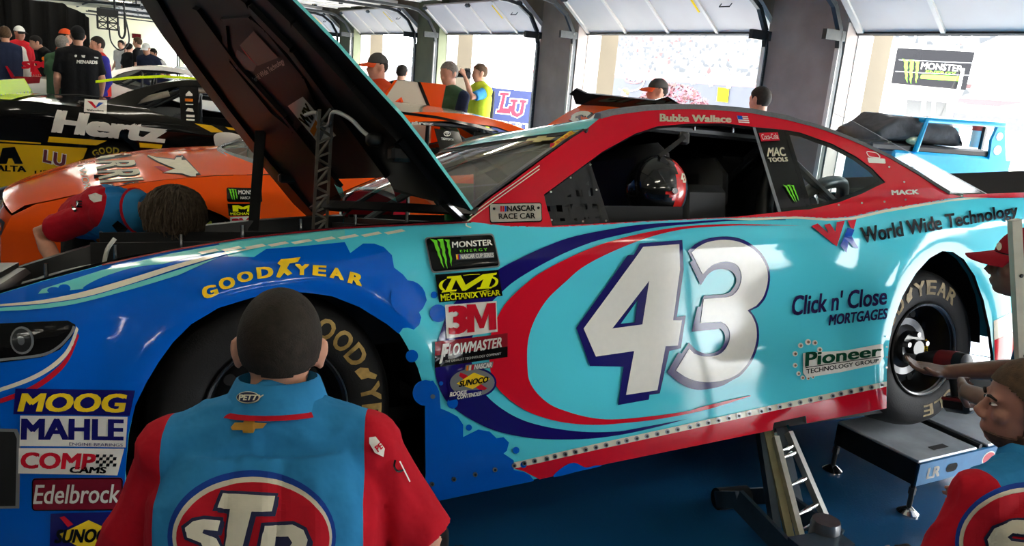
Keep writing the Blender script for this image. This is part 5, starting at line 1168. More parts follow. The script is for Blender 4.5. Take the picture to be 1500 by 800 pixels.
# further cars
def far_car(loc, yaw, cols, label, deco):
    c = empty('race_car', loc, (0, 0, yaw), label, 'race car'); M = mats(c); P, made = build_car(c, cols); deco(c, M, made)
    finish(c, made)
    for x, r_ in ((0, 0), (WB, 0), (0, 1), (WB, 1)): wheel(c, x, bool(r_), letters=False, detail=False)
def dw(c, M, made):
    mb = made['flankR'][0]; k = car_skin(mb, M, True)
    k.text('spo', [(32, 90), (78, 88), (78, 105), (32, 106)], REDV, 6, .06); k.poly([[(20, 112), (60, 113), (58, 122), (20, 124)]], vinyl('dark_red_vinyl', (140, 30, 40)), 4); k.text('ESE', [(20, 120), (40, 120), (40, 126), (20, 126)], BLACKV, 6, .05)
    k.poly([circ(64, 86, 3, 10)], ORANV, 6)
far_car((2.75, 15.4, 0), 2.94, dict(body=WHITEP, house=WHITEP, roof=WHITEP, hood=WHITEP, nose=REDV, deck=WHITEP, tail=WHITEP, spoiler=REDV), 'white stock car with red lettering behind the black and yellow car', dw)
NV = paint('dark_navy_paint', (22, 26, 52))
def dn(c, M, made):
    k.poly([[(200, 94.5), (226, 96.5), (226, 99), (200, 97)]], WHITEV, 6)
far_car((4.55, 19.6, 0), 2.94, dict(body=NV, house=NV, roof=CRM, hood=NV, nose=NV, deck=NV, tail=YEL, spoiler=YEL), 'dark navy stock car far down the garage, people leaning on it', dn)

# ================================================================== PEOPLE
SKIN = mat('skin', (206, 150, 122), rough=.55, noise=.08, nscale=25); SKIND = mat('skin_tan', (186, 130, 104), rough=.55, noise=.08, nscale=25)
SKINB = mat('skin_brown', (120, 84, 66), rough=.5, noise=.08, nscale=25)
def hairm(n, c): return mat('hair_' + n, c, rough=.8, noise=.3, nscale=60, bump=.25, bscale=300, spec=.25)
HBR = hairm('dark_brown', (40, 33, 27)); HGR = hairm('grey', (120, 114, 106)); HLB = hairm('light_brown', (86, 66, 48)); HBK = hairm('black', (22, 20, 19)); HSH = hairm('shaggy', (78, 66, 54))
CTN = cloth('black_trousers', (22, 22, 24)); SHOE = mat('black_shoe', (20, 20, 21), rough=.5)
EYEW = mat('eye_white', (230, 226, 220), rough=.2, noise=0); EYEB = mat('eye_dark', (40, 28, 20), rough=.15, noise=0)
CREWB = cloth('crew_blue', (43, 124, 174)); CREWR = cloth('crew_red', (180, 17, 35)); CREWK = cloth('black_sleeve', (24, 25, 27))
def frame(f, up=(0, 0, 1)):                           # matrix: x right, y forward, z up
    f = Vector(f).normalized(); u = Vector(up); r = f.cross(u).normalized(); u = r.cross(f)
    return Matrix((r, f, u)).transposed()
def head_shape(b, c, Fm, s=1., ears=True, jaw=1.):
    M = Matrix.Translation(c) @ Fm.to_4x4() @ Matrix.Scale(s, 4); D = SKIN
    b.ell((0, -.012, .025), (.078, .098, .098), D, 20, 14, M)
    b.ell((0, .022, -.045), (.060, .068, .075), D, 18, 12, M)
    b.ell((0, .050, -.088), (.032 * jaw, .034, .026), D, 12, 8, M)
    b.tube([(0, .082, .012), (0, .100, -.018), (0, .108, -.034)], [.009, .012, .015], D, 8, M=M)
    for e in (-1, 1):
        b.ell((e * .030, .076, .020), (.024, .014, .010), D, 10, 6, M)
        b.ell((e * .012, .098, -.036), (.010, .011, .008), D, 8, 6, M)
        b.ell((e * .040, .058, -.022), (.022, .024, .022), D, 10, 6, M)
        if ears: b.ell((e * .081, -.008, -.008), (.010, .022, .034), D, 10, 8, M); b.ell((e * .089, -.016, .006), (.007, .014, .024), D, 10, 8, M)
    b.ell((0, .085, -.062), (.024, .012, .007), D, 10, 6, M); b.ell((0, .083, -.073), (.020, .012, .007), D, 10, 6, M)
    return M
def hand(b, w, d, s=1., curl=.5, side=1, palm=None, spread=1.):
    """wrist point w, direction d, palm normal palm: palm, four fingers and a thumb"""
    d = Vector(d).normalized(); n = Vector(palm) if palm is not None else Vector((0, 0, -1)); n = (n - d * n.dot(d)).normalized(); x = d.cross(n) * side
    w = Vector(w); D = SKIN
    for i in range(4): b.tube([w + x * (i - 1.5) * .010 * s, w + d * .05 * s + x * (i - 1.5) * .018 * s, w + d * .088 * s + x * (i - 1.5) * .020 * s], [.017 * s, .015 * s, .0125 * s], D, 8)
    for i, L in enumerate((.066, .076, .072, .056)):
        p = w + d * .088 * s + x * (i - 1.5) * .0205 * s * spread; q = [p]; dr = d.copy()
        for k, f_ in enumerate((.45, .32, .28)):
            dr = (dr + n * curl * (.45 + .3 * k)).normalized(); q.append(q[-1] + dr * L * f_ * s)
        b.tube(q, [.0095 * s, .0088 * s, .0078 * s, .0065 * s], D, 8)
    p = w + d * .03 * s + x * -.032 * s; q = [p, p + (d * .6 - x * .75 + n * .3).normalized() * .036 * s]; q.append(q[-1] + (d + n * curl * .8 - x * .2).normalized() * .032 * s); q.append(q[-1] + (d + n * curl * 1.1).normalized() * .026 * s)
    b.tube(q, [.013 * s, .0115 * s, .010 * s, .008 * s], D, 8)
def shell(c, Fm, r, m_, keep, n=40, k=28, s=1., off=(0, -.012, .025), jit=0., seed=1):
    """hair or cap crown: part of an ellipsoid around the skull"""
    M = Matrix.Translation(c) @ Fm.to_4x4() @ Matrix.Scale(s, 4); b = MB(); b.ell(off, r, m_, n, k); rn = random.Random(seed)
    vs = [Vector(v) + Vector(off) * 0 for v in b.v]
    ok = [keep(v) for v in vs]; F = [f for f in b.f if sum(ok[i] for i in f) >= len(f) - 1]
    if jit: vs = [v + (v - Vector(off)).normalized() * rn.uniform(-jit, jit) for v in vs]
    used = sorted({i for f in F for i in f}); mp = {a: i for i, a in enumerate(used)}
    o = MB(); V = [M @ vs[i] for i in used]; FF = [[mp[i] for i in f] for f in F]; cc = M @ Vector(off); nV = len(V)
    o.add(V + [v + (cc - v) * .10 for v in V], FF + [[nV + i for i in f][::-1] for f in FF], m_)
    ed = {}
    for f in FF:
        for i in range(len(f)): e = (f[i], f[(i + 1) % len(f)]); ed[e] = 1
    B = [e for e in ed if (e[1], e[0]) not in ed]
    o.add(V + [v + (cc - v) * .10 for v in V], [(a, nV + a, nV + b_, b_) for a, b_ in B], m_)
    return o
def short_hair(v, back=-.055, side=-.005, front=.062):
    return v.z > np.interp(v.y, [-.10, -.04, .015, .03, .065], [back, back + .012, -.022, .04, front])
def cap_parts(root, inv, c, Fm, s, crown, bill, back=False, badge=None):
    f = lambda v: v.z > .045 - .25 * max(0, -v.y - .03) * 0
    o = shell(c, Fm, (.086, .106, .112), crown, lambda v: v.z > .035, 28, 18, s); o.v = [inv @ v for v in o.v]; cp = o.build('cap', root, 50)
    M = Matrix.Translation(c) @ Fm.to_4x4() @ Matrix.Scale(s, 4); b = MB(); sg = -1 if back else 1
    V = []; n = 10
    for j in range(4):
        for i in range(n + 1):
            a = math.pi * (.12 + .76 * i / n); r = 1 + .28 * j
            V.append(M @ Vector((.082 * math.cos(a) * (1 + .04 * j), sg * (.082 * math.sin(a) * 1 + .03 * j * math.sin(a) + .012), .044 - .006 * j - .012 * abs(math.cos(a)) * (j + 1) * .5)))
    F = [(j * (n + 1) + i, j * (n + 1) + i + 1, (j + 1) * (n + 1) + i + 1, (j + 1) * (n + 1) + i) for j in range(3) for i in range(n)]; k = len(V)
    V2 = [v - M.to_3x3() @ Vector((0, 0, .006)) for v in V]; b.add([inv @ v for v in V + V2], F + [[k + i for i in f_][::-1] for f_ in F], bill)
    bd = [j * (n + 1) for j in range(4)] + [3 * (n + 1) + i for i in range(1, n + 1)] + [j * (n + 1) + n for j in (2, 1, 0)]
    b.add([inv @ v for v in V + V2], [(bd[i], bd[i + 1], k + bd[i + 1], k + bd[i]) for i in range(len(bd) - 1)], bill)
    b.build('bill', cp, 40); return cp

def folds(V, F, amp=.007):
    from mathutils import noise
    bm = bmesh.new(); vs = [bm.verts.new(v) for v in V]
    for f in F: bm.faces.new([vs[i] for i in f])
    bm.normal_update(); out = []
    for v in bm.verts:
        p = v.co; a = 1 - abs(noise.noise(Vector((p.x * 7 + p.z * 3, p.y * 7, p.z * 2.2)))) * 2; c_ = noise.noise(Vector((p.x * 16, p.y * 16 + p.z * 9, p.z * 5)))
        out.append(p + v.normal * amp * (max(-.3, a) ** 3 * .9 + .45 * c_ - .2))
    bm.free(); return out
def person(label, J, look, skin=SKIN, hair=HBR, hairstyle='short', cap=None, shirt=(CREWB, None), trousers=CTN, vox=.012, sleeve=1.0, hands=(None, None), hs=1., lookup=(0, 0, 1), collar=None, group=None, girth=1., longs=False, jaw=1., nape=-.055, vest=None):
    """J: joints in world space. A body with clothes and hair as its children"""
    J = {k: Vector(v) for k, v in J.items()}; g = girth
    base = (J['ankL'] + J['ankR']) / 2; root = empty('person', (base.x, base.y, 0), (0, 0, 0), label, 'person', group); inv = Matrix.Translation((-base.x, -base.y, 0))
    ax = (J['shR'] - J['shL']).normalized(); sp = J['neck'] - J['pel']; belly = J['pel'] + sp * .35; chest = J['pel'] + sp * .72
    fw = sp.cross(ax).normalized() * -1; fw = Vector(fw)
    def torso(b, e, low=0.):
        w = .088 * g
        for t in (-1, 0, 1):
            b.tube([J['pel'] + ax * t * w * .95 - sp.normalized() * low, belly + ax * t * w * .9, chest + ax * t * w * 1.0, J['pel'] + sp * .86 + ax * t * w * .9], [.102 * g + e, .098 * g + e, .106 * g + e, .085 + e], SKIN, 14)
        sl, sr = J['shL'], J['shR']
        b.tube([sl, sl.lerp(sr, .25) + sp.normalized() * .02, J['neck'] - sp.normalized() * .015, sl.lerp(sr, .75) + sp.normalized() * .02, sr], [.056 + e, .068 + e, .076 + e, .068 + e, .056 + e], SKIN, 12)
        for s_ in (sl, sr): b.ell(s_, (.060 + e,) * 3, SKIN, 12, 8)
    def arm(b, s_, e, frac=2.):
        a, c_, d = J['sh' + s_], J['el' + s_], J['wr' + s_]; P = [a, a.lerp(c_, .5), c_, c_.lerp(d, .35), d]; rr_ = [.056, .049, .041, .040, .027]
        if frac < 2:
            if frac <= 1: P = [a, a.lerp(c_, frac * .5), a.lerp(c_, frac)]; rr_ = [.060, .056, .056]
            else: P = P[:3] + [c_.lerp(d, frac - 1)]; rr_ = [.058, .052, .046, .042]
        b.tube(P, [q + e for q in rr_], SKIN, 12)
    def leg(b, s_, e, to=1.):
        a, c_, d = J['hip' + s_], J['kn' + s_], J['ank' + s_]
        b.tube([a, a.lerp(c_, .5), c_, c_.lerp(d, .3), c_.lerp(d, .96 * to)], [(.092 + e) * g, .076 + e, .056 + e, .057 + e, .040 + e], SKIN, 12)
        b.ell(a, ((.095 + e) * g,) * 3, SKIN, 12, 8)
    b = MB(); torso(b, 0); Fm = frame(look, lookup); hc_ = J['head']
    nk = hc_ - Fm.col[1] * .03 - Fm.col[2] * .05; b.tube([J['neck'] - sp.normalized() * .03, J['neck'], nk], [.052, .056, .055], SKIN, 14)
    HMt = head_shape(b, hc_, Fm, hs, jaw=jaw)
    for i, s_ in enumerate('LR'):
        arm(b, s_, 0); leg(b, s_, 0); h = hands[i] or {}
        dv = J['wr' + s_] - J['el' + s_]; hand(b, J['wr' + s_], h.get('d', dv), h.get('s', 1.), h.get('curl', .4), h.get('side', 1 if s_ == 'R' else -1), h.get('palm', -fw * .3 + (ax if s_ == 'L' else -ax)))
        f_ = (J['toe' + s_] - J['ank' + s_]); b.tube([J['ank' + s_], J['ank' + s_] + f_ * .5, J['toe' + s_]], [.036, .034, .026], SKIN, 10)
    V, F = remesh(b, vox, 2); o = MB(); o.add([inv @ v for v in V], F, skin); body = o.build('body', root, 180)
    # clothes
    b = MB(); torso(b, .021, .05)
    for s_ in 'LR': arm(b, s_, .014, sleeve)
    if hairstyle == 'none':
        for s_ in 'LR': b.ell(J['hip' + s_], (.120,) * 3, SKIN, 12, 8)
        b.ell(J['shR'].lerp(J['neck'], .4) + Vector((0, -.01, .012)), (.104, .104, .096), SKIN, 16, 10)
    V, F = remesh(b, vox, 2); o = MB()
    if vox < .01: V = folds(V, F)
    A, B_ = shirt; mid = (J['shL'] + J['shR']) / 2; hw = (J['shR'] - J['shL']).length / 2
    if B_ is not None:
        bm = bmesh.new(); vs = [bm.verts.new(v) for v in V]
        for f in F: bm.faces.new([vs[i] for i in f])
        for s_ in (-1, 1): bmesh.ops.bisect_plane(bm, geom=bm.verts[:] + bm.edges[:] + bm.faces[:], dist=1e-6, plane_co=mid + ax * s_ * (hw + .008), plane_no=ax)
        bm.verts.index_update(); V = [v.co.copy() for v in bm.verts]; F = [tuple(v.index for v in f.verts) for f in bm.faces]; bm.free()
    if B_ is None: o.add([inv @ v for v in V], F, A)
    else:
        o.add([inv @ v for v in V], [], A); o.mi(A); o.mi(B_)
        for f in F:
            c_ = sum((V[i] for i in f), Vector()) / len(f)
            o.f.append(list(f)); o.m.append(1 if abs((c_ - mid).dot(ax)) > hw + .008 else 0)
    so = o.build('shirt', root, 180)
    if vest:
        b = MB(); torso(b, .030, .02); V, F = remesh(b, vox, 2); o = MB(); o.add([inv @ v for v in V], F, vest); o.build('vest', root, 180)
    if collar is not None:
        b = MB(); u = (nk - J['neck']).normalized(); fr_ = frame(fw, u); rings = []
        for dz, rr_ in ((.012, .106), (.04, .094), (.068, .082), (.070, .077), (.03, .084)):
            rings.append([inv @ (J['neck'] + u * dz + fr_ @ Vector((rr_ * math.cos(a), rr_ * .95 * math.sin(a) + .005, -.02 * math.sin(a)))) for a in np.linspace(0, 2 * math.pi, 25)[:-1]])
        b.loft(rings, collar[0], caps=False); b.loft([[p + Vector((0, 0, 0)) for p in rings[0]], [inv @ (J['neck'] + u * .002 + fr_ @ Vector((.113 * math.cos(a), .108 * math.sin(a) + .005, -.02 * math.sin(a)))) for a in np.linspace(0, 2 * math.pi, 25)[:-1]]], collar[1], caps=False)
        b.build('collar', root, 60)
    if longs:
        b = MB()
        for s_ in 'LR': a = J['el' + s_]; b.tube([J['sh' + s_].lerp(a, .7), a, a.lerp(J['wr' + s_], .5)], [.062, .056, .048], SKIN, 12)
        V, F = remesh(b, vox, 2); o = MB(); o.add([inv @ v for v in V], F, CREWK); o.build('undersleeve', root, 180)
    b = MB()
    for s_ in 'LR': leg(b, s_, .014, .97)
    b.tube([J['hipL'], J['pel'], J['hipR']], [.11 * g, .115 * g, .11 * g], SKIN, 12); V, F = remesh(b, vox, 2); o = MB(); o.add([inv @ v for v in V], F, trousers); o.build('trousers', root, 180)
    for s_ in 'LR':
        b = MB(); a, t = J['ank' + s_], J['toe' + s_]; d = t - a; h = Vector((d.x, d.y, 0)).normalized() if Vector((d.x, d.y)).length > .03 else Vector((0, 1, 0))
        b.tube([a - h * .04 - Vector((0, 0, .02)), a + d * .4, t + h * .02], [.052, .050, .036], SKIN, 10); b.tube([a + Vector((0, 0, .03)), a - Vector((0, 0, .02))], [.05, .052], SKIN, 10)
        V, F = remesh(b, .012, 1); V = [Vector((v.x, v.y, max(v.z, .004))) for v in V]; o = MB(); o.add([inv @ v for v in V], F, SHOE); o.build('shoe', root, 180)
    if hairstyle == 'short':
        o = shell(hc_, Fm, (.083, .104, .104), hair, lambda v: short_hair(v, nape), *((88, 60) if vox < .01 else (40, 28)), hs, jit=.0004); o.v = [inv @ v for v in o.v]; o.build('hair', root, 180)
    elif hairstyle == 'fringe':                       # under a cap
        o = shell(hc_, Fm, (.082, .102, .10), hair, lambda v: v.z > (-.05 if v.y < -.05 else (-.02 if v.y < .0 else .03)), 30, 20, hs, jit=.002); o.v = [inv @ v for v in o.v]; o.build('hair', root, 180)
    if cap: cap_parts(root, inv, hc_, Fm, hs, *cap)
    return root, body, so, inv, Fm, fw, HMt
def eyes(root, inv, HMt, both=(-1, 1)):
    for e in both:
        b = MB(); b.ell((e * .031, .0785, .004), (.0105, .010, .0042), EYEW, 12, 8, inv @ HMt); b.ell((e * .031, .0865, .004), (.0055, .003, .0042), EYEB, 10, 6, inv @ HMt); b.build('eye', root, 180)
        b = MB(); b.tube([inv @ HMt @ Vector(p) for p in ((e * .014, .091, .020), (e * .031, .090, .025), (e * .050, .078, .020))], [.004, .0045, .003], HBR, 6); b.build('eyebrow', root, 180)

# ---------------------------------------------------------------- crouching by the front wheel, seen from behind
J = dict(pel=(.20, 1.30, .42), neck=(.268, 1.535, .975), head=(.283, 1.595, 1.086), shL=(.088, 1.575, .888), shR=(.425, 1.445, .918), elL=(-.02, 1.62, .62), wrL=(.12, 1.86, .58), elR=(.535, 1.37, .735), wrR=(.59, 1.70, .70),
         hipL=(.11, 1.35, .38), hipR=(.29, 1.27, .38), knL=(.10, 1.78, .50), knR=(.66, 1.44, .58), ankL=(.10, 1.48, .10), ankR=(.58, 1.35, .08), toeL=(.12, 1.66, .04), toeR=(.66, 1.50, .04))
r, body, so, inv, Fm, fw, HMt = person('person in blue crew shirt crouching at the front wheel, seen from behind', J, (.22, .97, -.02), hair=HBR, nape=-.028, shirt=(CREWB, CREWR), collar=(CREWB, CREWR), sleeve=.98, longs=True, vox=.007, girth=1.08,
    hands=(None, dict(d=(-.15, 1, .15), palm=(-1, .2, 0), curl=.5)))
bpy.context.view_layer.update()
b_ = MB(); k = mesh_skin(b_, so, Matrix.Translation(r.location)); cx, cy = 369, 786
PBL = mat('print_blue', (24, 58, 140), rough=.85, spec=.2); CR3 = mat('print_cream', (206, 198, 176), rough=.85, spec=.2); k.poly([circ(cx, cy, 123, 60, 97)], PBL, 2, 10); k.poly([circ(cx + 1, cy, 116, 60, 87)], CR3, 4, 10); k.poly([circ(cx + 2, cy + 2, 111, 60, 81)], mat('print_red', (176, 20, 36), rough=.85, spec=.2), 6, 10)
def stp(pts, dx, dy): return [(x + dx, y + dy) for x, y in pts]
T_ = [(326, 724), (402, 728), (397, 749), (370, 749), (354, 812), (330, 812), (340, 746), (318, 744)]
P_ = [(388, 770), (430, 768), (446, 776), (452, 790), (448, 806), (380, 812)]; PH = [(404, 786), (424, 785), (430, 794), (424, 802), (402, 803)]
S_ = [(322, 762), (300, 760), (284, 763), (273, 772), (276, 786), (296, 794), (300, 803), (270, 812), (310, 815), (322, 800), (316, 788), (298, 780), (300, 775), (318, 777)]
NV2 = mat('print_navy', (24, 28, 66), rough=.8); CR2 = mat('print_cream', (206, 198, 176), rough=.85)
for q in (T_, P_, S_): k.poly([grow(q, 5)], NV2, 8, 5)
for q in (T_, P_, S_): k.poly([stp(grow(q, 3), 4, 4)], NV2, 9, 5)
for q in (T_, S_): k.poly([q], CR2, 12, 5)
k.poly([P_, PH], CR2, 12, 5); b_.build('back_emblem', r, 0, label='red oval emblem with cream letters on the back')
b_ = MB(); k = mesh_skin(b_, so, Matrix.Translation(r.location)); k.poly([[(339, 626), (345, 619), (357, 619), (359, 616), (373, 616), (374, 619), (391, 620), (385, 627), (374, 628), (372, 634), (357, 634), (356, 630), (341, 630)]], mat('gold_emblem2', (190, 140, 50), rough=.4, metal=.4), 4, 4); b_.build('chest_emblem', r, 0, label='small gold bowtie emblem below the collar')
for o_ in [c for c in bpy.data.objects if c.parent == r and c.name.startswith('collar')]:
    b_ = MB(); k = mesh_skin(b_, o_, Matrix.Translation(r.location)); k.poly([circ(364, 583, 17, 24, 9)], CREAMV, 3, 3); k.poly([circ(364, 583, 15.5, 24, 7.6)], NV2, 5, 3); k.text('PETTY', [(353, 579.5), (388, 580), (383, 588), (352, 588)], CREAMV, 8, .05); b_.build('collar_badge', o_, 0)
b_ = MB(); k = mesh_skin(b_, so, Matrix.Translation(r.location)); k.poly([[(541, 641), (550, 640), (563, 657), (561, 669), (549, 663), (541, 650)]], WHITEV, 4, 4); k.text('PE', [(548, 655), (556, 648), (560, 656), (553, 662)], REDV, 7, .05); k.poly([oline(spl([(578, 674), (577, 684), (583, 691), (592, 687)], 4), 3, False)[0]], BLACKV, 4, 3); k.poly([oline([(584, 676), (592, 692), (599, 706)], 2, False)[0]], WHITEV, 5, 3); b_.build('sleeve_badges', r, 0, label='white badges along the red sleeve')

# ---------------------------------------------------------------- lower right, seen from behind with the face in profile
J = dict(pel=(2.03, .87, .36), neck=(2.10, 1.10, .80), head=(2.085, 1.16, .955), shL=(1.90, 1.10, .745), shR=(2.29, 1.03, .735), elL=(1.80, 1.12, .47), wrL=(1.95, 1.32, .40), elR=(2.42, 1.10, .50), wrR=(2.40, 1.34, .50),
         hipL=(1.94, .90, .34), hipR=(2.12, .84, .34), knL=(1.96, 1.30, .42), knR=(2.25, 1.22, .40), ankL=(1.96, 1.02, .09), ankR=(2.18, .92, .09), toeL=(1.97, 1.18, .04), toeR=(2.22, 1.08, .04))
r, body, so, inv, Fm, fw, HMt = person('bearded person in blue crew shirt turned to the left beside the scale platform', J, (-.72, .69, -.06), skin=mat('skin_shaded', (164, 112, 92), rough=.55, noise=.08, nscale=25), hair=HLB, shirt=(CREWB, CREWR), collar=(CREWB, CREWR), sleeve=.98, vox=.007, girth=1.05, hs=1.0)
eyes(r, inv, HMt)
o = shell(J['head'], Fm, (.064, .073, .080), hairm('stubble', (88, 62, 50)), lambda v: v.z < -.066 + .03 * (v.y < .02) and v.y > -.03, 36, 24, 1.0, (0, .022, -.045), .0006); o.v = [inv @ v for v in o.v]; o.build('beard', r, 180)
bpy.context.view_layer.update()
b_ = MB(); k = mesh_skin(b_, so, Matrix.Translation(r.location)); cx, cy = 1512, 795
k.poly([circ(cx, cy, 113, 60, 89)], PBL, 2, 10); k.poly([circ(cx, cy, 107, 60, 81)], CR3, 4, 10); k.poly([circ(cx, cy, 101, 60, 75)], mat('print_red', (176, 20, 36), rough=.85, spec=.2), 6, 10)
S2 = [(1500, 764), (1478, 763), (1455, 772), (1444, 788), (1448, 804), (1470, 812), (1510, 815), (1510, 796), (1482, 792), (1476, 786), (1484, 781), (1510, 784), (1512, 768)]
k.poly([grow(S2, 4)], NV2, 8, 5); k.poly([S2], CR2, 12, 5); b_.build('back_emblem', r, 0, label='red oval emblem on the back')

# ---------------------------------------------------------------- red cap, reaching to the rear wheel with the wrench
hcap = at(1497, 388, 2.9)
J = dict(pel=(3.22, 1.36, .48), neck=(3.06, 1.68, 1.0), head=tuple(hcap), shL=(2.97, 1.52, .92), shR=(3.22, 1.82, .93), elL=tuple(at(1500, 606, 2.62)), wrL=tuple(at(1412, 572, 2.84)), elR=tuple(at(1512, 540, 3.05)), wrR=tuple(at(1385, 545, 3.02)),
         hipL=(3.15, 1.30, .44), hipR=(3.30, 1.42, .44), knL=(2.96, 1.52, .42), knR=(3.16, 1.78, .10), ankL=(3.02, 1.36, .10), ankR=(3.40, 1.52, .10), toeL=(2.92, 1.50, .04), toeR=(3.28, 1.62, .05))
GA = on(1390, 553, 1, 2.0); WA = on(1327, 524, 1, 2.285); WB_ = on(1410, 532, 1, 2.02); wax = (WA - WB_).normalized()
r, body, so, inv, Fm, fw, HMt = person('person in red cap kneeling to work a cordless wrench on the rear wheel', J, (-.68, .73, -.06), skin=SKINB, hair=HBK, hairstyle='fringe', cap=(cloth('red_cap', (150, 22, 36)), cloth('red_cap', (150, 22, 36))), shirt=(cloth('crew_dark_blue', (34, 88, 128)), CREWR), sleeve=.9, vox=.007,
    hands=(dict(d=(GA - at(1412, 572, 2.84)), palm=wax.cross(Vector((0, 0, 1))), curl=1.0, side=-1), dict(d=(-.75, .55, .05), palm=(0, -.2, 1), curl=.5, side=1)))
eyes(r, inv, HMt)
cpo = [c for c in bpy.data.objects if c.parent == r and c.name.startswith('cap')][0]; bpy.context.view_layer.update()
b_ = MB(); k = mesh_skin(b_, cpo, Matrix.Translation(r.location)); k.poly([circ(1464, 361, 4, 14, 6)], CREAMV, 3, 3); b_.build('cap_badge', cpo, 0)
# cordless impact wrench
wr = empty('impact_wrench', WB_, (0, 0, 0), 'black and red cordless impact wrench held against the rear wheel', 'power tool'); wi = Matrix.Translation(-WB_)
L = (WA - WB_).length; X_ = wax; Y_ = X_.cross(Vector((0, 0, 1))).normalized(); Z_ = Y_.cross(X_)
B_ = Matrix(((X_.x, Y_.x, Z_.x, 0), (X_.y, Y_.y, Z_.y, 0), (X_.z, Y_.z, Z_.z, 0), (0, 0, 0, 1))); MILR = mat('tool_red', (130, 20, 26), rough=.5)
b_ = MB(); b_.tube([(-.03, 0, 0), (-.02, 0, 0), (.02, 0, 0), (.10, 0, 0), (.15, 0, 0), (L - .07, 0, 0)], [.02, .040, .046, .047, .040, .026], BLACK, 20, M=B_); b_.build('motor_housing', wr, 40)
b_ = MB(); b_.tube([(.02, 0, 0), (.10, 0, 0)], [.0475, .0485], MILR, 20, M=B_); b_.build('red_band', wr, 40)
b_ = MB(); b_.tube([(L - .07, 0, 0), (L, 0, 0)], [.019, .021], STEEL, 16, M=B_); b_.build('socket', wr, 40)
b_ = MB(); b_.tube([(.045, 0, -.03), (.035, 0, -.09), (.025, 0, -.14)], [.026, .022, .026], BLACK, 14, M=B_); b_.build('grip', wr, 40)
b_ = MB(); b_.box((.02, 0, -.175), (.125, .078, .065), BLACK, B_, bev=.018); b_.box((.02, 0, -.152), (.11, .082, .012), MILR, B_, bev=.004); b_.build('battery', wr, 40)
b_ = MB(); b_.box((.066, 0, -.062), (.018, .02, .03), MILR, B_, bev=.005); b_.build('trigger', wr, 40)

# ---------------------------------------------------------------- bending over the engine bay
def mm(p): return MAIN @ Vector(p)
hS = at(256, 312, 3.62)
J = dict(pel=(-.10, 4.72, .74), neck=(.06, 4.06, .915), head=tuple(hS), shR=tuple(at(140, 316, 3.80)), shL=tuple(at(262, 345, 4.05)), elR=tuple(at(58, 342, 3.95)), wrR=tuple(at(92, 404, 3.70)), elL=(.42, 4.05, .76), wrL=(.36, 3.80, .66),
         hipL=(.0, 4.76, .70), hipR=(-.19, 4.76, .70), knL=(.02, 4.46, .42), knR=(-.22, 4.46, .42), ankL=(.02, 4.68, .09), ankR=(-.22, 4.68, .09), toeL=(.02, 4.52, .04), toeR=(-.22, 4.52, .04))
r, body, so, inv, Fm, fw, HMt = person('person with shaggy brown hair in blue and red shirt bent over the open engine bay', J, (.18, -.72, -.68), skin=SKIND, hair=HSH, hairstyle='none', shirt=(cloth('crew_blue2', (38, 118, 178)), CREWR), sleeve=.72, vox=.008, lookup=(-.1, -.75, .65), collar=(CREWB, CREWR))
b_ = MB(); rn = random.Random(3); hC = HMt @ Vector((0, -.005, .02)); MH = inv @ Matrix.Translation(hC)
for i in range(950):
    a, t = rn.uniform(0, 6.283), rn.uniform(-.75, 1); q = math.sqrt(max(0, 1 - t * t)); n_ = Vector((q * math.cos(a), q * math.sin(a), t)); p = Vector((n_.x * .110, n_.y * .110, n_.z * .110))
    dn = Vector((rn.uniform(-.4, .4), rn.uniform(-.4, .2) - .2, -1)) + n_ * .55; dn = dn - n_ * dn.dot(n_) * .62; dn.normalize(); Lh = rn.uniform(.05, .095)
    b_.tube([p, p + dn * Lh * .5 + n_ * .010, p + dn * Lh - n_ * .002], [.007, .006, .001], HSH, 5, M=MH)
b_.ell((0, 0, .0), (.112, .112, .112), HSH, 20, 12, MH); b_.build('hair', r, 60)
bpy.context.view_layer.update()
b_ = MB(); k = mesh_skin(b_, so, Matrix.Translation(r.location))
k.poly([[(130, 286), (140, 283), (150, 287), (149, 295), (138, 297), (132, 292)]], WHITEV, 4, 3); k.poly([[(164, 330), (172, 323), (188, 335), (178, 347)]], BLACKV, 4, 3); k.poly([circ(151, 351, 10, 16, 5)], ORANV, 4, 3); k.poly([circ(181, 357, 9, 16, 5)], REDV, 4, 3); k.text("Click n' Close", [(147, 337), (170, 350), (169, 353), (146, 340)], WHITEV, 4, .02); k.poly([circ(179, 297, 4, 14)], REDV, 4, 2); k.poly([oline([(104, 301), (112, 310)], 4, False)[0]], BLACKV, 4, 2); k.text('E', [(112, 294), (121, 294), (121, 304), (112, 304)], BLACKV, 4, .06)
b_.build('shirt_badges', r, 0, label='small sponsor badges on the shirt front')

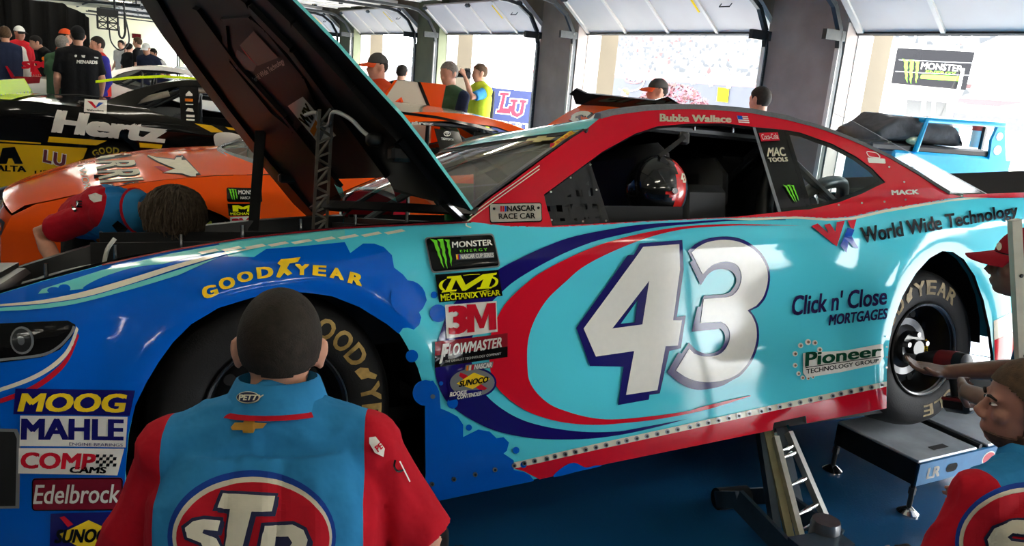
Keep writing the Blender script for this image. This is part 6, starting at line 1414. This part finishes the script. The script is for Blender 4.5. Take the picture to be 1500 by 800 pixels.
# ---------------------------------------------------------------- standing people further back
def stand(label, px, py, d, yaw, shirt, hair=HBR, skin=SKIN, cap=None, lean=0., armL=None, armR=None, hyaw=None, sleeve=.8, h=None, group=None, dz=0., trousers=CTN, vox=.017, girth=1., hairstyle=None, pitch=-.05, vest=None):
    p = at(px, py, d); s = h or max(.9, min(1.1, p.z / 1.62)) ; cy, sy = math.cos(yaw), math.sin(yaw)
    base = dict(pel=(0, 0, .95), neck=(0, 0, 1.47), head=(0, .03, 1.63), shL=(-.19, 0, 1.41), shR=(.19, 0, 1.41), elL=(-.26, -.03, 1.12), elR=(.26, -.03, 1.12), wrL=(-.25, .12, .90), wrR=(.25, .12, .90), hipL=(-.09, 0, .90), hipR=(.09, 0, .90), knL=(-.10, .02, .50), knR=(.10, .02, .50), ankL=(-.11, -.03, .09), ankR=(.11, -.03, .09), toeL=(-.13, .13, .04), toeR=(.13, .13, .04))
    if armL: base['elL'], base['wrL'] = armL
    if armR: base['elR'], base['wrR'] = armR
    cl, sl = math.cos(lean), math.sin(lean); up = ('neck', 'head', 'shL', 'shR', 'elL', 'elR', 'wrL', 'wrR'); hx = None
    J = {}
    for k_, (x, y, z) in base.items():
        if k_ in up and lean: z0 = z - .95; y, z = y * cl + z0 * sl, .95 + z0 * cl - y * sl
        J[k_] = Vector((x, y, z)) * s
    off = Vector((cy * J['head'].x - sy * J['head'].y, sy * J['head'].x + cy * J['head'].y, 0)); o = Vector((p.x, p.y, 0)) - off
    J = {k_: Vector((cy * v.x - sy * v.y, sy * v.x + cy * v.y, v.z)) + o for k_, v in J.items()}
    hy = yaw if hyaw is None else hyaw
    return person(label, J, (-math.sin(hy), math.cos(hy), pitch - .6 * lean), skin, hair, hairstyle or ('fringe' if cap else 'short'), cap, shirt, trousers, vox, sleeve, hs=s, group=group, girth=girth, vest=vest), J
C_ = lambda n, rgb: cloth(n, rgb)
ORC = C_('orange_cap', (226, 84, 40)); DGC = C_('dark_grey_cap', (78, 74, 70)); BKC = C_('black_cap', (24, 24, 26)); WHC = C_('white_cap', (226, 226, 222)); YV = C_('yellow_vest', (206, 226, 60)); LBL = C_('light_blue_tee', (70, 150, 206))
GRS = C_('green_tee', (62, 92, 66)); NVS = C_('navy_jacket', (34, 42, 66)); BLS = C_('black_shirt', (22, 22, 24)); RDS = C_('red_shirt', (196, 34, 44)); RBS = C_('red_blue_jacket', (214, 52, 44)); WTS = C_('white_shirt', (214, 212, 208)); GYS = C_('grey_shirt', (150, 156, 166)); KHA = C_('khaki_trousers', (84, 80, 62)); OGS = C_('orange_shirt', (222, 78, 40))
# facing: yaw 0 looks along +Y (away), pi/2 along -X (left)
stand('person in orange and grey cap holding up the cream and orange panel', 552, 100, 7.85, 1.9, (OGS, None), hair=HBR, cap=(DGC, ORC), armL=((-.33, .16, 1.30), (-.10, .36, 1.40)), armR=((.3, .2, 1.15), (.12, .42, 1.20)), hyaw=1.75)
stand('dark haired person standing behind the cream and orange panel', 589, 108, 12, -.7, (BLS, None), hair=HBR)
(ro, _, so_, *_r), JO = stand('grey haired person in green and navy shirt holding a white lens camera', 657, 110, 8.3, 2.0, (GRS, NVS), hair=HGR, armL=((-.26, .10, 1.16), (-.05, .30, 1.14)), armR=((.26, .10, 1.14), (.10, .30, 1.10)), hyaw=2.0, pitch=-.2)
(rp, *_r), JP = stand('person in yellow vest and light blue tee with a camera raised beside the door', 702, 109, 11.0, 1.6, (LBL, None), hair=HLB, armL=((-.24, .22, 1.32), (-.06, .26, 1.58)), armR=((.26, -.05, 1.14), (.24, .14, .96)), hyaw=1.5, vest=YV)
stand('person in grey cap with orange bill beyond the car roof', 962, 136, 8.2, 1.3, (GYS, None), hair=HBR, cap=(DGC, ORC), hyaw=1.25)
stand('balding dark haired person with back turned beyond the roof', 1112, 149, 7.4, .15, (GYS, None), hair=HBR, skin=SKIN)
stand('person in white shirt outside the middle door', 915, 137, 19, 1.0, (WTS, None), hair=HLB, vox=.03)
stand('person in navy and white jacket at the left edge, back turned', 7, 52, 12.2, .3, (NVS, WTS), hair=HLB, sleeve=1.9)
stand('person in red shirt and white cap before the black curtain', 29, 50, 15, -2.4, (RDS, None), hair=HBK, cap=(WHC, BKC))
stand('person in black shirt leaning over the white car', 52, 62, 14.5, 1.9, (BLS, None), hair=HBK, lean=.5, h=1.02, sleeve=1.9)
stand('person in orange cap and orange shirt behind the grey haired one', 97, 55, 14, -1.2, (OGS, None), hair=HBR, cap=(ORC, ORC))
stand('grey haired person in green tee with number at the white car', 92, 66, 11.4, -.6, (GRS, None), hair=HGR, trousers=KHA, girth=1.15, armL=((-.27, .05, 1.12), (-.1, .25, 1.1)))
(rf, _, sf, *_r), JF = stand('person in black cap and black shirt with white lettering, back turned', 114, 55, 10.6, .15, (BLS, None), hair=HBK, cap=(BKC, BKC), girth=1.15)
stand('person with short brown hair in red and blue jacket facing left', 142, 67, 11.8, 1.9, (RBS, C_('blue_yoke', (52, 50, 140))), hair=HBR, sleeve=1.9)
stand('person in white shirt pointing near the end wall', 177, 66, 23, 2.4, (WTS, None), hair=HBK, armL=((-.3, .2, 1.4), (-.4, .3, 1.65)), vox=.03)
stand('person in black shirt beside the navy car, hand at the face', 190, 71, 21, -1.0, (BLS, None), hair=HBK, vox=.03, armR=((.22, .25, 1.2), (.05, .2, 1.5)))
stand('fair haired person in black shirt looking down by the navy car', 201, 63, 20, 1.2, (BLS, None), hair=HLB, vox=.03)
stand('person in white cap and navy shirt leaning on the navy car roof', 214, 71, 17.5, 2.6, (NVS, None), hair=HBK, cap=(WHC, WHC), lean=.25, vox=.025)
stand('person in black and white shirt bending at the nose of the navy car', 224, 76, 18.2, 2.2, (BLS, WTS), hair=HBK, lean=.35, vox=.025)
bpy.context.view_layer.update()
b_ = MB(); k = mesh_skin(b_, sf, Matrix.Translation(rf.location)); k.step = 4; k.text('MENARDS', [(112.5, 88), (143, 89), (142.5, 94), (112, 93)], WHITEV, 5, .06); b_.build('back_lettering', rf, 0)
for q in (circ(111, 82, 2, 10), [(119, 81), (125, 81), (124, 85), (120, 84)], [(138, 83), (144, 84), (144, 86), (138, 85)]):
    b_ = MB(); k = mesh_skin(b_, sf, Matrix.Translation(rf.location)); k.poly([q], WHITEV, 5, 2); b_.build('sponsor_mark', rf, 0)
# cameras the two photographers hold
def camera_body(name, loc, d, label, lens_m, Llen):
    c = empty(name, loc, (0, 0, math.atan2(-d[0], d[1])), label, 'camera'); b = MB(); b.box((0, 0, 0), (.15, .08, .10), BLACK, bev=.015); b.box((0, 0, .065), (.06, .07, .04), BLACK, bev=.01); b.build('camera_body', c, 30)
    b = MB(); b.tube([(0, .03, 0), (0, .06, 0), (0, .06 + Llen * .6, 0), (0, .06 + Llen, 0)], [.035, .04, .045, .05], lens_m, 20); b.build('lens', c, 40); b = MB(); b.tube([(0, .06 + Llen, 0), (0, .085 + Llen, 0)], [.051, .054], BLACK, 20); b.build('lens_hood', c, 40)
    return c
ch = (JO['wrL'] + JO['wrR']) / 2; camera_body('camera', ch + Vector((-.10, .0, .03)), (-.85, -.5), 'black camera with white lens held at the waist', WHITEV, .16)
ch = JP['wrL']; camera_body('camera', Vector((JP['head'].x - .17, JP['head'].y + .02, JP['head'].z - .03)), (-1, .1), 'black camera raised to the face beside the door', BLACK, .12)

# ================================================================== THINGS ROUND THE CAR
# driver's helmet on the door sill
HC = loc_at(962, 277, 1, .235); hr = MR.to_3x3()
hw = MAIN @ HC; h = empty('helmet', hw, (-TILT, 0, R(-8)), 'black and red driver helmet hanging in the open window', 'helmet')
HBK2 = mat('helmet_black', (20, 22, 24), rough=.25, coat=.6); HRD = mat('helmet_red', (214, 34, 30), rough=.25, coat=.6); HTL = mat('helmet_teal', (26, 74, 92), rough=.3, coat=.5)
b_ = MB(); e = MB(); e.ell((0, 0, 0), (.150, .125, .160), HBK2, 48, 36)
for f in e.f:
    c_ = sum((e.v[i] for i in f), Vector()) / len(f); x, z = c_.x, c_.z + .3 * (c_.x - .05)
    m_ = HBK2
    if c_.z > -.11: 
        q = x - (.045 + .25 * (c_.z) ** 1 * .2)
        if .035 < x - .12 * c_.z < .085 + .02: m_ = HRD
        elif .105 <= x - .12 * c_.z < .125: m_ = HTL
    if c_.z < -.02 and x < .09 and x > -.03 and c_.z > -.02 - (x + .03) * .5: m_ = HRD
    b_.f.append(list(f)); b_.m.append(b_.mi(m_))
b_.v = e.v; b_.build('shell', h, 180)
e = MB(); e.ell((0, 0, 0), (.1525, .1275, .1625), MATTE, 40, 30); vis = MB(); vis.v = e.v; vis.mi(mat('visor', (16, 17, 18), rough=.08, coat=.5))
for f in e.f:
    c_ = sum((e.v[i] for i in f), Vector()) / len(f)
    if c_.x < -.02 and -.045 < c_.z < .075: vis.f.append(list(f)); vis.m.append(0)
vis.build('visor', h, 180)
b_ = MB(); b_.lathe([(.0, -.012), (.014, -.012), (.018, 0), (.018, .01)], CHROME, 16, 'y', (.02, -.128, -.01)); b_.build('visor_pivot', h, 40)
b_ = MB(); b_.tube([(-.13, 0, -.12), (-.06, -.09, -.15), (.05, -.10, -.155), (.12, 0, -.15), (.05, .10, -.155), (-.06, .09, -.15), (-.13, 0, -.12)], .016, MATTE, 8); b_.build('base_trim', h, 60)
b_ = MB(); b_.bar((-.02, -.05, .15), (.08, -.1, .24), .05, .02, BLACK); b_.box((.075, -.1, .235), (.05, .035, .06), BLACK, bev=.01); b_.build('hanging_strap', h, 40)
UVt, Ft, _ = text2d('43', .06); b_ = MB(); b_.add([(x_, -.127 * math.sqrt(max(.05, 1 - (x_ / .15) ** 2 - (z_ / .16) ** 2)) - .002, z_) for x_, z_ in [(.066 + .036 * u_, .03 + .045 * v_) for u_, v_ in UVt]], Ft, CREAMV); b_.build('helmet_number', h, 0); h.scale = (.82, .82, .82)

# scale platform under the rear wheel
sp = empty('scale_platform', (2.99, 2.03, 0), (0, 0, R(3)), 'blue and black wheel scale platform marked LR under the raised rear wheel', 'scale platform')
DKP = mat('platform_black', (22, 24, 26), rough=.4, noise=.15); BLP = mat('platform_blue', (30, 110, 160), rough=.4, noise=.08); SILV = mat('platform_top', (186, 192, 198), rough=.25, metal=.3, noise=.2, nscale=6)
b_ = MB(); b_.box((.01, .2, .185), (.02, .42, .10), DKP); b_.box((.46, .40, .185), (.92, .02, .10), DKP); b_.box((.91, .2, .185), (.02, .42, .10), DKP); b_.box((.46, .2, .15), (.9, .4, .02), DKP); b_.build('frame', sp, 0)
b_ = MB(); b_.box((.46, -.008, .185), (.92, .016, .10), BLP)
b_.build('side_plate', sp, 0, label='blue side plate')
b_ = MB(); UVt, Ft, _ = text2d('LR', .05); b_.add([(.06 + .09 * u_, -.0175, .158 + .052 * v_) for u_, v_ in UVt], Ft, WHITEV); b_.build('platform_lettering', sp, 0); b_ = MB(); b_.add([(.22 + x_, -.0172, .185 + z_) for x_, z_ in rquad([(-.03, .02), (.05, .02), (.05, -.02), (-.03, -.02)], .3)], [tuple(range(20))], MATTE); b_.build('handle_slot', sp, 0); b_ = MB()
b_.add([(x_, -.0172, z_) for x_, z_ in circ(.50, .185, .05, 20, .035)], [tuple(range(20))], WHITEV); b_.add([(x_, -.0174, z_) for x_, z_ in circ(.50, .185, .044, 20, .029)], [tuple(range(20))], REDV); b_.build('round_emblem', sp, 0)
b_ = MB(); b_.box((.20, .2, .243), (.41, .42, .012), SILV, bev=.004); b_.box((.22, .055, .2505), (.10, .03, .002), MATTE); b_.build('scale_pad', sp, 0)
b_ = MB(); b_.box((.70, .2, .243), (.43, .42, .012), SILV, bev=.004); b_.build('rear_pad', sp, 0)
b_ = MB(); b_.tube([(.445, 0, .243), (.445, .41, .243)], .012, DKP, 8); b_.build('hinge', sp, 40)
for x, y in ((.01, .0), (.01, .4), (.90, .0), (.90, .4)):
    b_ = MB(); b_.tube([(x, y, .18), (x, y, .03)], [.012, .011], DKP, 10); b_.tube([(x, y, .12), (x, y, .09)], .015, DKP, 6); lg = b_.build('leg', sp, 40)
    b_ = MB(); b_.lathe([(.045, 0), (.045, .006), (.03, .018), (.014, .03), (.0, .032)], CHROME, 20, 'z', (x, y, 0)); b_.build('levelling_foot', lg, 40)

# ladder jack holding the sill
jk = empty('car_jack', (2.36, 2.1, 0), (0, 0, 0), 'aluminium ladder jack with dark frame holding up the door sill', 'jack'); ji = Matrix.Translation((-2.36, -2.1, 0))
def gp(px, py, z): return ji @ on(px, py, 2, z)
top = MAIN @ Vector((1.98, .06, .085)); tl = ji @ (top + Vector((-.035, 0, .0))); tr = ji @ (top + Vector((.05, .02, 0)))
bl, br_ = gp(1180, 815, .05), gp(1222, 790, .05)
DKF = mat('jack_dark', (44, 60, 74), rough=.4, noise=.15)
b_ = MB(); b_.bar(tl.lerp(bl, .06), bl, .022, .03, ALU); b_.bar(tr.lerp(br_, .06), br_, .022, .03, ALU)
b_.bar(tl, tl.lerp(bl, .3), .012, .02, CHROME); b_.bar(tr, tr.lerp(br_, .3), .012, .02, CHROME); b_.build('ladder_frame', jk, 0)
for t in (.18, .24, .47, .70, .82):
    b_ = MB(); p, q = tl.lerp(bl, t), tr.lerp(br_, t); b_.tube([p, p.lerp(q, .3), p.lerp(q, .5), p.lerp(q, .7), q], [.008, .008, .011, .012, .008], CHROME, 10); b_.build('rung', jk, 60)
b_ = MB(); up_ = Vector((-.03, .10, 0)); b_.bar(tl + up_ * .6, bl + up_ * 1.1, .03, .045, DKF); b_.bar(tr + up_ * .4, br_ + up_ * 1.4, .05, .04, DKF); b_.bar(tl + up_ * .35 , bl + up_ * .5, .03, .02, mat('jack_pale', (150, 144, 110), rough=.5, metal=.4)); b_.build('ram_column', jk, 0)
b_ = MB(); b_.box((tl + tr) / 2 + Vector((0, .07, -.012)), (.10, .08, .022), DKF, bev=.006); b_.tube([(tl + tr) / 2 + Vector((0, .07, -.0)), (tl + tr) / 2 + Vector((0, .07, .018))], .03, STEEL, 16); b_.build('saddle', jk, 40)
r0, r1 = gp(1050, 731, .05), gp(1094, 727, .05); b_ = MB(); b_.tube([r0, r1], .045, BLACK, 18); b_.build('roller', jk, 40)
for a, c_ in ((r0, gp(1152, 806, .06)), (r1, gp(1230, 792, .06))):
    b_ = MB(); m_ = a.lerp(c_, .3) + Vector((0, 0, .06)); V = [(a, .05), (m_, .08), (c_, .10)]
    for (p, h0), (q, h1) in zip(V, V[1:]): b_.bar(p, q, .018, (h0 + h1) / 2, DKF)
    b_.build('side_arm', jk, 0)
b_ = MB(); p, q = gp(1165, 812, .09), gp(1235, 800, .09); b_.bar(p, q, .10, .08, DKF); b_.lathe([(.0, .02), (.05, .02), (.055, -.0), (.055, -.10)], STEEL, 18, 'z', q + Vector((-.04, .06, .06))); b_.build('jack_base', jk, 40)
# plain aluminium bar standing by the kneeling person
p0 = on(1486, 322, 1, 1.50); p1 = on(1493, 460, 1, 1.46); dd = (p1 - p0).normalized(); pb = p0 + dd * ((p0.z - .0) / -dd.z)
ab = empty('aluminium_bar', (pb.x, pb.y, 0), label='pale aluminium bar standing upright before the person in the red cap', cat='metal bar'); b_ = MB(); ai = Matrix.Translation((-pb.x, -pb.y, 0)); b_.bar(ai @ p0, ai @ pb, .030, .024, mat('pale_aluminium', (196, 190, 168), rough=.45, metal=.3), up=(.4, 1, 0)); b_.build('bar', ab, 0)
b_ = MB()
for t in (.12, .3): b_.tube([ai @ p0.lerp(pb, t) + Vector((0, -.010, 0)), ai @ p0.lerp(pb, t) + Vector((0, -.016, 0))], .006, MATTE, 8)
b_.build('bolt_holes', ab, 0)

# loose panel held up behind the orange car
o_, u_ = dirpx(600, 140, 7.5, 650, 146, 7.65); n_ = u_.cross(UPZ); n_ = n_ if n_.dot(Vector(CAM) - o_) > 0 else -n_
lp = empty('hood_panel', (o_.x, o_.y, 0), label='loose cream and orange hood panel held upright behind the orange car', cat='car panel'); li = mats(lp).inverted()
b_ = MB(); k = plane_skin(b_, o_, u_, UPZ, .1, M=li); k.poly([[(545, 168), (556, 148), (578, 117), (653, 124), (645, 165), (632, 330), (540, 330)]], CRM, 3)
k.poly([[(614, 120), (653, 124), (645, 165), (640, 330), (628, 330), (632, 166)]], ORANGE, 5); k.poly([[(611, 120), (616, 120.5), (634, 166), (629, 166)]], BLK, 8); k.poly([[(545, 168), (556, 148), (578, 117), (582, 117), (560, 150), (552, 168)]], ORANGE, 5); k.poly([[(574, 152), (588, 142), (591, 150), (582, 158), (574, 157)]], ORANGE, 5); k.poly([[(578, 152), (586, 146), (588, 150), (581, 155)]], REDV, 8)
b_.build('panel_face', lp, 0); b_ = MB(); k = plane_skin(b_, o_ - n_ * .025, u_, UPZ, .2, M=li); k.poly([[(545, 168), (556, 148), (578, 117), (653, 124), (645, 165), (632, 330), (540, 330)]], BLACK, 0); b_.build('inner_panel', lp, 0)
b_ = MB(); q = li @ at(592, 156, 7.45); b_.bar(q, Vector((q.x + n_.x * .0, q.y, 0)), .03, .02, BLACK); b_.bar(Vector((q.x - .2, q.y + .2, .02)), Vector((q.x + .2, q.y - .2, .02)), .04, .03, BLACK); b_.build('support_leg', lp, 0)

# black curtain and its rail
cA, cB = at(-70, 100, 24), at(136, 104, 24); dv = (cB - cA); dv.z = 0; dn_ = dv.normalized(); nn2 = dn_.cross(UPZ)
cu_ = empty('curtain', (cA.x, cA.y, 0), label='large black curtain hung across the far end of the garage', cat='curtain'); b_ = MB(); n = 60; V = []
for i in range(n + 1):
    t = i / n; p = dn_ * dv.length * t + nn2 * (.10 * math.sin(t * 46) + .05 * math.sin(t * 97))
    topz = 2.70 if t < .8 else 2.70 - .35 * (t - .8) / .2
    for z in (0.01, 1.3, topz): V.append((p.x, p.y, z))
b_.add(V, [(3 * i + j, 3 * i + 3 + j, 3 * i + 4 + j, 3 * i + 1 + j) for i in range(n) for j in range(2)], cloth('black_drape', (26, 25, 24))); b_.build('drape', cu_, 180)
b_ = MB(); b_.tube([(-.2 * dn_.x, -.2 * dn_.y, 2.74), (dn_.x * dv.length * 1.35, dn_.y * dv.length * 1.35, 2.82)], .04, TRACK, 8); b_.build('curtain_rail', cu_, 60)
for t in (0, .5, 1.32):
    b_ = MB(); p = dn_ * dv.length * t; b_.tube([(p.x, p.y, 2.75), (p.x, p.y, 3.4)], .02, TRACK, 6); b_.build('rail_hanger', cu_, 60)
# cable reel frame hanging from the ceiling
rl = at(158, 33, 15); rt = empty('cable_reel', (rl.x, rl.y, rl.z), (0, 0, math.atan2(-rl.x, rl.y)), 'black braced reel box with looped cables hanging under the ceiling', 'cable reel'); rt['mount'] = 'ceiling'
b_ = MB(); w_, h_, d_ = .17, .12, .12
for x in (-w_, 0, w_):
    for y in (-d_, d_): b_.bar((x, y, -h_), (x, y, h_), .025, .025, BLACK)
for z in (-h_, 0, h_):
    for y in (-d_, d_): b_.bar((-w_, y, z), (w_, y, z), .025, .025, BLACK)
for x in (-w_, 0):
    for z in (-h_, 0):
        b_.bar((x, -d_, z), (x + w_, -d_, z + h_), .015, .015, BLACK); b_.bar((x + w_, -d_, z), (x, -d_, z + h_), .015, .015, BLACK)
b_.box((0, 0, h_ + .06), (.36, .26, .10), BLACK); b_.build('reel_frame', rt, 0)
b_ = MB(); b_.tube([(.12, 0, h_ + .1), (.12, 0, 3.4 - rl.z)], .02, BLACK, 8); b_.tube([(.28, 0, -.1), (.28, 0, 3.4 - rl.z)], .016, BLACK, 8); b_.build('hanger', rt, 60)
b_ = MB(); b_.tube(spl([(.02, -.1, -.1), (.05, -.1, -.35), (.2, -.1, -.48), (.35, -.05, -.3), (.30, 0, .1)], 6), .014, BLACK, 8); b_.tube(spl([(.18, -.1, -.05), (.19, -.1, -.22), (.25, -.1, -.25), (.29, -.05, -.1), (.29, 0, .2)], 6), .02, BLACK, 8); b_.build('cable_loop', rt, 60)
# dark red sign and lit doorway on the end wall, its light put in as a white board
we = WM @ Vector((S1 - .02, 0, 0)); ne = -WW
def onend(px, py):
    r = Vector(rays([(px, py)])[0]); return Vector(CAM) + r * ((we - Vector(CAM)).dot(ne) / r.dot(ne))
a, c_ = onend(194, 49), onend(206, 57); ce = (a + c_) / 2; sg = empty('wall_sign', ce, label='small dark red sign high on the pale end wall', cat='sign'); b_ = MB(); q = (c_ - a); b_.box((0, 0, 0), (abs(q.x) + .05, .06, abs(q.z)), vinyl('sign_dark_red', (84, 24, 26)), bev=.01); b_.build('sign_board', sg, 0)
a, c_ = onend(252, 75), onend(272, 118); b_ = MB(); q = c_ - a; b_.box(((a.x + c_.x) / 2, a.y, (a.z) / 2), (abs(q.x), .08, a.z), mat('doorway_light_white', (236, 236, 232))); b_.build('door_20', kind='structure')

# blue pit cart with a black cover
ca = at(1292, 250, 6.3); cb = at(1480, 268, 6.6); cv = cb - ca; cv.z = 0; CL_ = cv.length; un = cv.normalized(); ct = empty('pit_cart', (ca.x, ca.y, 0), (0, 0, math.atan2(un.y, un.x)), 'bright blue wheeled pit cart with top rail behind the car', 'cart')
cM = mats(ct); ci = cM.inverted(); CB = mat('cart_blue', (10, 170, 226), rough=.35, coat=.3)
def cpt(px, py, y=0.):                                # pixel -> cart plane y
    C = ci @ Vector(CAM); r = ci.to_3x3() @ Vector(rays([(px, py)])[0]); return C + r * ((y - C.y) / r.y)
z1 = cpt(1420, 228).z; z2 = cpt(1400, 205).z; zr_ = cpt(1420, 178).z
b_ = MB(); b_.box((CL_ * .52, .3, .12 + (z1 - .12) / 2), (CL_ * .92, .6, z1 - .12), CB, bev=.02); b_.build('cart_body', ct, 30)
b_ = MB(); b_.box((CL_ * .35, .3, z1 + .02), (CL_ * .9, .56, .06), BLACK, bev=.015); b_.build('tray', ct, 30)
xb = cpt(1372, 205).x; xe = cpt(1470, 205).x
b_ = MB(); b_.box(((xb + xe) / 2, .5, (z1 + z2) / 2 + .04), (xe - xb, .03, z2 - z1 + .1), CB); b_.build('back_board', ct, 0)
b_ = MB(); pts = [cpt(1448, 243), cpt(1453, 205), cpt(1466, 178), cpt(1472, 178), cpt(1474, 243)]; b_.prism([(p.x, p.z) for p in pts], .03, CB, axis=1)
for px_, py_, r_ in ((1464, 200, 6), (1461, 220, 7)):
    p = cpt(px_, py_); rr_ = r_ * 6.5 / FOC; b_.add([(p.x + x_, -.003, p.z + z_) for x_, z_ in circ(0, 0, rr_, 16)], [tuple(range(16))], WHITEV)
b_.build('end_panel', ct, 0)
b_ = MB(); p, q = cpt(1358, 176), cpt(1470, 183); b_.tube([(p.x - .05, 0, z1), (p.x, 0, p.z), (q.x, 0, q.z)], .022, CB, 10); b_.tube([(p.x, .55, p.z), (q.x, .55, q.z)], .022, CB, 10); b_.tube([(p.x, 0, p.z), (p.x, .55, p.z)], .022, CB, 10); b_.tube([(p.x - .05, .55, z1), (p.x, .55, p.z)], .022, CB, 10); b_.build('top_rail', ct, 60)
for x in (.12, CL_ - .12):
    for y in (.06, .54):
        b_ = MB(); b_.lathe([(.0, -.02), (.06, -.02), (.06, .02), (0, .02)], RUBBER, 18, 'y', (x, y, .06)); b_.bar((x, y, .06), (x, y, .14), .03, .05, STEEL); b_.build('caster', ct, 40)
# cover lump on the cart
p0, p1 = cpt(1296, 216, .0), cpt(1414, 213, .0); ptop = cpt(1370, 174, .2); 
b_ = MB(); rings = []; rn = random.Random(5); nx = 26; hgt = ptop.z - (z1 + .05)
for i in range(nx + 1):
    t = i / nx; x = p0.x - .05 + (p1.x - p0.x + .05) * t; hh = hgt * min(1, .45 + 2.6 * t) * (1 if t < .82 else max(.35, 1 - ((t - .82) / .18) ** 2 * .65)); ring = []
    for j in range(24):
        a = 2 * math.pi * j / 24; c0, s0 = math.cos(a), math.sin(a); f_ = 1 + .05 * math.sin(5 * a + 7 * t) + .03 * math.sin(11 * a - 13 * t)
        ring.append((x + .02 * math.sin(4 * a), .3 + .27 * np.sign(c0) * abs(c0) ** .6 * f_, z1 + .055 + hh * (.5 + .5 * np.sign(s0) * abs(s0) ** .7) * (f_ if s0 > 0 else 1)))
    rings.append(ring)
b_.loft(rings, cloth('black_tarp', (74, 73, 74), .2)); cov = b_.build('tarp_cover', None, 180, 'rumpled black tarp cover lying on the blue cart', 'cover', loc=ct.location, rot=ct.rotation_euler)
p = cpt(1347, 207, -.02); b_ = MB(); b_.ell((0, 0, .028), (.055, .05, .038), mat('cream_cloth', (232, 220, 186), rough=.9), 16, 10); b_.ell((.03, 0, .018), (.05, .045, .022), mat('cream_cloth', (232, 220, 186), rough=.9), 16, 10); b_.build('rag', None, 180, 'small cream cloth lying before the black tarp', 'cloth', loc=cM @ Vector((p.x, .06, z1 + .06)))
p = cpt(1432, 200, .3); b_ = MB(); b_.tube([(0, 0, 0), (0, 0, .14)], .05, WHITEV, 12); b_.tube([(0, 0, .14), (0, 0, .22)], [.055, .05], mat('red_white_parts', (200, 70, 60), noise=.4, nscale=20), 12); b_.box((0, -.05, .08), (.05, .03, .2), BLACK, bev=.01); b_.build('spray_bottle', None, 40, 'red and white bottle in a black holder on the blue cart', 'bottle', loc=cM @ Vector((p.x, .3, z1 + .055)))
